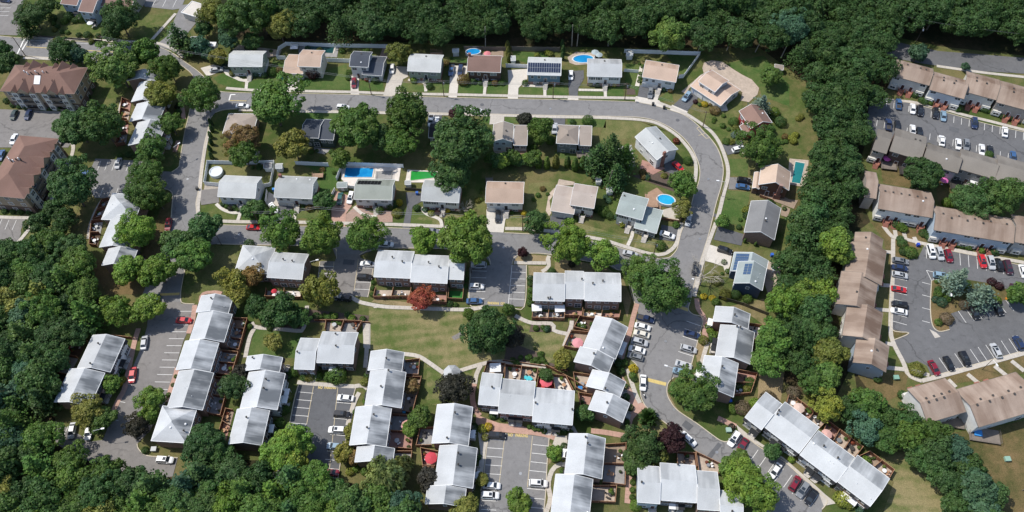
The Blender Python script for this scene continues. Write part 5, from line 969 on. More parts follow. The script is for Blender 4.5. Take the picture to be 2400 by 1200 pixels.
row('white roofed row right of the lower middle car park', [tw('1326,1110 1412,1123 1417,1027 1332,1016', {'L': 'tfs', 'R': 'tr', 'F': 'gab'}, 'roof_white', 's', vents=[('R', .75, .95, 'flue'), ('L', .1, .9, 'flue')]), tw('1290,1226 1379,1236 1389,1123 1301,1111', {'R': 'tr'}, 'roof_white', 's', vents=[('R', .3, .1, 'white')])], 'row right of the lower middle car park')
row('four stepped roofs beside the upper western street', [tw('309,239 372,241 386,196 326,194', {'L': 'tr', 'R': 'tf', 'F': 'gab'}, 'roof_white', 's'), tw('297,190 370,190 376,171 306,168', {'F': 'gab'}, 'roof_white', 's'), tw('304,285 373,287 386,246 321,243', {'L': 'tr', 'F': 'gab'}, 'roof_white', 's'), tw('300,341 371,343 388,288 324,286', {'L': 'tr', 'R': 'tfs', 'F': 'gab'}, 'roof_white', 's', vents=[('R', .6, .85, 'flue'), ('R', .55, .8, 'flue')])], 'stepped row by the upper western street')
row('tree covered row with a white hip roof left of the western street', [tw('238,514 320,518 335,456 264,453', {'L': 'tr', 'F': 'gab'}, 'roof_white', 'h', rise=2.1, vents=[('L', .5, .4, 'pipe')]), tw('234,580 308,583 333,509 262,507', {'L': 'tr', 'F': 'gab'}, 'roof_white', 's', vents=[('R', .85, .9, 'flue'), ('R', .1, .9, 'flue')]), tw('240,623 307,625 322,586 253,583', {'L': 'tr', 'R': 'tfs'}, 'roof_white', 's')], 'tree covered row left of the western street')
# ================================================================== tan town houses in the east
TT = 'roof_tan'
def tn(q, sides, roof=TT, ridge='f', wall='w_tanwall', h=6.2, rise=2.0, **k): return D(q, h, rise, ridge, wall, roof, None, sides, oh=.4, trim='wood_grey', **k)
VB = [('B', .2, .75, 'box'), ('B', .35, .75, 'box'), ('B', .7, .75, 'box'), ('F', .3, .9, 'box'), ('F', .6, .9, 'box')]
row('tan roofed row in the upper right, between road and car park', [tn('2088,176 2175,200 2190,162 2105,140', {'F': 'tan'}, vents=VB[:3]), tn('2176,212 2258,229 2270,188 2188,170', {'F': 'tan'}, wall='w_palegrey', vents=VB[1:]), tn('2263,217 2333,232 2345,186 2257,167', {'F': 'tan'}, vents=VB[2:]), tn('2334,240 2438,266 2446,213 2344,192', {'F': 'tan'}, wall='w_taupe', vents=VB)], 'upper tan roofed row')
row('grey tan roofed row below the upper right car park', [tn('2046,351 2075,360 2092,312 2056,302', {'F': 'tan'}, 'roof_greytan', wall='w_taupe'), tn('2084,354 2156,374 2174,322 2100,301', {'F': 'two'}, 'roof_greytan', wall='brick_dark', vents=VB[:2]), tn('2157,377 2243,408 2255,360 2176,336', {'F': 'two'}, 'roof_greytan', wall='w_palegrey', vents=[('F', .6, .7, 'white')]), tn('2246,394 2330,421 2340,374 2247,348', {'F': 'tf'}, 'roof_greytan', wall='w_tangrey'), tn('2333,420 2425,449 2430,390 2331,361', {'F': 'two'}, 'roof_greytan', wall='w_tangrey', vents=VB[:1])], 'grey tan roofed row')
row('tan roofed row with white bays above the brick steps', [tn('2050,487 2181,510 2186,452 2065,432', {'F': 'tan'}, wall='w_white', vents=[('B', u, .8, 'box') for u in (.15, .3, .45, .6, .75, .9)]+[('F', .8, .9, 'white')]), tn('2018,459 2049,466 2058,405 2033,402', {'F': 'gab'}, 'roof_tan', wall='w_taupe')], 'tan row with white bays')
row('long tan roofed row with bays above the right car park', [tn('2182,537 2370,570 2374,512 2192,484', {'F': 'tan'}, wall='w_slateblue', vents=[('B', u, .85, 'box') for u in (.1, .3, .5, .7, .9)]+[('F', u, .9, 'box') for u in (.2, .4, .6)]), tn('2372,565 2450,580 2455,518 2376,503', {'F': 'tan'}, wall='w_tangrey', vents=VB)], 'long tan row with bays')
row('tan roofed row running down to the right car park', [tn('1999,572 2066,588 2069,562 2006,543', {'R': 'tan', 'L': 'two'}, 'roof_tan_s', 's', vents=[('L', .5, .7, 'box')]), tn('1975,641 2066,672 2075,600 1996,574', {'R': 'tan', 'L': 'two'}, 'roof_tan_s', 's', ext=1.6, vents=[('L', .2, .9, 'white')]), tn('1955,715 2047,733 2055,672 1974,643', {'R': 'tan', 'L': 'two', 'F': 'gab'}, 'roof_tan_s', 's', ext=1.6, vents=[('L', .6, .9, 'box')]), tn('1974,790 2061,807 2066,742 1984,722', {'R': 'tan', 'L': 'two'}, 'roof_tan_s', 's', ext=1.6), tn('1999,850 2076,872 2082,824 2006,798', {'F': 'gab', 'R': 'tan'}, 'roof_tan_s', 's', ext=1.6, wall='w_slateblue', vents=[('L', .5, .9, 'white'), ('R', .6, .8, 'box')])], 'tan row along the right car park')
row('tan roofed row with white gables in the lower right', [tn('2174,991 2263,965 2216,886 2126,912', {'F': 'back', 'L': 'none', 'B': 'tan'}, wall='w_white', vents=[('B', u, .85, 'box') for u in (.2, .4, .6, .8)]+[('F', u, .93, 'box') for u in (.2, .4, .6)]), tn('2286,1003 2430,961 2390,869 2246,912', {'F': 'back', 'L': 'none', 'B': 'tan'}, wall='w_white', vents=[('B', u, .85, 'box') for u in (.15, .35, .6, .8)]+[('F', u, .93, 'box') for u in (.1, .3, .5, .7)])], 'tan row with white gables')
# ================================================================== apartment houses in the west
def apartment(label, q, front, land, gab):
    T, B = building('apartment_house', label, 'apartment house', [D(q, 8.6, 3.4, 'h', 'stucco_tan', 'roof_apartment', 'brick_dark', {s: 'apt' for s in 'FRLB'}, bh=3.0, trim='wood_grey', oh=.5)], land); b = B[0]
    for side in front:
        for u, w, dz in gab:
            # a gabled bay rising through the eaves
            h = 8.6; out = 1.2; d = w*1.15; mb = MB(); rise = w*.5
            mb.add([(-w/2,-out,h-.1),(w/2,-out,h-.1),(0,-out,h-.1+rise),(-w/2,d,h-.1),(w/2,d,h-.1),(0,d*1.6,h-.1+rise)], [(0,2,5,3),(1,4,5,2)], 0); mb.add([(-w/2+.1,-out+.15,h-.15),(w/2-.1,-out+.15,h-.15),(0,-out+.15,h-.25+rise)], [(0,1,2)], 1)
            x, y = b.wallpt(side, u); link('gable_roof', mb.mesh('gable_roof', M['roof_apartment'], M['stucco_tan']), T, (x, y, 0), SIDE[side])
            if w < 4:
                def col(m): m.box(-w/2+.25, w/2-.25, -out+.2, .02, 0, h-.16)
                link('bay', unit(('apt_bay', w), col, M['w_tanwall']), T, (x, y, 0), SIDE[side])
                for z in (.9, 3.7, 6.4): window(T, b, side, u, z, 1.6, 1.4, out=1.0)
            else:
                for z in (.0, 2.9, 5.7):
                    def bal(m): m.box(-w/2+.2, w/2-.2, -out, -.01, z-.15, z); m.box(-w/2+.2, w/2-.2, -out, -out+.06, z+.003, z+1.0)
                    link('balcony', unit(('balcony', w, z), bal, M['wood_grey']), T, (x, y, 0), SIDE[side])
    for v in (('F', .4, .9, 'flue'), ('F', .5, .95, 'flue'), ('F', .35, .93, 'white'), ('F', .6, .9, 'flue'), ('F', .3, .8, 'pipe'), ('F', .55, .6, 'pipe'), ('F', .45, .7, 'white')):
        p = Vector((b.x0+(b.x1-b.x0)*v[1], (b.y0+b.y1)/2-.2+random.uniform(-.6,.6), 8.6+3.3)); nm, mt = {'flue': ('chimney', 'metal_dark'), 'white': ('roof_vent', 'metal_white'), 'pipe': ('vent_pipe', 'metal_white')}[v[3]]
        def fl(m): m.tube((0,0,-.6),(0,0,.8),.2,.2,8)
        link(nm, unit(('fl', nm), fl, M[mt]), T, p)
    return T, b
GB = [(.18, 2.8, 0), (.31, 5.0, 0), (.43, 2.8, 0), (.6, 2.8, 0), (.72, 5.0, 0), (.84, 2.8, 0)]
T_, b_ = apartment('brown roofed apartment house with pointed gables, upper left', '1,214 175,220 204,159 34,152', 'FB', 'brown roofed apartment house', GB)
mb = MB(); mb.box(-1.1,1.1,-1.6,1.6,0,.18); sl_ = (b_.y1-b_.y0)/2; o_ = link('skylight', mb.mesh('skylight', M['metal_white']), T_, (-.4, b_.y0+sl_*.62, 8.6+3.4*.62)); o_.rotation_euler = (atan2(3.4, sl_), 0, 0)
apartment('brown roofed apartment house at the left edge beside the curved path', '-38,456 62,467 133,324 43,318', 'R', 'left edge apartment house', [(.12, 2.8, 0), (.3, 5.0, 0), (.46, 2.8, 0), (.6, 5.0, 0), (.74, 2.8, 0), (.88, 2.8, 0)])
# ================================================================== fences, yards, pools
def F(lines, label, **k): return fence(lines, label, **k)
F(['672,107 784,111 917,113 913,141', '672,107 655,118 650,138'], 'long white vinyl fence behind the cream and slate roofed houses'); F(['650,139 671,140'], 'short white fence left of the cream house'); F(['765,145 822,147'], 'white fence joining the cream and slate roofed houses')
F(['1200,119 1312,121'], 'tall grey white fence behind the blue solar house', kind='grey', h=2.1); F(['1088,117 1186,119'], 'grey wooden fence behind the brown house pool', kind='grey'); F(['1463,124 1555,127 1640,130 1601,183 1590,184'], 'white vinyl fence angled round the peach house garden'); F(['1462,168 1496,171'], 'short white gate fence right of the black shuttered house', kind='vinyl', h=1.4); F(['1186,158 1236,160'], 'white fence between brown and blue houses')
F(['1050,152 1095,153'], 'dark low fence above the two car driveway', kind='dark', h=1.2); F(['489,384 560,386 645,384', '489,384 481,434 515,437'], 'white vinyl fence round the garden with the round pool'); F(['645,384 636,436 618,440'], 'white fence between the two grey roofed corner houses', kind='vinyl'); F(['694,386 771,390'], 'white fence at the back of the stained roof house'); F(['804,388 946,393', '804,388 790,424'], 'white fence round the rectangular blue pool'); F(['627,450 624,476'], 'white side fence by the dark driveway', h=1.5); F(['786,447 779,460'], 'short white fence by the pink driveway', h=1.5); F(['808,440 830,442'], 'white gate left of the grey green roofed house', h=1.4)
F(['950,446 990,448'], 'dark fence across the top of the black driveway', kind='dark', h=1.3); F(['1640,128 1600,130'], 'swing frame fence inside the angled garden', kind='dark', h=1.0) if 0 else None
F(['1520,425 1570,440 1600,450'], 'dark rail fence above the oval pool deck', kind='dark', h=1.4); F(['1550,515 1592,522 1600,508'], 'brown deck fence beside the oval pool', kind='brown', h=1.3); F(['1683,700 1740,716 1800,740'], 'dark slatted fence behind the navy blue house', kind='dark', h=1.6); F(['1780,462 1812,474'], 'brown wooden fence beside the brown chalet', kind='brown', h=1.3); F(['1440,420 1438,470'], 'dark fence left of the blue grey corner house', kind='dark', h=1.4); F(['1010,120 1036,122 1036,130'], 'brown rail round the small rear deck', kind='rail', h=1.0); F(['738,752 868,758'], 'brown fence along the planting bed by the lawn', kind='brown', h=1.0); F(['1178,846 1280,860 1330,872'], 'low brown retaining fence along the planter', kind='brown', h=.9); F(['1280,860 1345,895 1375,915'], 'brown fence stepping down beside the courtyards', kind='brown', h=1.6); F(['75,86 240,98'], 'low dark fence along the roadside hedge', kind='dark', h=.9); F(['268,790 312,795'], 'brown fence behind the streaked pair', kind='brown', h=1.5)
F(['1708,208 1738,222'], 'brown rail beside the curved patio', kind='rail', h=1.0); F(['1200,352 1234,354 1233,362'], 'deck rail behind the pale teal house', kind='rail', h=1.0); F(['1352,358 1384,360'], 'white deck rail behind the grey hip roof house', kind='white', h=1.0); F(['2395,1150 2440,1120'], 'low timber edging on the lower right grass', kind='grey', h=.5)
FURN = {}
def table(p, label, group, top='metal_white', r=.6):
    T = thing('patio_table', label, 'table', (p.x, p.y, .16), 0, group)
    def tp(m): m.lathe([(r,.7),(r,.74)], 14); m.add([(r*cos(2*pi*i/14), r*sin(2*pi*i/14), .7) for i in range(14)], [tuple(range(14))[::-1]])
    def lg(m): m.tube((0,0,0),(0,0,.69),.05,.05); m.lathe([(.3,0),(.28,.04)], 10)
    link('table_top', unit(('table_top', top, r), tp, M[top]), T); link('leg', unit(('table_leg',), lg, M['metal_dark']), T); return T
def chair(p, rz, label, group, mat='metal_dark'):
    T = thing('patio_chair', label, 'chair', (p.x, p.y, .16), rz, group)
    def s(m): m.box(-.25,.25,-.25,.25,.4,.45)
    def b(m): m.box(-.25,.25,.2,.25,.453,.95)
    def l(m): m.box(-.02,.02,-.02,.02,0,.4)
    link('seat', unit(('seat', mat), s, M[mat]), T); link('backrest', unit(('backrest', mat), b, M[mat]), T)
    for x, y in ((-.22,-.22),(.22,-.22),(-.22,.22),(.22,.22)): link('leg', unit(('chair_leg',), l, M['metal_dark']), T, (x, y, 0))
    return T
def parasol(px, py, col, label, r=1.5):
    p = G(px, py, 2.4); T = thing('parasol', label, 'parasol', (p.x, p.y, .16), random.uniform(0, 1))
    def cn(m):
        n = 8; m.add([(0,0,2.65)]+[(r*cos(2*pi*i/n), r*sin(2*pi*i/n), 2.15) for i in range(n)]+[(r*.5*cos(2*pi*(i+.5)/n), r*.5*sin(2*pi*(i+.5)/n), 2.42) for i in range(n)], [f for i in range(n) for f in ((0, 1+n+(i-1) % n, 1+i, 1+n+i),)]+[(1+i, 1+(i+1) % n, 1+n+i) for i in range(n)])
    def pl(m): m.tube((0,0,0),(0,0,2.7),.03,.03); m.lathe([(.3,0),(.25,.08)], 10)
    c = link('canopy', unit(('canopy', r), cn, M['cloth']), T); c.color = (*col, 1); link('pole', unit(('parasol_pole',), pl, M['metal_white']), T); return T
PAT = ['patio_tan', 'patio_grey', 'patio_white', 'patio_brown', 'patio_tan', 'patio_red']
def yard(q, n, where, seed, pat=None, kind='brown', h=1.75):
    """q: A,B along the house wall, C,D the outer corners; n courtyards side by side"""
    A, B, C, E = gp(q); rnd = random.Random(seed); st = random.getstate(); random.seed(seed)
    runs = [[A, E], [E, C], [C, B]]
    for k in range(1, n): runs.append([A.lerp(B, k/n), E.lerp(C, k/n)])
    fence(runs, f'brown board fence enclosing the courtyards {where}', kind, h)
    for k in range(n):
        a, b, c, e = A.lerp(B, k/n), A.lerp(B, (k+1)/n), E.lerp(C, (k+1)/n), E.lerp(C, k/n)
        m = pat[k] if pat else rnd.choice(PAT); ctr = (a+b+c+e)/4
        sh = [ctr+(v-ctr)*.97 for v in (a, b, c, e)]; sheet('courtyard', sh, m, 'drive')
        if m == 'turf': continue
        hz = abs((B-A).x) > abs((B-A).y); fwd = (B-A).x > 0 if hz else (B-A).y < 0; spot = where if n == 1 else f"{ORD[k if fwd else n-1-k]} courtyard from {'left' if hz else 'top'} {where}"
        tp = a.lerp(b, rnd.uniform(.3, .7)).lerp(e.lerp(c, .5), rnd.uniform(.35, .75))
        if (b-a).length < 3.2 and (e-a).length < 3.2: continue
        table(tp, *(lambda c: (f"{dict(metal_white='white', metal_grey='grey', metal_dark='dark', wood_top='wooden')[c]} round patio table, {spot}", f'patio tables {where}', c))(rnd.choice(['metal_white', 'metal_grey', 'metal_dark', 'wood_top'])), rnd.choice([.5, .6, .7]))
        cm = rnd.choice(['metal_dark', 'metal_white', 'wood_top'])
        for j in range(rnd.choice([2, 3, 4])):
            t = rnd.uniform(0, 6.28); pc = tp+Vector((cos(t), sin(t), 0))*1.05; chair(pc, t-pi/2, f"{dict(metal_white='white', metal_dark='dark', wood_top='wooden')[cm]} patio chair, {spot}", f'patio chairs {where}', cm)
        for j in range(rnd.choice([1, 2, 3])):
            e1 = a.lerp(b, rnd.uniform(.1, .9)).lerp(e.lerp(c, rnd.uniform(.1, .9)), rnd.uniform(.75, .9)); planter(e1, spot)
    random.setstate(st)
def planter(p, where):
    T = thing('flower_pot', f'potted plant, {where}', 'plant pot', (p.x, p.y, .16), 0, f'potted plants, {where}')
    def pt(m): m.lathe([(.2,0),(.3,.4),(.26,.4)], 10)
    link('pot', unit(('pot',), pt, M['brick_step']), T)
    st = random.getstate()
    key = ('ball', 1.0, 0)
    if key not in SHRUB: SHRUB[key] = crown('ball', 1.0, 64)
    random.setstate(st)
    f = link('foliage', SHRUB[key], T, (0, 0, .3)); k = random.uniform(.35, .6); f.scale = (k, k, k); f.color = (*LEAFC[random.choice('GMDOR')], 1)
yard('627,682 712,683 707,702 624,700', 2, 'of the hip roofed row', 1, ['patio_grey', 'patio_white']); yard('882,680 965,681 961,700 877,701', 2, 'left in the stepped row between car parks', 2, ['patio_tan', 'patio_tan']); yard('966,690 1048,691 1047,714 962,709', 2, 'in the middle of the stepped row', 3, ['patio_brown', 'patio_red']); yard('1053,682 1087,683 1085,706 1051,705', 1, 'with green turf at the end of the stepped row', 4, ['turf'])
yard('1249,731 1323,733 1322,752 1247,750', 2, 'below the row above the lawn', 5, ['patio_tan', 'patio_grey']); yard('1325,727 1365,728 1363,745 1323,744', 1, 'with brown paving above the lawn', 6, ['patio_red']); yard('1368,733 1453,735 1450,750 1366,748', 2, 'right of the row above the lawn', 7, ['patio_white', 'patio_red'])
yard('549,750 533,818 563,825 583,752', 3, 'at the top of the long western row', 8, ['deck_wood', 'patio_grey', 'patio_grey']); yard('522,826 508,880 546,884 562,830', 2, 'in the middle of the long western row', 9, ['patio_grey', 'patio_red']); yard('507,888 482,970 520,978 543,892', 2, 'at the bottom of the long western row', 10, ['patio_brown', 'patio_grey'])
yard('549,965 530,1035 516,1020 533,962', 2, 'left of the grey roofed row', 11); yard('206,800 140,925 112,918 182,796', 3, 'left of the streaked pair', 12, ['soil', 'patio_grey', 'soil']); yard('764,776 838,780 850,758 767,755', 2, 'behind the brick pair', 13, ['patio_tan', 'patio_grey'])
yard('950,850 949,882 982,883 985,846', 1, 'at the top of the staggered row', 14, ['patio_grey']); yard('954,888 944,966 968,972 989,888', 1, 'with a shrub in the staggered row', 15, ['patio_brown']); yard('920,975 908,1052 966,1056 972,978', 2, 'full of plants in the staggered row', 16, ['patio_grey', 'patio_red']); yard('928,1062 922,1100 962,1104 967,1062', 1, 'at the end of the staggered row', 17, ['patio_grey'])
yard('1018,1006 1012,1047 977,1048 986,1006', 1, 'left of the lower middle row', 18, ['patio_grey']); yard('1027,1062 1020,1096 992,1095 987,1054', 1, 'with the red parasol left of the lower middle row', 19, ['patio_red']); yard('1018,1100 1012,1138 996,1138 992,1098', 1, 'below the red parasol', 20, ['patio_tan'])
yard('1135,877 1181,879 1184,857 1143,853', 1, 'with the white canopy behind the broad row', 21, ['patio_tan']); yard('1183,891 1256,894 1261,868 1185,859', 2, 'in the middle behind the broad row', 22, ['patio_tan', 'patio_tan']); yard('1258,911 1343,919 1326,886 1263,879', 2, 'with the red carpet behind the broad row', 23, ['carpet_red', 'patio_white'])
yard('1380,784 1366,826 1322,816 1338,780', 1, 'with the pink parasol left of the stepped row', 24, ['patio_brown']); yard('1394,752 1384,782 1345,772 1358,746', 1, 'at the top left of the stepped row', 25, ['soil']); yard('1385,884 1374,925 1349,913 1343,878', 1, 'with the blue table left of the stepped row', 26, ['patio_tan']); yard('1386,930 1380,966 1360,955 1355,925', 1, 'at the lower left of the stepped row', 27, ['patio_red'])
yard('1752,763 1748,800 1784,802 1800,770', 1, 'with a white floor right of the streaked row', 28, ['patio_white']); yard('1728,872 1712,930 1757,925 1772,880', 2, 'right of the streaked row', 29, ['patio_red', 'patio_brown'])
yard('1840,948 1920,1005 1934,990 1847,926', 3, 'at the upper end of the diagonal row', 30, ['patio_tan', 'patio_red', 'patio_tan']); yard('1924,1018 2001,1074 2018,1052 1937,991', 3, 'in the middle of the diagonal row', 31, ['patio_red', 'patio_tan', 'patio_tan']); yard('2010,1073 2080,1123 2091,1105 2034,1062', 2, 'at the lower end of the diagonal row', 32, ['patio_brown', 'patio_tan'])
yard('1586,1094 1631,1097 1627,1066 1585,1063', 1, 'behind the bottom edge row', 33, ['patio_tan']); yard('1636,1112 1682,1114 1688,1092 1629,1063', 1, 'with pale beds behind the bottom edge row', 34, ['patio_tan'])
yard('1418,1046 1412,1134 1464,1140 1466,1043', 2, 'right of the lower middle car park row', 35, ['patio_brown', 'patio_grey']); yard('1388,1142 1383,1178 1441,1180 1444,1142', 1, 'at the bottom right of the lower middle car park', 36, ['patio_tan']); yard('308,243 301,285 283,282 290,236', 2, 'in the upper western stepped row', 37); yard('302,290 296,340 274,344 289,292', 2, 'below the upper western stepped row', 38); yard('242,520 230,580 214,578 219,524', 2, 'of the tree covered row', 39, ['patio_grey', 'soil']); yard('258,470 242,512 222,520 243,474', 2, 'at the top of the tree covered row', 40)
for x, y, c, l, r in ((642,682,(.5,.03,.05),'closed red parasol in the hip roofed row courtyard',.9), (954,997,(.55,.28,.26),'faded pink parasol among the plants of the staggered row',1.7), (1010,1073,(.5,.05,.07),'round red parasol left of the lower middle row',1.75), (1280,893,(.6,.1,.13),'bright coral parasol over the red carpet courtyard',1.9), (1354,803,(.6,.25,.27),'pale pink parasol left of the stepped row',1.7), (1873,956,(.6,.45,.38),'beige parasol at the upper end of the diagonal row',1.6), (1938,1017,(.6,.36,.32),'pale pink parasol in the middle of the diagonal row',1.5), (1142,125,(.6,.2,.22),'pink parasol on the patio behind the brown house',1.4), (2079,371,(.65,.12,.4),'bright pink parasol on a dark rear deck of the grey tan row',1.3), (2214,422,(.65,.15,.4),'bright pink parasol beside the tree at the grey tan row',1.3), (1395,122,(.35,.42,.45),'pale grey blue parasol at the poolside',1.5), (1404,128,(.35,.42,.45),'grey blue parasol overlapping another at the poolside',1.4), (1816,627,(.5,.55,.6),'pale parasol at the edge of the trees behind the navy house',1.2), (1400,352,(.7,.3,.08),'orange parasol under the dark conifer',1.0), (1440,345,(.7,.3,.1),'small orange parasol behind the house inside the bend',.9), (1428,362,(.1,.35,.4),'turquoise parasol under the dark conifer',1.2), (1455,362,(.7,.7,.7),'white parasol by the house inside the bend',1.2), (940,1025,(.5,.6,.6),'turquoise parasol in the courtyard of plants',.8) if 0 else (211,53,(.75,.75,.75),'white parasol by the pale blue house',1.3)): parasol(x, y, c, l, r)
def pool(px, py, a, b, ang, mat, label, h=.0, cover=None):
    """oval or round pool: half axes in metres"""
    p = G(px, py, h); T = thing('swimming_pool', label, 'swimming pool', (p.x, p.y, .13), radians(ang)); n = 28
    E_ = lambda k, z: [(a*k*cos(2*pi*i/n), b*k*sin(2*pi*i/n), z) for i in range(n)]
    hh = max(h, .22); mb = MB(); mb.add(E_(1.0,0)+E_(1.0,hh)+E_(.88,hh)+E_(.88,hh-.2), [(r*n+i, r*n+(i+1) % n, (r+1)*n+(i+1) % n, (r+1)*n+i) for r in range(3) for i in range(n)])
    if h > 1: lad = MB(); [lad.tube((-a*.9, s, 0), (-a*.9, s, hh+.7), .04, .04) for s in (-.3, .3)]; [lad.box(-a*.9-.04, -a*.9+.04, -.3, .3, z, z+.04) for z in (.4, .8, hh+.3)]; link('ladder', lad.mesh('ladder', M['metal_white']), T)
    link('rim', mb.mesh('rim', M['pool_cover']), T); m2 = MB(); m2.add(E_(.885, hh-.14), [tuple(range(n))]); link('cover' if cover else 'water', m2.mesh('water', M[mat]), T); return T
def rpool(q, mat, label, name='water'):
    P = gp(q); c = sum(P, Vector())/4; T = thing('swimming_pool', label, 'swimming pool', (c.x, c.y, .14)); P = [p-c for p in P]
    mb = MB(); O = [p*1.09 for p in P]
    mb.add([(p.x,p.y,.0) for p in O]+[(p.x,p.y,.1) for p in O]+[(p.x,p.y,.1) for p in P]+[(p.x,p.y,.02) for p in P], [(r*4+i, r*4+(i+1) % 4, (r+1)*4+(i+1) % 4, (r+1)*4+i) for r in range(3) for i in range(4)])
    link('coping', mb.mesh('coping', M['concrete_pale']), T); m2 = MB(); m2.add([(p.x*1.01,p.y*1.01,.05) for p in P], [(0,1,2,3)]); link(name, m2.mesh('water', M[mat]), T); return T
pool(1109, 121, 3.0, 1.75, 0, 'water_blue', 'oval blue pool behind the brown house', 1.1); pool(1367, 139, 4.3, 2.3, 0, 'water_blue', 'large oval blue pool behind the black shuttered house'); pool(1561, 468, 3.2, 2.2, -18, 'water_light', 'bright oval pool with white rim on a timber deck', 1.2); pool(506, 402, 2.3, 2.3, 0, 'pool_cover', 'round raised pool under a white cover', 1.2, True)
rpool('807,416 872,416 876,395 811,394', 'water_blue', 'rectangular blue pool behind the white fence'); rpool('962,424 1028,416 1024,404 964,402', 'water_green', 'rectangular bright green algae pool'); rpool('1855,428 1875,431 1886,384 1864,380', 'water_teal', 'narrow teal pool beside the brown chalet'); rpool('712,122 780,126 784,112 718,108', 'water_dark', 'dark teal pool behind the cream house'); rpool('471,44 486,57 492,50 477,37', 'water_light', 'small bright blue pool behind the flat roofed building'); rpool('557,372 598,372 601,356 561,354', 'cover_teal', 'teal covered pool under the brown tree', 'cover')
def shed(px, py, w, d, h, wall, roof, label, ang=0):
    a = G(px, py); T = thing('garden_shed', label, 'shed', (a.x, a.y, .05), radians(ang)); b = Block(-w/2, w/2, -d/2, d/2, h, .7, 'f', .12); build_block(T, b, wall, roof); door(T, b, 'F', .5, 0, .8, 1.7, 'trim_white'); return T
shed(632, 397, 2.6, 2.4, 2.1, 'w_palegrey', 'roof_midgrey', 'grey shed with dark roof by the white fence corner'); shed(658, 398, 2.3, 2.2, 2.0, 'w_white', 'roof_grey', 'white shed just right of the dark roofed shed'); shed(1069, 128, 2.4, 2.2, 2.1, 'w_white', 'roof_palegrey', 'small white shed left of the oval pool'); shed(1203, 146, 1.8, 2.6, 2.0, 'w_palegrey', 'roof_palegrey', 'small pale shed between brown and blue houses'); shed(1474, 135, 2.4, 2.6, 2.1, 'w_white', 'roof_palegrey', 'white shed at the end of the angled fence'); shed(1428, 452, 2.2, 2.4, 2.0, 'w_palegrey', 'roof_palegrey', 'small grey shed beside the conifer'); shed(1402, 430, 1.8, 1.8, 1.9, 'w_palegrey', 'roof_palegrey', 'pale garden shed behind the mottled roof house'); shed(1822, 168, 3.2, 2.6, 2.2, 'w_taupe', 'roof_taupe', 'brown shed at the edge of the big woods', -15); shed(805, 442, 3.4, 2.4, 2.0, 'w_sage', 'roof_bluegrey', 'sage shed beside the grey green roofed house'); shed(958, 436, 2.0, 1.8, 1.9, 'w_white', 'roof_palegrey', 'white shed below the green pool'); shed(459, 100, 2.2, 2.2, 2.1, 'w_palegrey', 'roof_midgrey', 'grey shed left of the caravan')
a = G(693, 119); T = thing('gazebo', 'white square gazebo in the cream house garden', 'gazebo', (a.x, a.y, .05))
mb = MB(); mb.add([(-1.5,-1.5,2.2),(1.5,-1.5,2.2),(1.5,1.5,2.2),(-1.5,1.5,2.2),(-.5,-.5,2.7),(.5,-.5,2.7),(.5,.5,2.7),(-.5,.5,2.7)], [(0,1,5,4),(1,2,6,5),(2,3,7,6),(3,0,4,7),(4,5,6,7),(3,2,1,0)]); link('roof', mb.mesh('roof', M['metal_white']), T)
for x in (-1.4, 1.4):
    for y in (-1.4, 1.4): m2 = MB(); m2.tube((x,y,0),(x,y,2.21),.05,.05); link('post', m2.mesh('post', M['metal_dark']), T)
a = G(1059, 873, 2.8); T = thing('gazebo', 'octagonal gazebo with a pale roof where the paths meet', 'gazebo', (a.x, a.y, .05)); n = 8; mb = MB(); R_ = 2.55
mb.add([(0,0,4.0)]+[(R_*cos(2*pi*(i+.5)/n), R_*sin(2*pi*(i+.5)/n), 2.7) for i in range(n)]+[(R_*cos(2*pi*(i+.5)/n), R_*sin(2*pi*(i+.5)/n), 2.55) for i in range(n)], [(0,1+i,1+(i+1) % n) for i in range(n)]+[(1+i,1+n+i,1+n+(i+1) % n,1+(i+1) % n) for i in range(n)]); link('roof', mb.mesh('roof', M['roof_white']), T)
for i in range(n): m2 = MB(); m2.tube((2.2*cos(2*pi*(i+.5)/n),2.2*sin(2*pi*(i+.5)/n),0),(2.2*cos(2*pi*(i+.5)/n),2.2*sin(2*pi*(i+.5)/n),2.7),.07,.07); link('post', m2.mesh('post', M['trim_white']), T)
m2 = MB(); m2.lathe([(2.35,0),(2.35,.15)], 8); link('floor', m2.mesh('floor', M['deck_wood']), T)
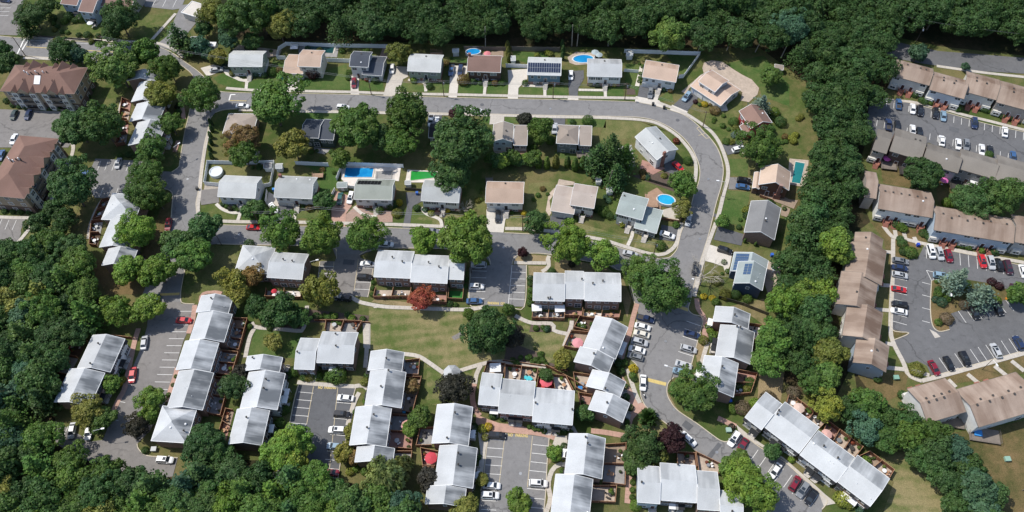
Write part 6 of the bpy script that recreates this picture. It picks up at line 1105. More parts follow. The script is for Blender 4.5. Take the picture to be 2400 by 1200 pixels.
for (x0, y0, z, w, d, par, lab) in ((1216,357,1.0,5.2,2.6,'deck_wood','timber deck behind the pale teal house'), (1366,362,.9,4.2,2.4,'wood_grey','grey timber deck behind the grey hip roof house'), (1023,126,.8,4.6,1.8,'deck_wood','small timber deck behind the sage house'), (745,411,1.2,3.6,1.8,'deck_wood','timber deck behind the stained grey roof'), (1527,470,1.0,3.8,5.5,'deck_wood','timber deck left of the bright oval pool'), (2083,387,.9,5,3.6,'wood_grey','dark timber deck under the pink parasol'), (2123,400,.9,4.2,3.6,'metal_dark','dark rear deck with pale chairs at the grey tan row'), (2243,433,.9,4.6,4.2,'metal_dark','dark rear deck beside the tree at the grey tan row'), (2307,1020,.7,8,4,'wood_grey','dark rear deck with a blue pool at the white gabled row'), (2233,990,.7,6,3,'wood_grey','dark rear deck in the shade of the white gabled row'), (900,412,.3,5.5,4.2,'patio_grey','raised grey terrace right of the blue pool'), (1147,425,.8,2.4,3.2,'wood_grey','small grey deck left of the pink roofed house')):
    a = G(x0, y0, z); T = thing('deck', lab, 'deck', (a.x, a.y, .02), radians(-12) if x0 > 2000 else 0); mb = MB(); mb.box(-w/2, w/2, -d/2, d/2, z-.15, z); link('platform', mb.mesh('platform', M[par]), T)
    for sx in (-1, 1):
        for sy in (-1, 1): m2 = MB(); m2.box(sx*(w/2-.1)-.07, sx*(w/2-.1)+.07, sy*(d/2-.1)-.07, sy*(d/2-.1)+.07, 0, z-.152); link('post', m2.mesh('post', M[par]), T)
    for (q0, q1) in (((-w/2,-d/2),(w/2,-d/2)), ((-w/2,-d/2+.08),(-w/2,d/2)), ((w/2,-d/2+.08),(w/2,d/2))): m2 = MB(); m2.obox(Vector((*q0,0)), Vector((*q1,0)), .06, z+.86, z+.93); m2.obox(Vector((*q0,0)), Vector((*q1,0)), .04, z+.3, z+.36); link('rail', m2.mesh('rail', M[par]), T)
a = G(1161, 862, 2.3); T = thing('canopy', 'white rectangular canopy in a courtyard behind the broad row', 'canopy', (a.x, a.y, .16)); mb = MB(); mb.box(-1.6,1.6,-1.4,1.4,2.25,2.35); link('roof', mb.mesh('roof', M['metal_white']), T)
for x in (-1.5, 1.5):
    for y in (-1.3, 1.3): m2 = MB(); m2.tube((x,y,0),(x,y,2.249),.04,.04); link('post', m2.mesh('post', M['metal_white']), T)
for i, (x, y) in enumerate(((1258,721),(1312,723))):
    a = G(x, y, 2.3); T = thing('awning', ['white patio awning at the far left of the row above the lawn', 'white patio awning second from the left above the lawn'][i], 'awning', (a.x, a.y, 0)); mb = MB(); mb.add([(-1.5,-1.1,2.15),(1.5,-1.1,2.15),(1.5,1.1,2.6),(-1.5,1.1,2.6),(-1.5,-1.1,2.1),(1.5,-1.1,2.1),(1.5,1.1,2.55),(-1.5,1.1,2.55)], [(0,1,2,3),(7,6,5,4),(0,4,5,1),(1,5,6,2),(2,6,7,3),(3,7,4,0)]); link('cover', mb.mesh('cover', M['metal_white']), T)
    for sx in (-1.4, 1.4): m2 = MB(); m2.tube((sx,-1.0,.1),(sx,-1.0,2.12),.04,.04); link('post', m2.mesh('post', M['metal_white']), T)
def box_thing(name, px, py, w, d, h, col, label, cat_, ang=0, z=.1, group=None):
    a = G(px, py, h); T = thing(name, label, cat_, (a.x, a.y, z), radians(ang), group)
    def bd(m): m.box(-w/2, w/2, -d/2, d/2, .06, h); m.box(-w/2-.04, w/2+.04, -d/2-.04, d/2+.04, h+.002, h+.08)
    b = link('body', unit((name, w, d, h), bd, M['plastic']), T); b.color = (*col, 1)
    def wh(m): m.tube((-w/2+.1,d/2-.05,.1),(w/2-.1,d/2-.05,.1),.1,.1,8)
    link('wheel', unit((name, 'wheel', w), wh, M['tyre']), T); return T
for x, y, c, l in ((1515,197,(.02,.09,.4),'blue wheeled bin in front of the double garage'), (1627,213,(.02,.12,.45),'bright blue bin by the split level garage'), (977,451,(.02,.1,.4),'blue bin at the top of the black driveway'), (641,443,(.03,.2,.55),'bright blue bin beside the stained roof house'), (663,182,(.05,.3,.5),'pale blue bin left of the cream house garage'), (1712,939,(.02,.12,.5),'blue covered bin at the gable of the streaked row'), (947,965,(.03,.25,.45),'turquoise bin against the staggered row'), (1810,596,(.03,.12,.5),'blue bin below the brick gable house'), (2153,572,(.02,.06,.4),'blue bin by the steps of the long tan row'), (461,440,(.03,.03,.03),'black bin on the pavement at the street corner'), (1531,242,(.03,.03,.03),'black bin at the kerb below the double garage'), (1557,250,(.03,.03,.03),'black bin at the kerb further round the bend')): box_thing('wheeled_bin', x, y, .8, .8, 1.1, c, l, 'bin')
for x, y, c, l in ((2101,884,(.2,.36,.28),'green utility box on the lower right grass'), (1708,1007,(.3,.42,.36),'pale green utility box on the mulch circle'), (360,1052,(.4,.42,.42),'grey utility box below the hip end of the long row'), (2362,1075,(.25,.4,.32),'small green utility box on the shaded grass')): box_thing('utility_box', x, y, 1.4, 1.2, .8, c, l, 'utility box')
box_thing('waste_container', 197, 404, 2.6, 1.8, 1.5, (.03,.1,.25), 'blue waste container by the small western car park', 'container'); box_thing('planter_box', 2366, 698, 2.4, .7, .5, (.6,.22,.03), 'orange kerb block at the tip of the planted island', 'kerb block', 15); box_thing('storage_box', 1360, 909, 1.2, .9, .6, (.03,.2,.5), 'blue storage box in the courtyard left of the stepped row', 'box'); box_thing('toy_pool', 2290, 1017, 2.0, 1.6, .4, (.04,.25,.6), 'bright blue paddling pool on the dark deck', 'paddling pool', -12, .75) 
for x, y, n in ((1238,885,4),): 
    for i in range(n): box_thing('sun_chair', x-6+i*4, y+(i % 2)*4, .7, .9, .5, (.05,.5,.55), 'turquoise garden chair in the courtyard behind the broad row', 'chair', i*40, .16, 'turquoise garden chairs')
# poles, lamps, wires
def pole(px, py, h, label, trans=True, lean=(0, 0)):
    a = G(px, py); T = thing('utility_pole', label, 'utility pole', (a.x, a.y, 0)); mb = MB(); mb.tube((0,0,0),(lean[0],lean[1],h),.17,.11,8); link('pole', mb.mesh('pole', M['pole_wood']), T)
    m2 = MB(); m2.box(-1.0+lean[0],1.0+lean[0],-.06+lean[1],.06+lean[1],h-.6,h-.46); link('crossarm', m2.mesh('crossarm', M['pole_wood']), T)
    if trans: m3 = MB(); m3.lathe([(.24,h-2.2),(.27,h-2.15),(.27,h-1.3),(.2,h-1.2)], 10, 0, (.42,0,0)); link('transformer', m3.mesh('transformer', M['metal_grey']), T)
    return Vector((a.x+lean[0], a.y+lean[1], h))
PT = [pole(60, 131, 9.5, 'utility pole at the stop lines of the western road', False), pole(257, 126, 9, 'utility pole beside the western road', False), pole(871, 223, 8.6, 'utility pole in front of the slate roofed house'), pole(1041, 227, 8.4, 'utility pole in front of the sage house'), pole(1296, 231, 8.4, 'utility pole in front of the blue solar house'), pole(1464, 234, 8.4, 'utility pole right of the black shuttered house'), pole(1647, 298, 8.0, 'utility pole on the outside of the bend', False)]
PL = [pole(608, 527, 7.5, 'utility pole behind the red sports car', False), pole(754, 519, 8.2, 'utility pole below the stained roof house', False), pole(1042, 537, 8.8, 'utility pole below the white gabled house'), pole(1225, 541, 8.4, 'utility pole right of the white concrete drive', False), pole(1531, 602, 7.8, 'utility pole on the lower street corner')]
pole(410, 357, 7.5, 'leaning utility pole on the upper western street', False); pole(440, 265, 8, 'dark pole on the verge of the upper western street', False)
def wire(label, P, off=(0,), sag=.9):
    for i, o in enumerate(off):
        mb = MB()
        for a, b in zip(P, P[1:]):
            prev = None
            for k in range(13):
                t = k/12; q = a.lerp(b, t)+Vector((0, o, -.5-sag*4*t*(1-t)))
                if prev: mb.tube(prev, q, .03, .03, 4)
                prev = q
        T = link('power_line', mb.mesh('power_line', M['metal_grey'])); tag(T, label+[' along the back of the crossarms', ' along the front of the crossarms'][i], 'power line', 'overhead wires')
wire('overhead wire above the upper street', PT[1:], (.35, -.35)); wire('overhead wire above the lower street', PL, (.35, -.35)); wire('thin wire above the dark upper right road', [G(2010, 20, 9)+Vector((0,0,2)), G(2200, 62, 9)+Vector((0,0,2)), G(2460, 95, 9)+Vector((0,0,2))], (0,), .3)
def lamp(px, py, h, ang, arm, label):
    a = G(px, py); e = G(px+10*cos(radians(ang)), py+10*sin(radians(ang)))-a; T = thing('street_lamp', label, 'street lamp', (a.x, a.y, 0), atan2(e.y, e.x))
    mb = MB(); mb.tube((0,0,0),(0,0,h),.1,.06,8); link('post', mb.mesh('post', M['metal_dark']), T); m2 = MB(); m2.tube((0,0,h-.1),(arm,0,h+.35),.045,.035,6); link('arm', m2.mesh('arm', M['metal_white']), T)
    m3 = MB(); m3.box(arm-.1,arm+.8,-.2,.2,h+.24,h+.42); link('lamp_head', m3.mesh('lamp_head', M['metal_white']), T)
lamp(1690, 460, 7.6, 184, 2.2, 'street lamp on the verge near the brown chalet'); lamp(1572, 893, 8.2, 195, 2.2, 'lamp post at the foot of the eastern car park'); lamp(422, 375, 6.6, -30, 2, 'street lamp on the western street'); lamp(1633, 690, 7, 200, 2, 'street lamp beside the bare tree'); lamp(1105, 640, 6.5, 10, 2, 'lamp post at the left car park of the stepped row'); lamp(737, 640, 6.5, -10, 2, 'lamp post left of the small car park'); lamp(242, 1030, 6.5, -10, 2.4, 'lamp post at the lower end of the western car park'); lamp(520, 575, 6, -60, 1.6, 'short white lamp on the lower street'); lamp(2146, 100, 7.5, 100, 1.8, 'lamp post in the dark upper right woods'); lamp(2302, 866, 6.5, 60, 1.6, 'lamp post by the right car park pavement'); lamp(2212, 705, 5, 90, .8, 'small lamp in the planted island')
# ================================================================== cars
carrow('on the left, eastern car park', 'top', 15, '1513,747/pickup/navy 1506,766/sedan/white 1504,783/sedan/cream 1499,802/suv/silver 1493,820/sedan/white 1489,836/wagon/grey', 'cars on the left of the eastern car park'); carrow('on the right side of the eastern car park', 'top', 15, '1622,784/sedan/navy 1614,818/wagon/silver 1602,856/sedan/silver 1597,872/sedan/lightblue', 'cars on the right of the eastern car park')
carrow('beside the stepped brick row', 'top', 2, '1122,622/suv/silver 1117,672/suv/white 1112,706/sedan/blue', 'cars beside the stepped row'); carrow('on the right side of the small car park', 'top', 3, '861,619/sedan/white 855,650/suv/black', 'cars in the small car park'); carrow('under the thin tree below the small car park', 'left', 6, '789,697/suv/grey 806,699/suv/black', 'cars under the thin tree')
carrow('on the right of the walled car park', 'top', 3, '810,933/sedan/white 802,971/suv/black 790,1008/suv/white 786,1046/sedan/lightblue 775,1107/sedan/darkred', 'cars in the walled car park'); car(695, 1001, 3, 'sedan', 'darkgreen', 'very dark green car alone on the left of the walled car park')
carrow('on the left of the lower middle car park', 'top', 3, '1165,1021/suv/black 1152,1138/sedan/white 1149,1161/suv/white', 'cars in the lower middle car park'); car(1262, 1133, 4, 'suv', 'white', 'white sport utility car alone on the right of the lower middle car park')
carrow('on the left of the western car park', 'top', 100, '366,705/sedan/green 338,803/sedan/silver 311,879/sedan/red', 'cars along the left of the western car park'); car(431, 751, 2, 'sedan', 'red', 'red saloon car in a bay beside the long western row'); car(387, 1078, 3, 'suv', 'white', 'white sport utility car below the hip end of the long row'); carrow('in the bays under the lower left trees', 'left', 100, '169,1009/sedan/silver 208,1012/sedan/white', 'cars under the lower left trees'); carrow('at the kerb of the western street', 'top', 100, '395,527/suv/darkred 391,556/sedan/darkred 381,619/sedan/silver', 'cars on the western street')
for a_ in ((594,533,2,'sports','red','red sports car on the lower street'), (905,573,3,'sedan','white','white saloon car on the lower street by the stepped row'), (1012,542,6,'sedan','grey','dark grey car on the lower street behind a small tree'), (1477,595,14,'sedan','silver','silver saloon car near the lower street corner'), (1630,630,100,'suv','black','black sport utility car beside the bare tree'), (1614,516,103,'sedan','silver','silver car in the shade on the bend'), (568,249,2,'sedan','white','white saloon car near the upper street corner'), (804,252,3,'suv','white','white sport utility car on the upper street beside the big trees'), (1114,260,3,'suv','white','white sport utility car on the upper street above the purple tree'), (507,164,-6,'sedan','silver','silver saloon car on the curved white driveway'), (533,157,10,'wagon','darkgreen','very dark green car beside the pale grey gambrel house'), (830,195,95,'suv','darkred','dark red car in the slate roofed house driveway'), (919,161,96,'sedan','white','white car beside the slate roofed house'), (1058,165,97,'pickup','blue','blue pickup truck in the brown house driveway'), (1079,165,100,'suv','navy','navy car right of the blue pickup truck'), (1338,176,91,'sedan','white','white saloon car on the black driveway'), (1524,219,96,'suv','grey','dark grey car in front of the double garage'), (1609,227,128,'suv','lightblue','pale blue car on the split level driveway'), (1731,350,-14,'suv','white','white car on the dark red house driveway'), (1744,424,8,'suv','black','black car above the blue one at the brown chalet'), (1741,438,10,'sedan','blue','blue car on the brown chalet driveway'), (1699,587,16,'suv','black','black car on the white concrete drive of the navy house'), (1589,390,42,'sedan','red','bright red car inside the bend'), (1564,551,18,'sedan','white','white saloon car on the dark corner driveway'), (1010,283,96,'pickup','white','white pickup truck above the black roofed house'), (1024,286,92,'sedan','white','white car beside the white pickup truck'), (1300,301,94,'sedan','silver','silver car left of the grey hip roof house'), (1167,508,91,'suv','black','black car on the white concrete drive'), (641,487,52,'sedan','white','white saloon car askew beside the dark driveway'), (797,466,99,'sedan','green','dark teal green car on the pink driveway'), (822,464,107,'suv','white','white car right of the teal green one'), (1507,897,92,'sedan','white','white saloon car at the kerb below the eastern car park'), (33,269,114,'sedan','darkgreen','very dark car in front of the upper apartment house'), (66,269,114,'sedan','navy','navy car in front of the upper apartment house'), (33,326,114,'sedan','white','white car above the left edge apartment house'), (144,328,120,'sedan','black','black car at the corner of the left edge apartment house'), (277,383,106,'sedan','silver','silver car in the small western car park'), (3,364,110,'sedan','blue','blue car cut off by the left edge'), (12,1,10,'sedan','navy','navy car in the upper left corner car park'), (2206,647,10,'suv','lightblue','pale blue car half under the silver conifer'), (2374,681,90,'sedan','maroon','maroon car under the tree at the right edge'), (2283,732,64,'suv','black','black car left of the other below the silver trees'), (2338,723,60,'suv','black','black car right of the other below the silver trees'), (1614,1029,43,'sedan','white','white saloon car beside the purple tree on the loop road')): car(*a_)
carrow('in upper bays, top right car park', 'left', 89, '2106,244/pickup/blue 2139,255/sedan/white 2156,260/suv/black 2192,266/suv/black 2211,272/sedan/lightblue 2283,289/suv/navy 2355,309/sedan/white', 'cars in the upper bays, top right'); carrow('in lower bays, top right car park', 'left', 88, '2082,292/pickup/navy 2103,295/sedan/black 2139,305/sedan/white 2155,310/sedan/black 2207,330/sedan/white 2246,338/sedan/white 2264,340/suv/grey 2301,351/sedan/white 2320,353/sedan/black 2374,367/sedan/blue', 'cars in the lower bays, top right')
carrow('below the long tan row with bays', 'left', 72, '2182,590/van/white 2202,595/suv/silver 2223,600/suv/darkred 2302,613/suv/red 2322,616/suv/silver 2341,620/suv/black 2362,627/van/maroon 2398,636/sedan/white', 'cars below the long tan row'); carrow('in left bays, right car park', 'top', 9, '2110,612/wagon/grey 2109,628/sedan/navy 2109,645/wagon/silver 2107,678/sports/red 2108,714/suv/black 2107,730/sedan/white', 'cars in the left bays of the right car park'); carrow('in the bottom bays of the right car park', 'left', 62, '2189,862/sedan/darkred 2224,852/sedan/black 2261,841/suv/black 2334,822/wagon/silver 2387,804/suv/navy', 'cars in the bottom bays of the right car park'); carrow('beside the long diagonal row', 'top', 122, '1720,1029/suv/white 1741,1043/sports/darkred 1817,1103/sedan/white 1863,1133/suv/darkred 1881,1148/suv/grey 1901,1165/sedan/black', 'cars beside the diagonal row')
# motorcycle and caravan
a = G(1509, 926, .5); T = thing('motorcycle', 'grey motorcycle standing behind the white car at the kerb', 'motorcycle', (a.x, a.y, .1), radians(-72))
for x in (-.72, .72):
    mb = MB(); mb.lathe([(.2,-.07),(.31,-.06),(.33,0),(.31,.06),(.2,.07)], 12); mb.v = [(p[0]+x, p[2], p[1]+.33) for p in mb.v]; link('wheel', mb.mesh('wheel', M['tyre']), T)
mb = MB(); mb.tube((-.5,0,.5),(.45,0,.6),.2,.16,8); link('engine', mb.mesh('engine', M['metal_dark']), T)
mb = MB(); mb.tube((-.05,0,.85),(.42,0,.88),.16,.13,8); link('fuel_tank', mb.mesh('fuel_tank', M['metal_grey']), T); mb = MB(); mb.box(-.75,-.05,-.15,.15,.76,.86); link('seat', mb.mesh('seat', M['tyre']), T)
mb = MB(); mb.tube((.72,0,.33),(.42,0,1.05),.04,.04); mb.tube((.42,-.4,1.08),(.42,.4,1.08),.025,.025); link('handlebar', mb.mesh('handlebar', M['metal_grey']), T)
a = G(489, 109, 1.5); T = thing('caravan', 'long white caravan parked behind the roadside trees', 'caravan', (a.x, a.y, .1), radians(-3)); mb = MB()
pr = [(-3.4,.5),(3.1,.5),(3.4,1.2),(3.2,2.6),(-3.2,2.75),(-3.45,1.6)]; mb.add([(x,-1.2,z) for x, z in pr]+[(x,1.2,z) for x, z in pr], [(0,1,2,3,4,5),(11,10,9,8,7,6)]+[(i,i+6,(i+1) % 6+6,(i+1) % 6) for i in range(6)]); link('body', mb.mesh('body', M['metal_white']), T)
for x in (-1.8, .2, 1.9): mb = MB(); mb.box(x-.5,x+.5,-1.23,-1.19,1.4,2.0); link('window', mb.mesh('window', M['glass_dark']), T)
for x in (-1.2, 1.2): mb = MB(); mb.box(x-.35,x+.35,-.35,.35,2.6,2.85); link('roof_hatch', mb.mesh('roof_hatch', M['metal_grey']), T)
for x in (-.5, .5):
    for y in (-1.1, 1.1): mb = MB(); mb.lathe([(.2,-.1),(.34,-.1),(.34,.1),(.2,.1)], 12); mb.v = [(p[0]+x, p[2]+y, p[1]+.36) for p in mb.v]; link('wheel', mb.mesh('wheel', M['tyre']), T)
mb = MB(); mb.tube((3.3,0,.5),(4.6,0,.45),.06,.05); link('tow_bar', mb.mesh('tow_bar', M['metal_dark']), T)
# ================================================================== trees
LAND += [(1110,660,'left car park of the stepped row'), (800,650,'small car park'), (760,1000,'walled car park'), (1210,1120,'lower middle car park'), (1550,800,'eastern car park'), (1000,770,'central lawn'), (650,800,'small lawn'), (390,800,'western car park'), (430,330,'upper western street'), (420,480,'western street'), (1660,420,'road bend'), (700,550,'lower street left of the stepped row'), (1180,560,'lower street junction'), (900,245,'upper street'), (200,110,'western road'), (1600,1000,'loop road'), (2250,690,'planted island'), (2280,300,'top right car park'), (2150,720,'right car park'), (1560,468,'bright oval pool'), (840,405,'rectangular blue pool'), (1109,121,'oval blue pool'), (2200,1120,'lower right grass'), (1059,870,'octagonal gazebo'), (260,420,'small western car park')]
trees('640,245/60/M 478,228/42/M 398,163/34/M 378,226/36/O 400,290/30/M 355,352/36/M 275,158/54/M 345,128/30/M 150,124/34/D 182,133/26/T 180,296/48/D 247,300/48/D 168,445/54/D 345,405/38/M 338,452/42/M 372,472/24/M 325,545/44/G 420,572/36/D 480,542/36/D 462,602/42/M 300,634/32/G 372,640/36/G 280,735/37/G 345,725/34/G 838,298/56/M 955,272/50/M 930,335/42/M 895,320/34/D 1072,345/66/D 1062,408/44/D 1110,330/34/M 1074,267/14/P 1231,280/17/K 1266,312/28/M 690,345/34/O 580,325/36/B 572,362/34/M 548,345/24/O 760,470/22/D 600,490/22/D 620,503/14/D 800,373/20/M 936,130/25/O 1810,176/26/M 1783,248/24/S/pine 1432,362/44/D/pine 1400,375/34/D/pine 1465,372/30/M/pine 1445,415/28/D/pine 1600,432/33/M 1600,488/24/O/open 1787,350/47/M 1693,520/14/M 1258,523/29/D 665,552/45/M 755,560/48/G 855,555/45/M 993,566/30/G 1095,565/61/G 1340,577/48/G 1415,597/37/G 1548,682/60/M 1502,640/42/M 1585,690/32/M 1225,593/11/P 986,702/29/R 1146,777/57/D 1203,790/26/K 1098,735/12/M 1192,727/13/M 762,682/38/O/open 740,700/24/O/open 548,662/34/O/open 590,650/28/B 560,690/24/O 605,722/30/D 660,732/38/D 700,745/28/D 640,802/20/O/open 547,905/34/D 565,880/22/K 482,1038/46/D 510,1065/30/D 662,1062/50/G 700,1040/38/G 690,1085/34/Y 356,936/32/G 355,975/22/G 323,1002/28/K 262,900/20/G 205,965/40/O 240,985/28/M 1060,908/40/K 964,905/17/B 985,978/24/M 895,1120/46/W/weep 940,1100/30/W/weep 872,1150/30/W/weep 1300,1062/17/G 1218,1185/26/G 1090,1190/34/O 1368,968/18/D 1510,1045/42/D 1490,1085/28/D 1572,1032/31/P 1540,1070/22/O 1636,925/48/M 1600,915/26/M 1745,1125/50/G 1778,1165/40/G 1712,1098/24/M 1735,1075/20/M 1808,1060/18/D 1937,957/34/Y 2165,415/40/D 2272,470/44/D 2345,465/46/D 2390,450/30/D 2150,126/19/T 2263,156/9/T 2240,660/29/S/pine 2305,690/31/S/pine 2390,690/24/M 1320,838/20/O 1280,880/15/D 1207,965/12/D 1385,690/0.1/D'.replace(' 1385,690/0.1/D', ''))
trees('75,35/36/D 110,15/26/D 60,65/24/D/pine 15,152/28/D 8,120/22/D 282,48/42/D 262,82/24/D 470,108/20/T 420,92/28/D/pine 445,112/18/D/pine 512,135/18/O 490,128/15/T 500,30/34/O 478,70/18/D 560,45/50/D 612,40/44/M 655,70/34/O 535,95/24/T 590,98/24/D 1130,1125/14/O 825,1010/16/O 808,1062/22/O 830,1075/16/B 1005,1120/24/K 960,1010/16/G 1395,140/0.1/D'.replace(' 1395,140/0.1/D', ''))
trees('495,290/9/D/column 497,305/9/D/column 494,320/9/D/column 496,336/9/D/column 493,352/9/D/column 496,368/9/D/column 1190,112/11/O/column 1191,126/11/O/column 1193,140/10/O/column 1318,108/10/D/column 1320,122/10/D/column 1318,136/9/D/column 1262,385/16/G/column 1282,388/15/G/column 1303,385/17/O/column 1330,385/15/M/column 1348,392/16/M/column 1366,388/17/M/column 1386,394/16/M/column 1402,390/14/M/column 1745,566/6/M/column 1770,574/6/M/column 1536,552/7/D/column')
for x, y in ((1030,398),): pass
trees(' '.join(f'{1150+i*14},{372+(i%3)*3}/{13+(i*7)%5}/{"MDGM"[i%4]}' for i in range(8)))
# bare tree beside the black car
a = G(1648, 655, 5); st_ = random.getstate(); tm_ = trunk(5.2, 5.5, 77, 'bark_pale', True); random.setstate(st_)
b_ = G(1640, 668); T = thing('bare_tree', 'bare leafless grey tree beside the black car on the bend', 'tree', (b_.x, b_.y, 0)); link('trunk', tm_, T)
b_ = G(1088, 494); st_ = random.getstate(); tm_ = trunk(2.6, 1.0, 78, 'bark_pale', True); random.setstate(st_); T = thing('dry_shrub', 'leafless brown shrub in front of the white gabled house', 'shrub', (b_.x, b_.y, 0)); link('trunk', tm_, T)
b_ = G(1422, 446); mb = MB(); mb.tube((0,0,-.1),(1.2,.6,9.5),.28,.2,8); T = thing('tree_trunk', 'leaning bare trunk below the dark conifers', 'tree trunk', (b_.x, b_.y, 0)); link('trunk', mb.mesh('trunk', M['bark']), T)
for x, y, dx in ((1138,112,.3), (1340,108,0), (1352,108,.5), (1637,118,.9), (1703,118,1.6), (1770,122,1.8), (1692,100,.4), (1830,136,1.4), (1425,108,.2)):
    b_ = G(x, y); mb = MB(); mb.tube((0,0,-.1),(dx,.4,10),.2,.13,7); T = thing('tree_trunk', f'pale bare trunk at the edge of the big woods, {ORD[sorted([1138,1340,1352,1637,1703,1770,1692,1830,1425]).index(x)]} from the left', 'tree trunk', (b_.x, b_.y, 0), 0, 'pale trunks at the edge of the big woods'); link('trunk', mb.mesh('trunk', M['bark_pale']), T)
# woods: single trees, the nearest and largest first
WOODS = []
C1 = list('DDDDMMTDMO'); C2 = list('MMMDDOGOB'); C3_ = list('DDDMTO')
WOODS += wood('640,20 2080,20 2085,60 1880,130 1760,98 1640,88 1460,84 1330,76 1200,76 1080,84 1000,84 920,72 760,66 650,60', 46, (33, 44), list('DDMMGOTMD'), 'trees of the woods along the top', 'the top woods', 3)
WOODS += wood('640,-45 2100,-45 2090,12 640,12', 50, (36, 46), list('DMMGOT'), 'trees of the woods along the top', 'the top woods', 4)
WOODS += wood('1915,90 2080,60 2080,150 2050,230 2015,330 1985,400 1945,340 1915,240 1900,150', 43, (29, 40), list('MMGGMOGDBM'), 'trees of the bright woods left of the top right car park', 'the woods left of the top right car park', 5, ('broad',)*8)
WOODS += wood('1930,370 1990,405 2015,460 1980,520 1960,570 1935,640 1915,720 1940,790 1975,850 1950,890 1900,890 1790,845 1820,760 1845,640 1858,550 1905,440', 42, (28, 39), list('MGMGDOBMT'), 'trees of the woods left of the tan row', 'the woods left of the tan row', 6, ('broad',)*7+('open',))
WOODS += wood('1990,930 2090,960 2180,1010 2160,1060 2080,1040 2010,1010 1960,960', 42, (29, 37), list('DDTM'), 'trees between the diagonal row and the white gables', 'the trees above the diagonal row', 7, ('broad',)*5)
WOODS += wood('2180,1040 2240,1050 2290,1100 2330,1180 2340,1260 2260,1260 2200,1120', 44, (34, 42), list('DDT'), 'trees along the lower right grass', 'the belt by the lower right grass', 8, ('broad',)*5)
WOODS += wood('2110,-60 2460,-60 2460,84 2330,72 2200,48 2120,30', 42, (36, 44), list('DDD'), 'dark trees in the upper right corner', 'the upper right corner woods', 9, ('broad',)*5)
WOODS += wood('-20,590 60,600 150,560 205,600 215,660 215,740 180,790 120,850 100,960 -20,970', 47, (34, 46), C1, 'trees of the woods at the left edge', 'the left edge woods', 10)
WOODS += wood('-20,975 90,1020 150,1080 220,1100 290,1130 390,1140 450,1100 590,1110 700,1120 800,1150 860,1170 960,1180 990,1220 980,1270 -20,1270', 48, (37, 50), list('DDDMMTMGDO'), 'trees of the woods along the bottom', 'the bottom woods', 11, ('broad',)*6+('pine',)*2)
WOODS += wood('95,520 130,475 160,500 150,540 90,580 60,600', 34, (22, 28), list('MDO'), 'trees beside the curved path', 'the trees by the curved western path', 12, ('broad',)*5)
random.seed(99)
WOODS.sort(key=lambda w: -w[2]*(1+.0004*w[1]))
NT = sum(1 for r in TREES if r[5] not in ('ball', 'dome', 'column', 'hedge', 'spiky')); keep = max(0, 296-NT)
WOODS.sort(key=lambda w: w[1] < 12)          # the row at the very top edge shows least
rest = WOODS[keep:]
for w in WOODS[:keep]: tree(w[0], w[1], w[2], w[3], w[4], group=w[5], label=w[6])
if rest:
    bm = bmesh.new()
    for w in rest:
        n0 = len(TREES); T = tree(w[0], w[1], w[2], w[3], w[4], label='x'); TREES.pop()
        for ch in [o for o in COL.objects if o.parent == T] if False else T.children:
            pass
        WREST = globals().setdefault('WREST', []); WREST.append(T)
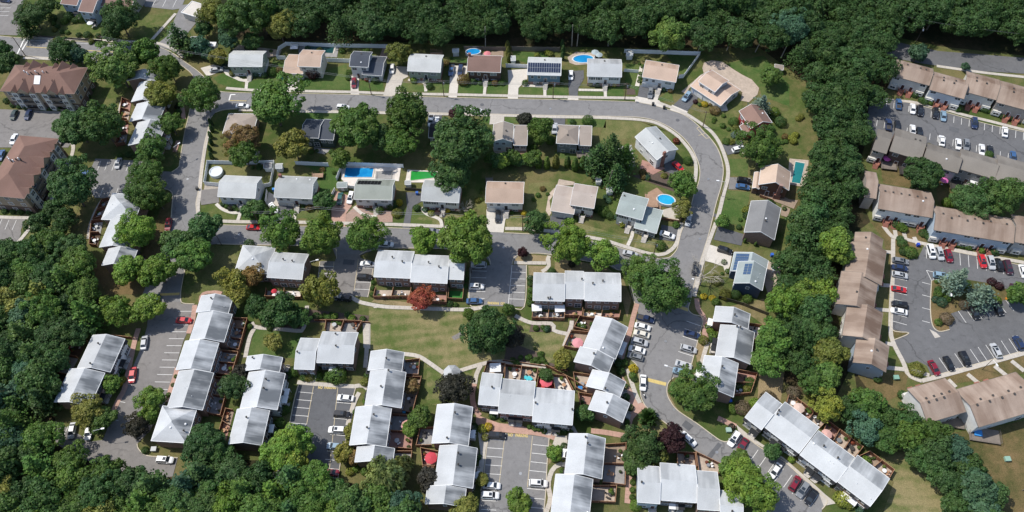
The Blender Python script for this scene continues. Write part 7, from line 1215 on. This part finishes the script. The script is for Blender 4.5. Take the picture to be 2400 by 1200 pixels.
# ================================================================== shrubs
trees('122,42/11/D/ball 150,50/9/M/ball 160,38/12/D/ball 176,48/8/D/ball 190,42/12/D/ball 125,55/6/M/ball 135,62/6/D/ball 128,70/6/O/ball 145,74/6/D/ball 158,76/6/M/ball 185,82/7/D/ball 205,82/10/D/ball 230,84/7/D/ball 245,80/8/M/ball 270,88/8/M/ball 560,168/9/D/ball 580,170/8/D/ball 600,172/9/T/ball 620,176/8/D/ball 640,168/12/M/ball 545,172/8/O/ball 735,167/20/P/ball 655,165/10/B/ball 818,170/8/M/ball 816,182/7/M/ball 860,186/6/R/ball 880,188/9/D/ball 970,188/8/G/ball 1007,202/9/D/ball 1000,192/7/D/ball 1086,187/15/B/ball 1110,190/8/D/ball 1125,194/6/D/ball 1160,194/8/B/ball 1176,192/9/M/dome 1148,195/6/M/ball 1231,194/8/M/ball 1262,191/7/D/ball 1291,192/8/B/ball 1315,194/6/M/ball 1385,196/7/O/ball 1400,198/7/D/ball 1440,197/7/Z/ball 1425,199/5/D/ball 1501,172/5/D/ball 1500,182/5/D/ball 1498,190/5/D/ball 1556,208/7/T/ball 1572,212/7/B/ball 1630,238/6/P/ball 1640,245/5/P/ball 1652,243/8/Z/dome 1650,228/6/Y/ball 1668,244/6/B/ball 1676,257/13/B/dome 1720,285/12/M/ball 1725,300/8/O/ball 1721,316/8/S/ball 1703,330/10/M/dome 1715,332/8/O/dome 1815,262/12/G/ball 1830,285/14/D/ball 1805,300/10/M/ball 1840,320/8/B/ball 1860,330/9/Y/ball 1585,330/8/R/ball 1612,376/11/M/ball 1378,282/14/M/ball 1342,285/7/D/ball 1345,292/4/Z/ball 1290,330/10/G/ball 1250,345/9/M/ball 523,478/7/D/ball 532,484/6/D/ball 540,488/7/K/ball 550,486/7/D/ball 558,491/6/Z/ball 576,491/6/D/ball 705,482/9/O/ball 725,487/10/B/ball 712,484/8/D/ball 742,465/16/M/ball 918,480/13/D/ball 935,475/9/Z/ball 930,498/13/O/hedge 890,492/10/M/ball 977,487/9/D/ball 1027,497/8/P/ball 1048,493/7/Z/ball 996,491/7/T/ball 1010,499/8/Y/dome 1065,478/8/M/ball 1200,498/5/D/ball 1228,500/7/Z/ball 1185,498/5/D/ball 1415,495/14/M/ball 1400,490/10/D/ball 1428,505/10/D/ball 1330,513/5/Z/ball 1342,520/4/Z/ball 1350,517/4/Z/ball 1326,524/4/Z/ball 1336,523/4/Z/ball 1365,500/10/M/ball 1378,498/9/D/ball 1548,575/13/M/ball 1585,527/9/M/ball 1470,530/5/P/ball 1490,540/5/D/ball 1735,515/5/P/ball 1732,532/7/D/ball 1748,492/9/Y/ball 1750,505/9/D/ball 1758,485/7/O/ball 1700,690/14/O/ball 1680,655/14/O/dome 1650,694/10/Z/hedge 1670,698/8/Z/dome 1725,690/12/D/ball 1752,700/11/M/ball 1678,708/10/M/ball'.replace('930,498/13/O/hedge', '930,498/13/O/dome').replace('1650,694/10/Z/hedge', '1650,694/8/Z/dome'))
trees('584,571/12/D/ball 741,740/9/D/ball 752,742/6/Y/ball 770,744/7/M/ball 780,746/5/M/ball 825,746/9/G/ball 850,748/8/M/ball 815,738/8/D/ball 632,768/8/M/ball 615,752/5/D/ball 696,758/7/G/ball 585,765/7/D/ball 875,662/6/D/ball 873,675/6/D/ball 872,690/6/D/ball 1091,640/5/D/ball 1092,655/6/D/ball 1091,670/6/D/ball 1055,712/8/D/ball 1068,714/6/M/ball 1243,652/8/D/ball 1244,665/7/D/ball 1244,680/7/D/ball 1243,695/7/D/ball 1242,710/8/D/ball 1293,638/11/D/ball 1340,618/9/K/ball 690,870/14/M/ball 675,880/10/D/ball 725,882/13/O/dome 745,880/11/G/dome 790,880/22/M/ball 770,882/13/M/ball 712,885/9/D/ball 855,895/11/O/ball 862,880/10/M/ball 858,940/9/G/ball 832,965/6/M/ball 872,858/7/D/ball 660,900/12/M/dome 672,930/14/O/dome 665,960/13/M/dome 655,990/13/M/dome 645,1015/12/D/dome 820,1105/10/Y/ball 835,1098/9/G/ball 855,1105/10/M/ball 1130,1005/11/Y/ball 1145,1000/10/Z/ball 1137,1025/9/O/ball 1155,975/9/D/ball 1178,980/8/D/ball 1240,1000/6/Z/ball 1253,1004/7/M/ball 1262,1006/6/M/ball 1275,1010/7/D/ball 1310,1012/7/T/ball 1322,1010/8/D/ball 1338,1012/6/D/ball 1110,1002/12/D/dome 1108,1060/13/K/dome 1120,1070/9/D/dome 1322,1045/8/D/ball 1320,1075/8/O/ball 1318,1104/7/M/ball 1485,864/11/Z/ball 1482,880/9/M/ball 1487,888/8/D/ball 1450,853/11/D/ball 1455,870/10/D/ball 1463,850/9/M/ball 1465,905/8/D/ball 1468,930/9/D/ball 1478,955/8/D/ball 1470,990/7/O/ball 1464,1030/10/D/ball 1520,980/22/D/spiky 1482,1110/7/M/ball 1483,1130/7/M/ball 1482,1148/7/M/ball 1482,1165/7/M/ball 1490,1185/14/G/ball 1649,797/12/O/ball 1660,765/8/M/ball 1665,775/9/G/ball 1672,785/10/M/ball 1668,795/8/D/ball 1640,855/6/D/ball 1636,865/7/M/ball 1715,1000/8/K/ball 1758,895/12/M/ball 1732,905/9/D/ball 1748,912/9/O/ball 1716,950/9/G/ball 1718,962/9/M/ball 1740,955/18/A/ball 1800,935/20/A/ball 1770,945/14/G/dome 1860,920/16/A/ball 1855,1077/8/G/ball 1975,1168/20/Y/ball 1990,1180/14/Y/ball 2015,1195/10/T/ball 2030,1080/12/G/ball 1880,1130/0.5/D/ball'.replace(' 1880,1130/0.5/D/ball', ''))
trees('2115,570/12/D/ball 2135,590/16/M/dome 2120,588/12/D/dome 2110,560/9/D/ball 2200,680/9/D/ball 2198,690/10/M/ball 2210,685/9/D/ball 2193,702/9/T/ball 2208,708/12/T/ball 2220,700/9/M/ball 2225,690/10/D/ball 2195,660/5/O/ball 2260,715/12/A/ball 2280,700/12/O/dome 2265,665/10/M/ball 2335,705/12/G/ball 2325,660/10/P/ball 2342,670/10/P/ball 2200,755/9/M/ball 2220,745/16/A/dome 2150,865/18/O/dome 2115,925/11/D/ball 2058,888/10/D/ball 2110,530/11/G/ball 2100,525/10/D/ball 2118,536/10/G/ball 2165,545/11/D/dome 2178,555/10/D/ball 2190,560/8/M/ball 2245,570/9/G/ball 2255,575/8/D/ball 2270,578/9/M/ball 2300,586/9/G/ball 2330,590/10/D/ball 2220,474/12/G/ball 2230,478/9/G/ball 2160,235/8/D/ball 2168,238/9/D/ball 2182,240/8/M/ball 2145,222/8/D/ball 2225,246/9/D/ball 2245,255/8/M/ball 2310,255/10/D/ball 2320,258/8/M/ball 2350,272/8/D/ball 2370,275/8/D/ball 2380,380/0.5/D/ball 2318,362/10/M/ball'.replace(' 2380,380/0.5/D/ball', ''))
trees('270,828/13/K/ball 278,845/9/K/ball 285,870/8/D/ball 280,898/8/Z/ball 288,890/8/Y/ball 340,1055/9/D/ball 412,882/5/D/ball 405,902/5/D/ball 395,925/6/O/ball 15,236/8/D/ball 30,246/7/D/ball 45,249/7/D/ball 60,250/8/D/ball 120,254/6/D/ball 140,255/6/D/ball 205,225/8/D/ball 212,210/8/D/ball 218,195/8/D/ball 10,495/7/D/ball 30,495/7/M/ball 48,496/8/M/ball 68,497/7/D/ball 120,395/10/D/dome 145,360/8/D/dome 300,362/8/D/ball 312,364/8/D/ball 325,366/8/D/ball 280,365/7/M/ball 262,262/6/O/ball 266,246/5/K/ball 420,245/8/D/ball 418,262/8/D/ball 415,250/6/K/ball')
for s_, k_ in (('560,112 640,125 640,118 560,105',5), ('680,112 780,112 780,118 690,118',3), ('790,116 910,118 880,126 800,122',5), ('1040,130 1060,130 1060,150 1045,150',2), ('1240,122 1300,124 1300,130 1240,130',4), ('1470,140 1600,150 1600,160 1480,160',4), ('1660,280 1720,260 1720,330 1680,330',6), ('1800,270 1880,260 1870,340 1830,340',9), ('500,375 640,390 630,400 500,392',4), ('700,392 790,396 780,420 700,405',4), ('1100,432 1135,440 1130,470 1105,470',4), ('1240,435 1290,430 1285,480 1245,480',4), ('1410,430 1440,440 1430,480 1410,470',4), ('1490,400 1560,410 1540,430 1490,420',6), ('1800,470 1850,480 1840,500 1820,500',4), ('1690,600 1720,640 1700,660 1680,640',3), ('1195,830 1320,850 1310,862 1200,858',9), ('1200,795 1290,830 1280,850 1215,830',7), ('725,728 860,742 855,757 725,750',8), ('610,745 700,755 700,765 620,762',6), ('1250,762 1290,764 1290,774 1245,772',7), ('1350,750 1390,755 1380,785 1350,775',4), ('1440,505 1470,520 1465,540 1445,520',4), ('130,90 340,102 340,108 130,98',8), ('20,130 60,142 40,148 10,140',3), ('700,300 780,330 780,360 700,370',5), ('1880,900 1960,960 1940,970 1880,930',6)):
    P_ = pts(s_)
    for _ in range(k_):
        u_, v_ = random.random(), random.random(); a_ = [P_[0][i]+(P_[1][i]-P_[0][i])*u_ for i in (0, 1)]; b_ = [P_[3][i]+(P_[2][i]-P_[3][i])*u_ for i in (0, 1)]
        tree(a_[0]+(b_[0]-a_[0])*v_, a_[1]+(b_[1]-a_[1])*v_, random.uniform(3.5, 8.5), random.choice('DMMGOBYT'), random.choice(['ball', 'ball', 'dome']))
name_plants(); name_woods([r for r in TREES if r[7] and r[7].startswith('trees ') and r[0].get('category') == 'tree' or (r[7] or '').startswith('dark trees')])
# the smallest shrubs past three hundred become one planting
SH = [r for r in TREES if r[0].name.split('.')[0] == 'shrub']; SH.sort(key=lambda r: -r[3])
if len(SH) > 295:
    V_ = []; F_ = []
    for r in SH[295:]:
        T = r[0]; mw = Matrix.Translation(T.location) @ Matrix.Rotation(T.rotation_euler.z, 4, 'Z') @ Matrix.Diagonal((*T.scale, 1)); o = len(V_)
        V_ += [tuple(mw @ v.co) for v in T.data.vertices]; F_ += [tuple(i+o for i in p.vertices) for p in T.data.polygons]; bpy.data.objects.remove(T)
    me = bpy.data.meshes.new('undergrowth'); me.from_pydata(V_, [], F_); me.materials.append(M['leaf']); o = link('undergrowth', me); o.color = (*LEAFC['M'], 1); tag(o, 'small low garden plants in the beds and along the walls', 'undergrowth', kind='stuff')
# join the part of the top woods that shows least into one mass
if globals().get('WREST'):
    dg = None; V_ = []; F_ = []; CO = []
    for T in WREST:
        for ch in T.children:
            if not ch.name.startswith('crown'): continue
            me = ch.data; n = len(me.vertices); mw = Matrix.Translation(T.location) @ Matrix.Translation(ch.location) @ Matrix.Rotation(ch.rotation_euler.z, 4, 'Z') @ Matrix.Diagonal((*ch.scale, 1))
            o = len(V_); V_ += [tuple(mw @ v.co) for v in me.vertices]; F_ += [tuple(i+o for i in p.vertices) for p in me.polygons if p.index % 8 < 5]
        for ch in list(T.children): bpy.data.objects.remove(ch)
        bpy.data.objects.remove(T)
    me = bpy.data.meshes.new('woods'); me.from_pydata(V_, [], F_); me.materials.append(M['leaf']); o = link('woods', me); o.color = (*LEAFC['D'], 1); tag(o, 'far rows of dark green trees merging into one wood at the top edge', 'woods', kind='stuff')
# ------------------------------------------------------------------ last: paint the cars
ch_ = {}
for o in COL.objects:
    if o.parent: ch_.setdefault(o.parent.name, []).append(o)
for T, c in RECOLOR:
    for o in ch_.get(T.name, ()):
        if o.name.split('.')[0] in ('body', 'mirror'): o.color = (*c, 1)
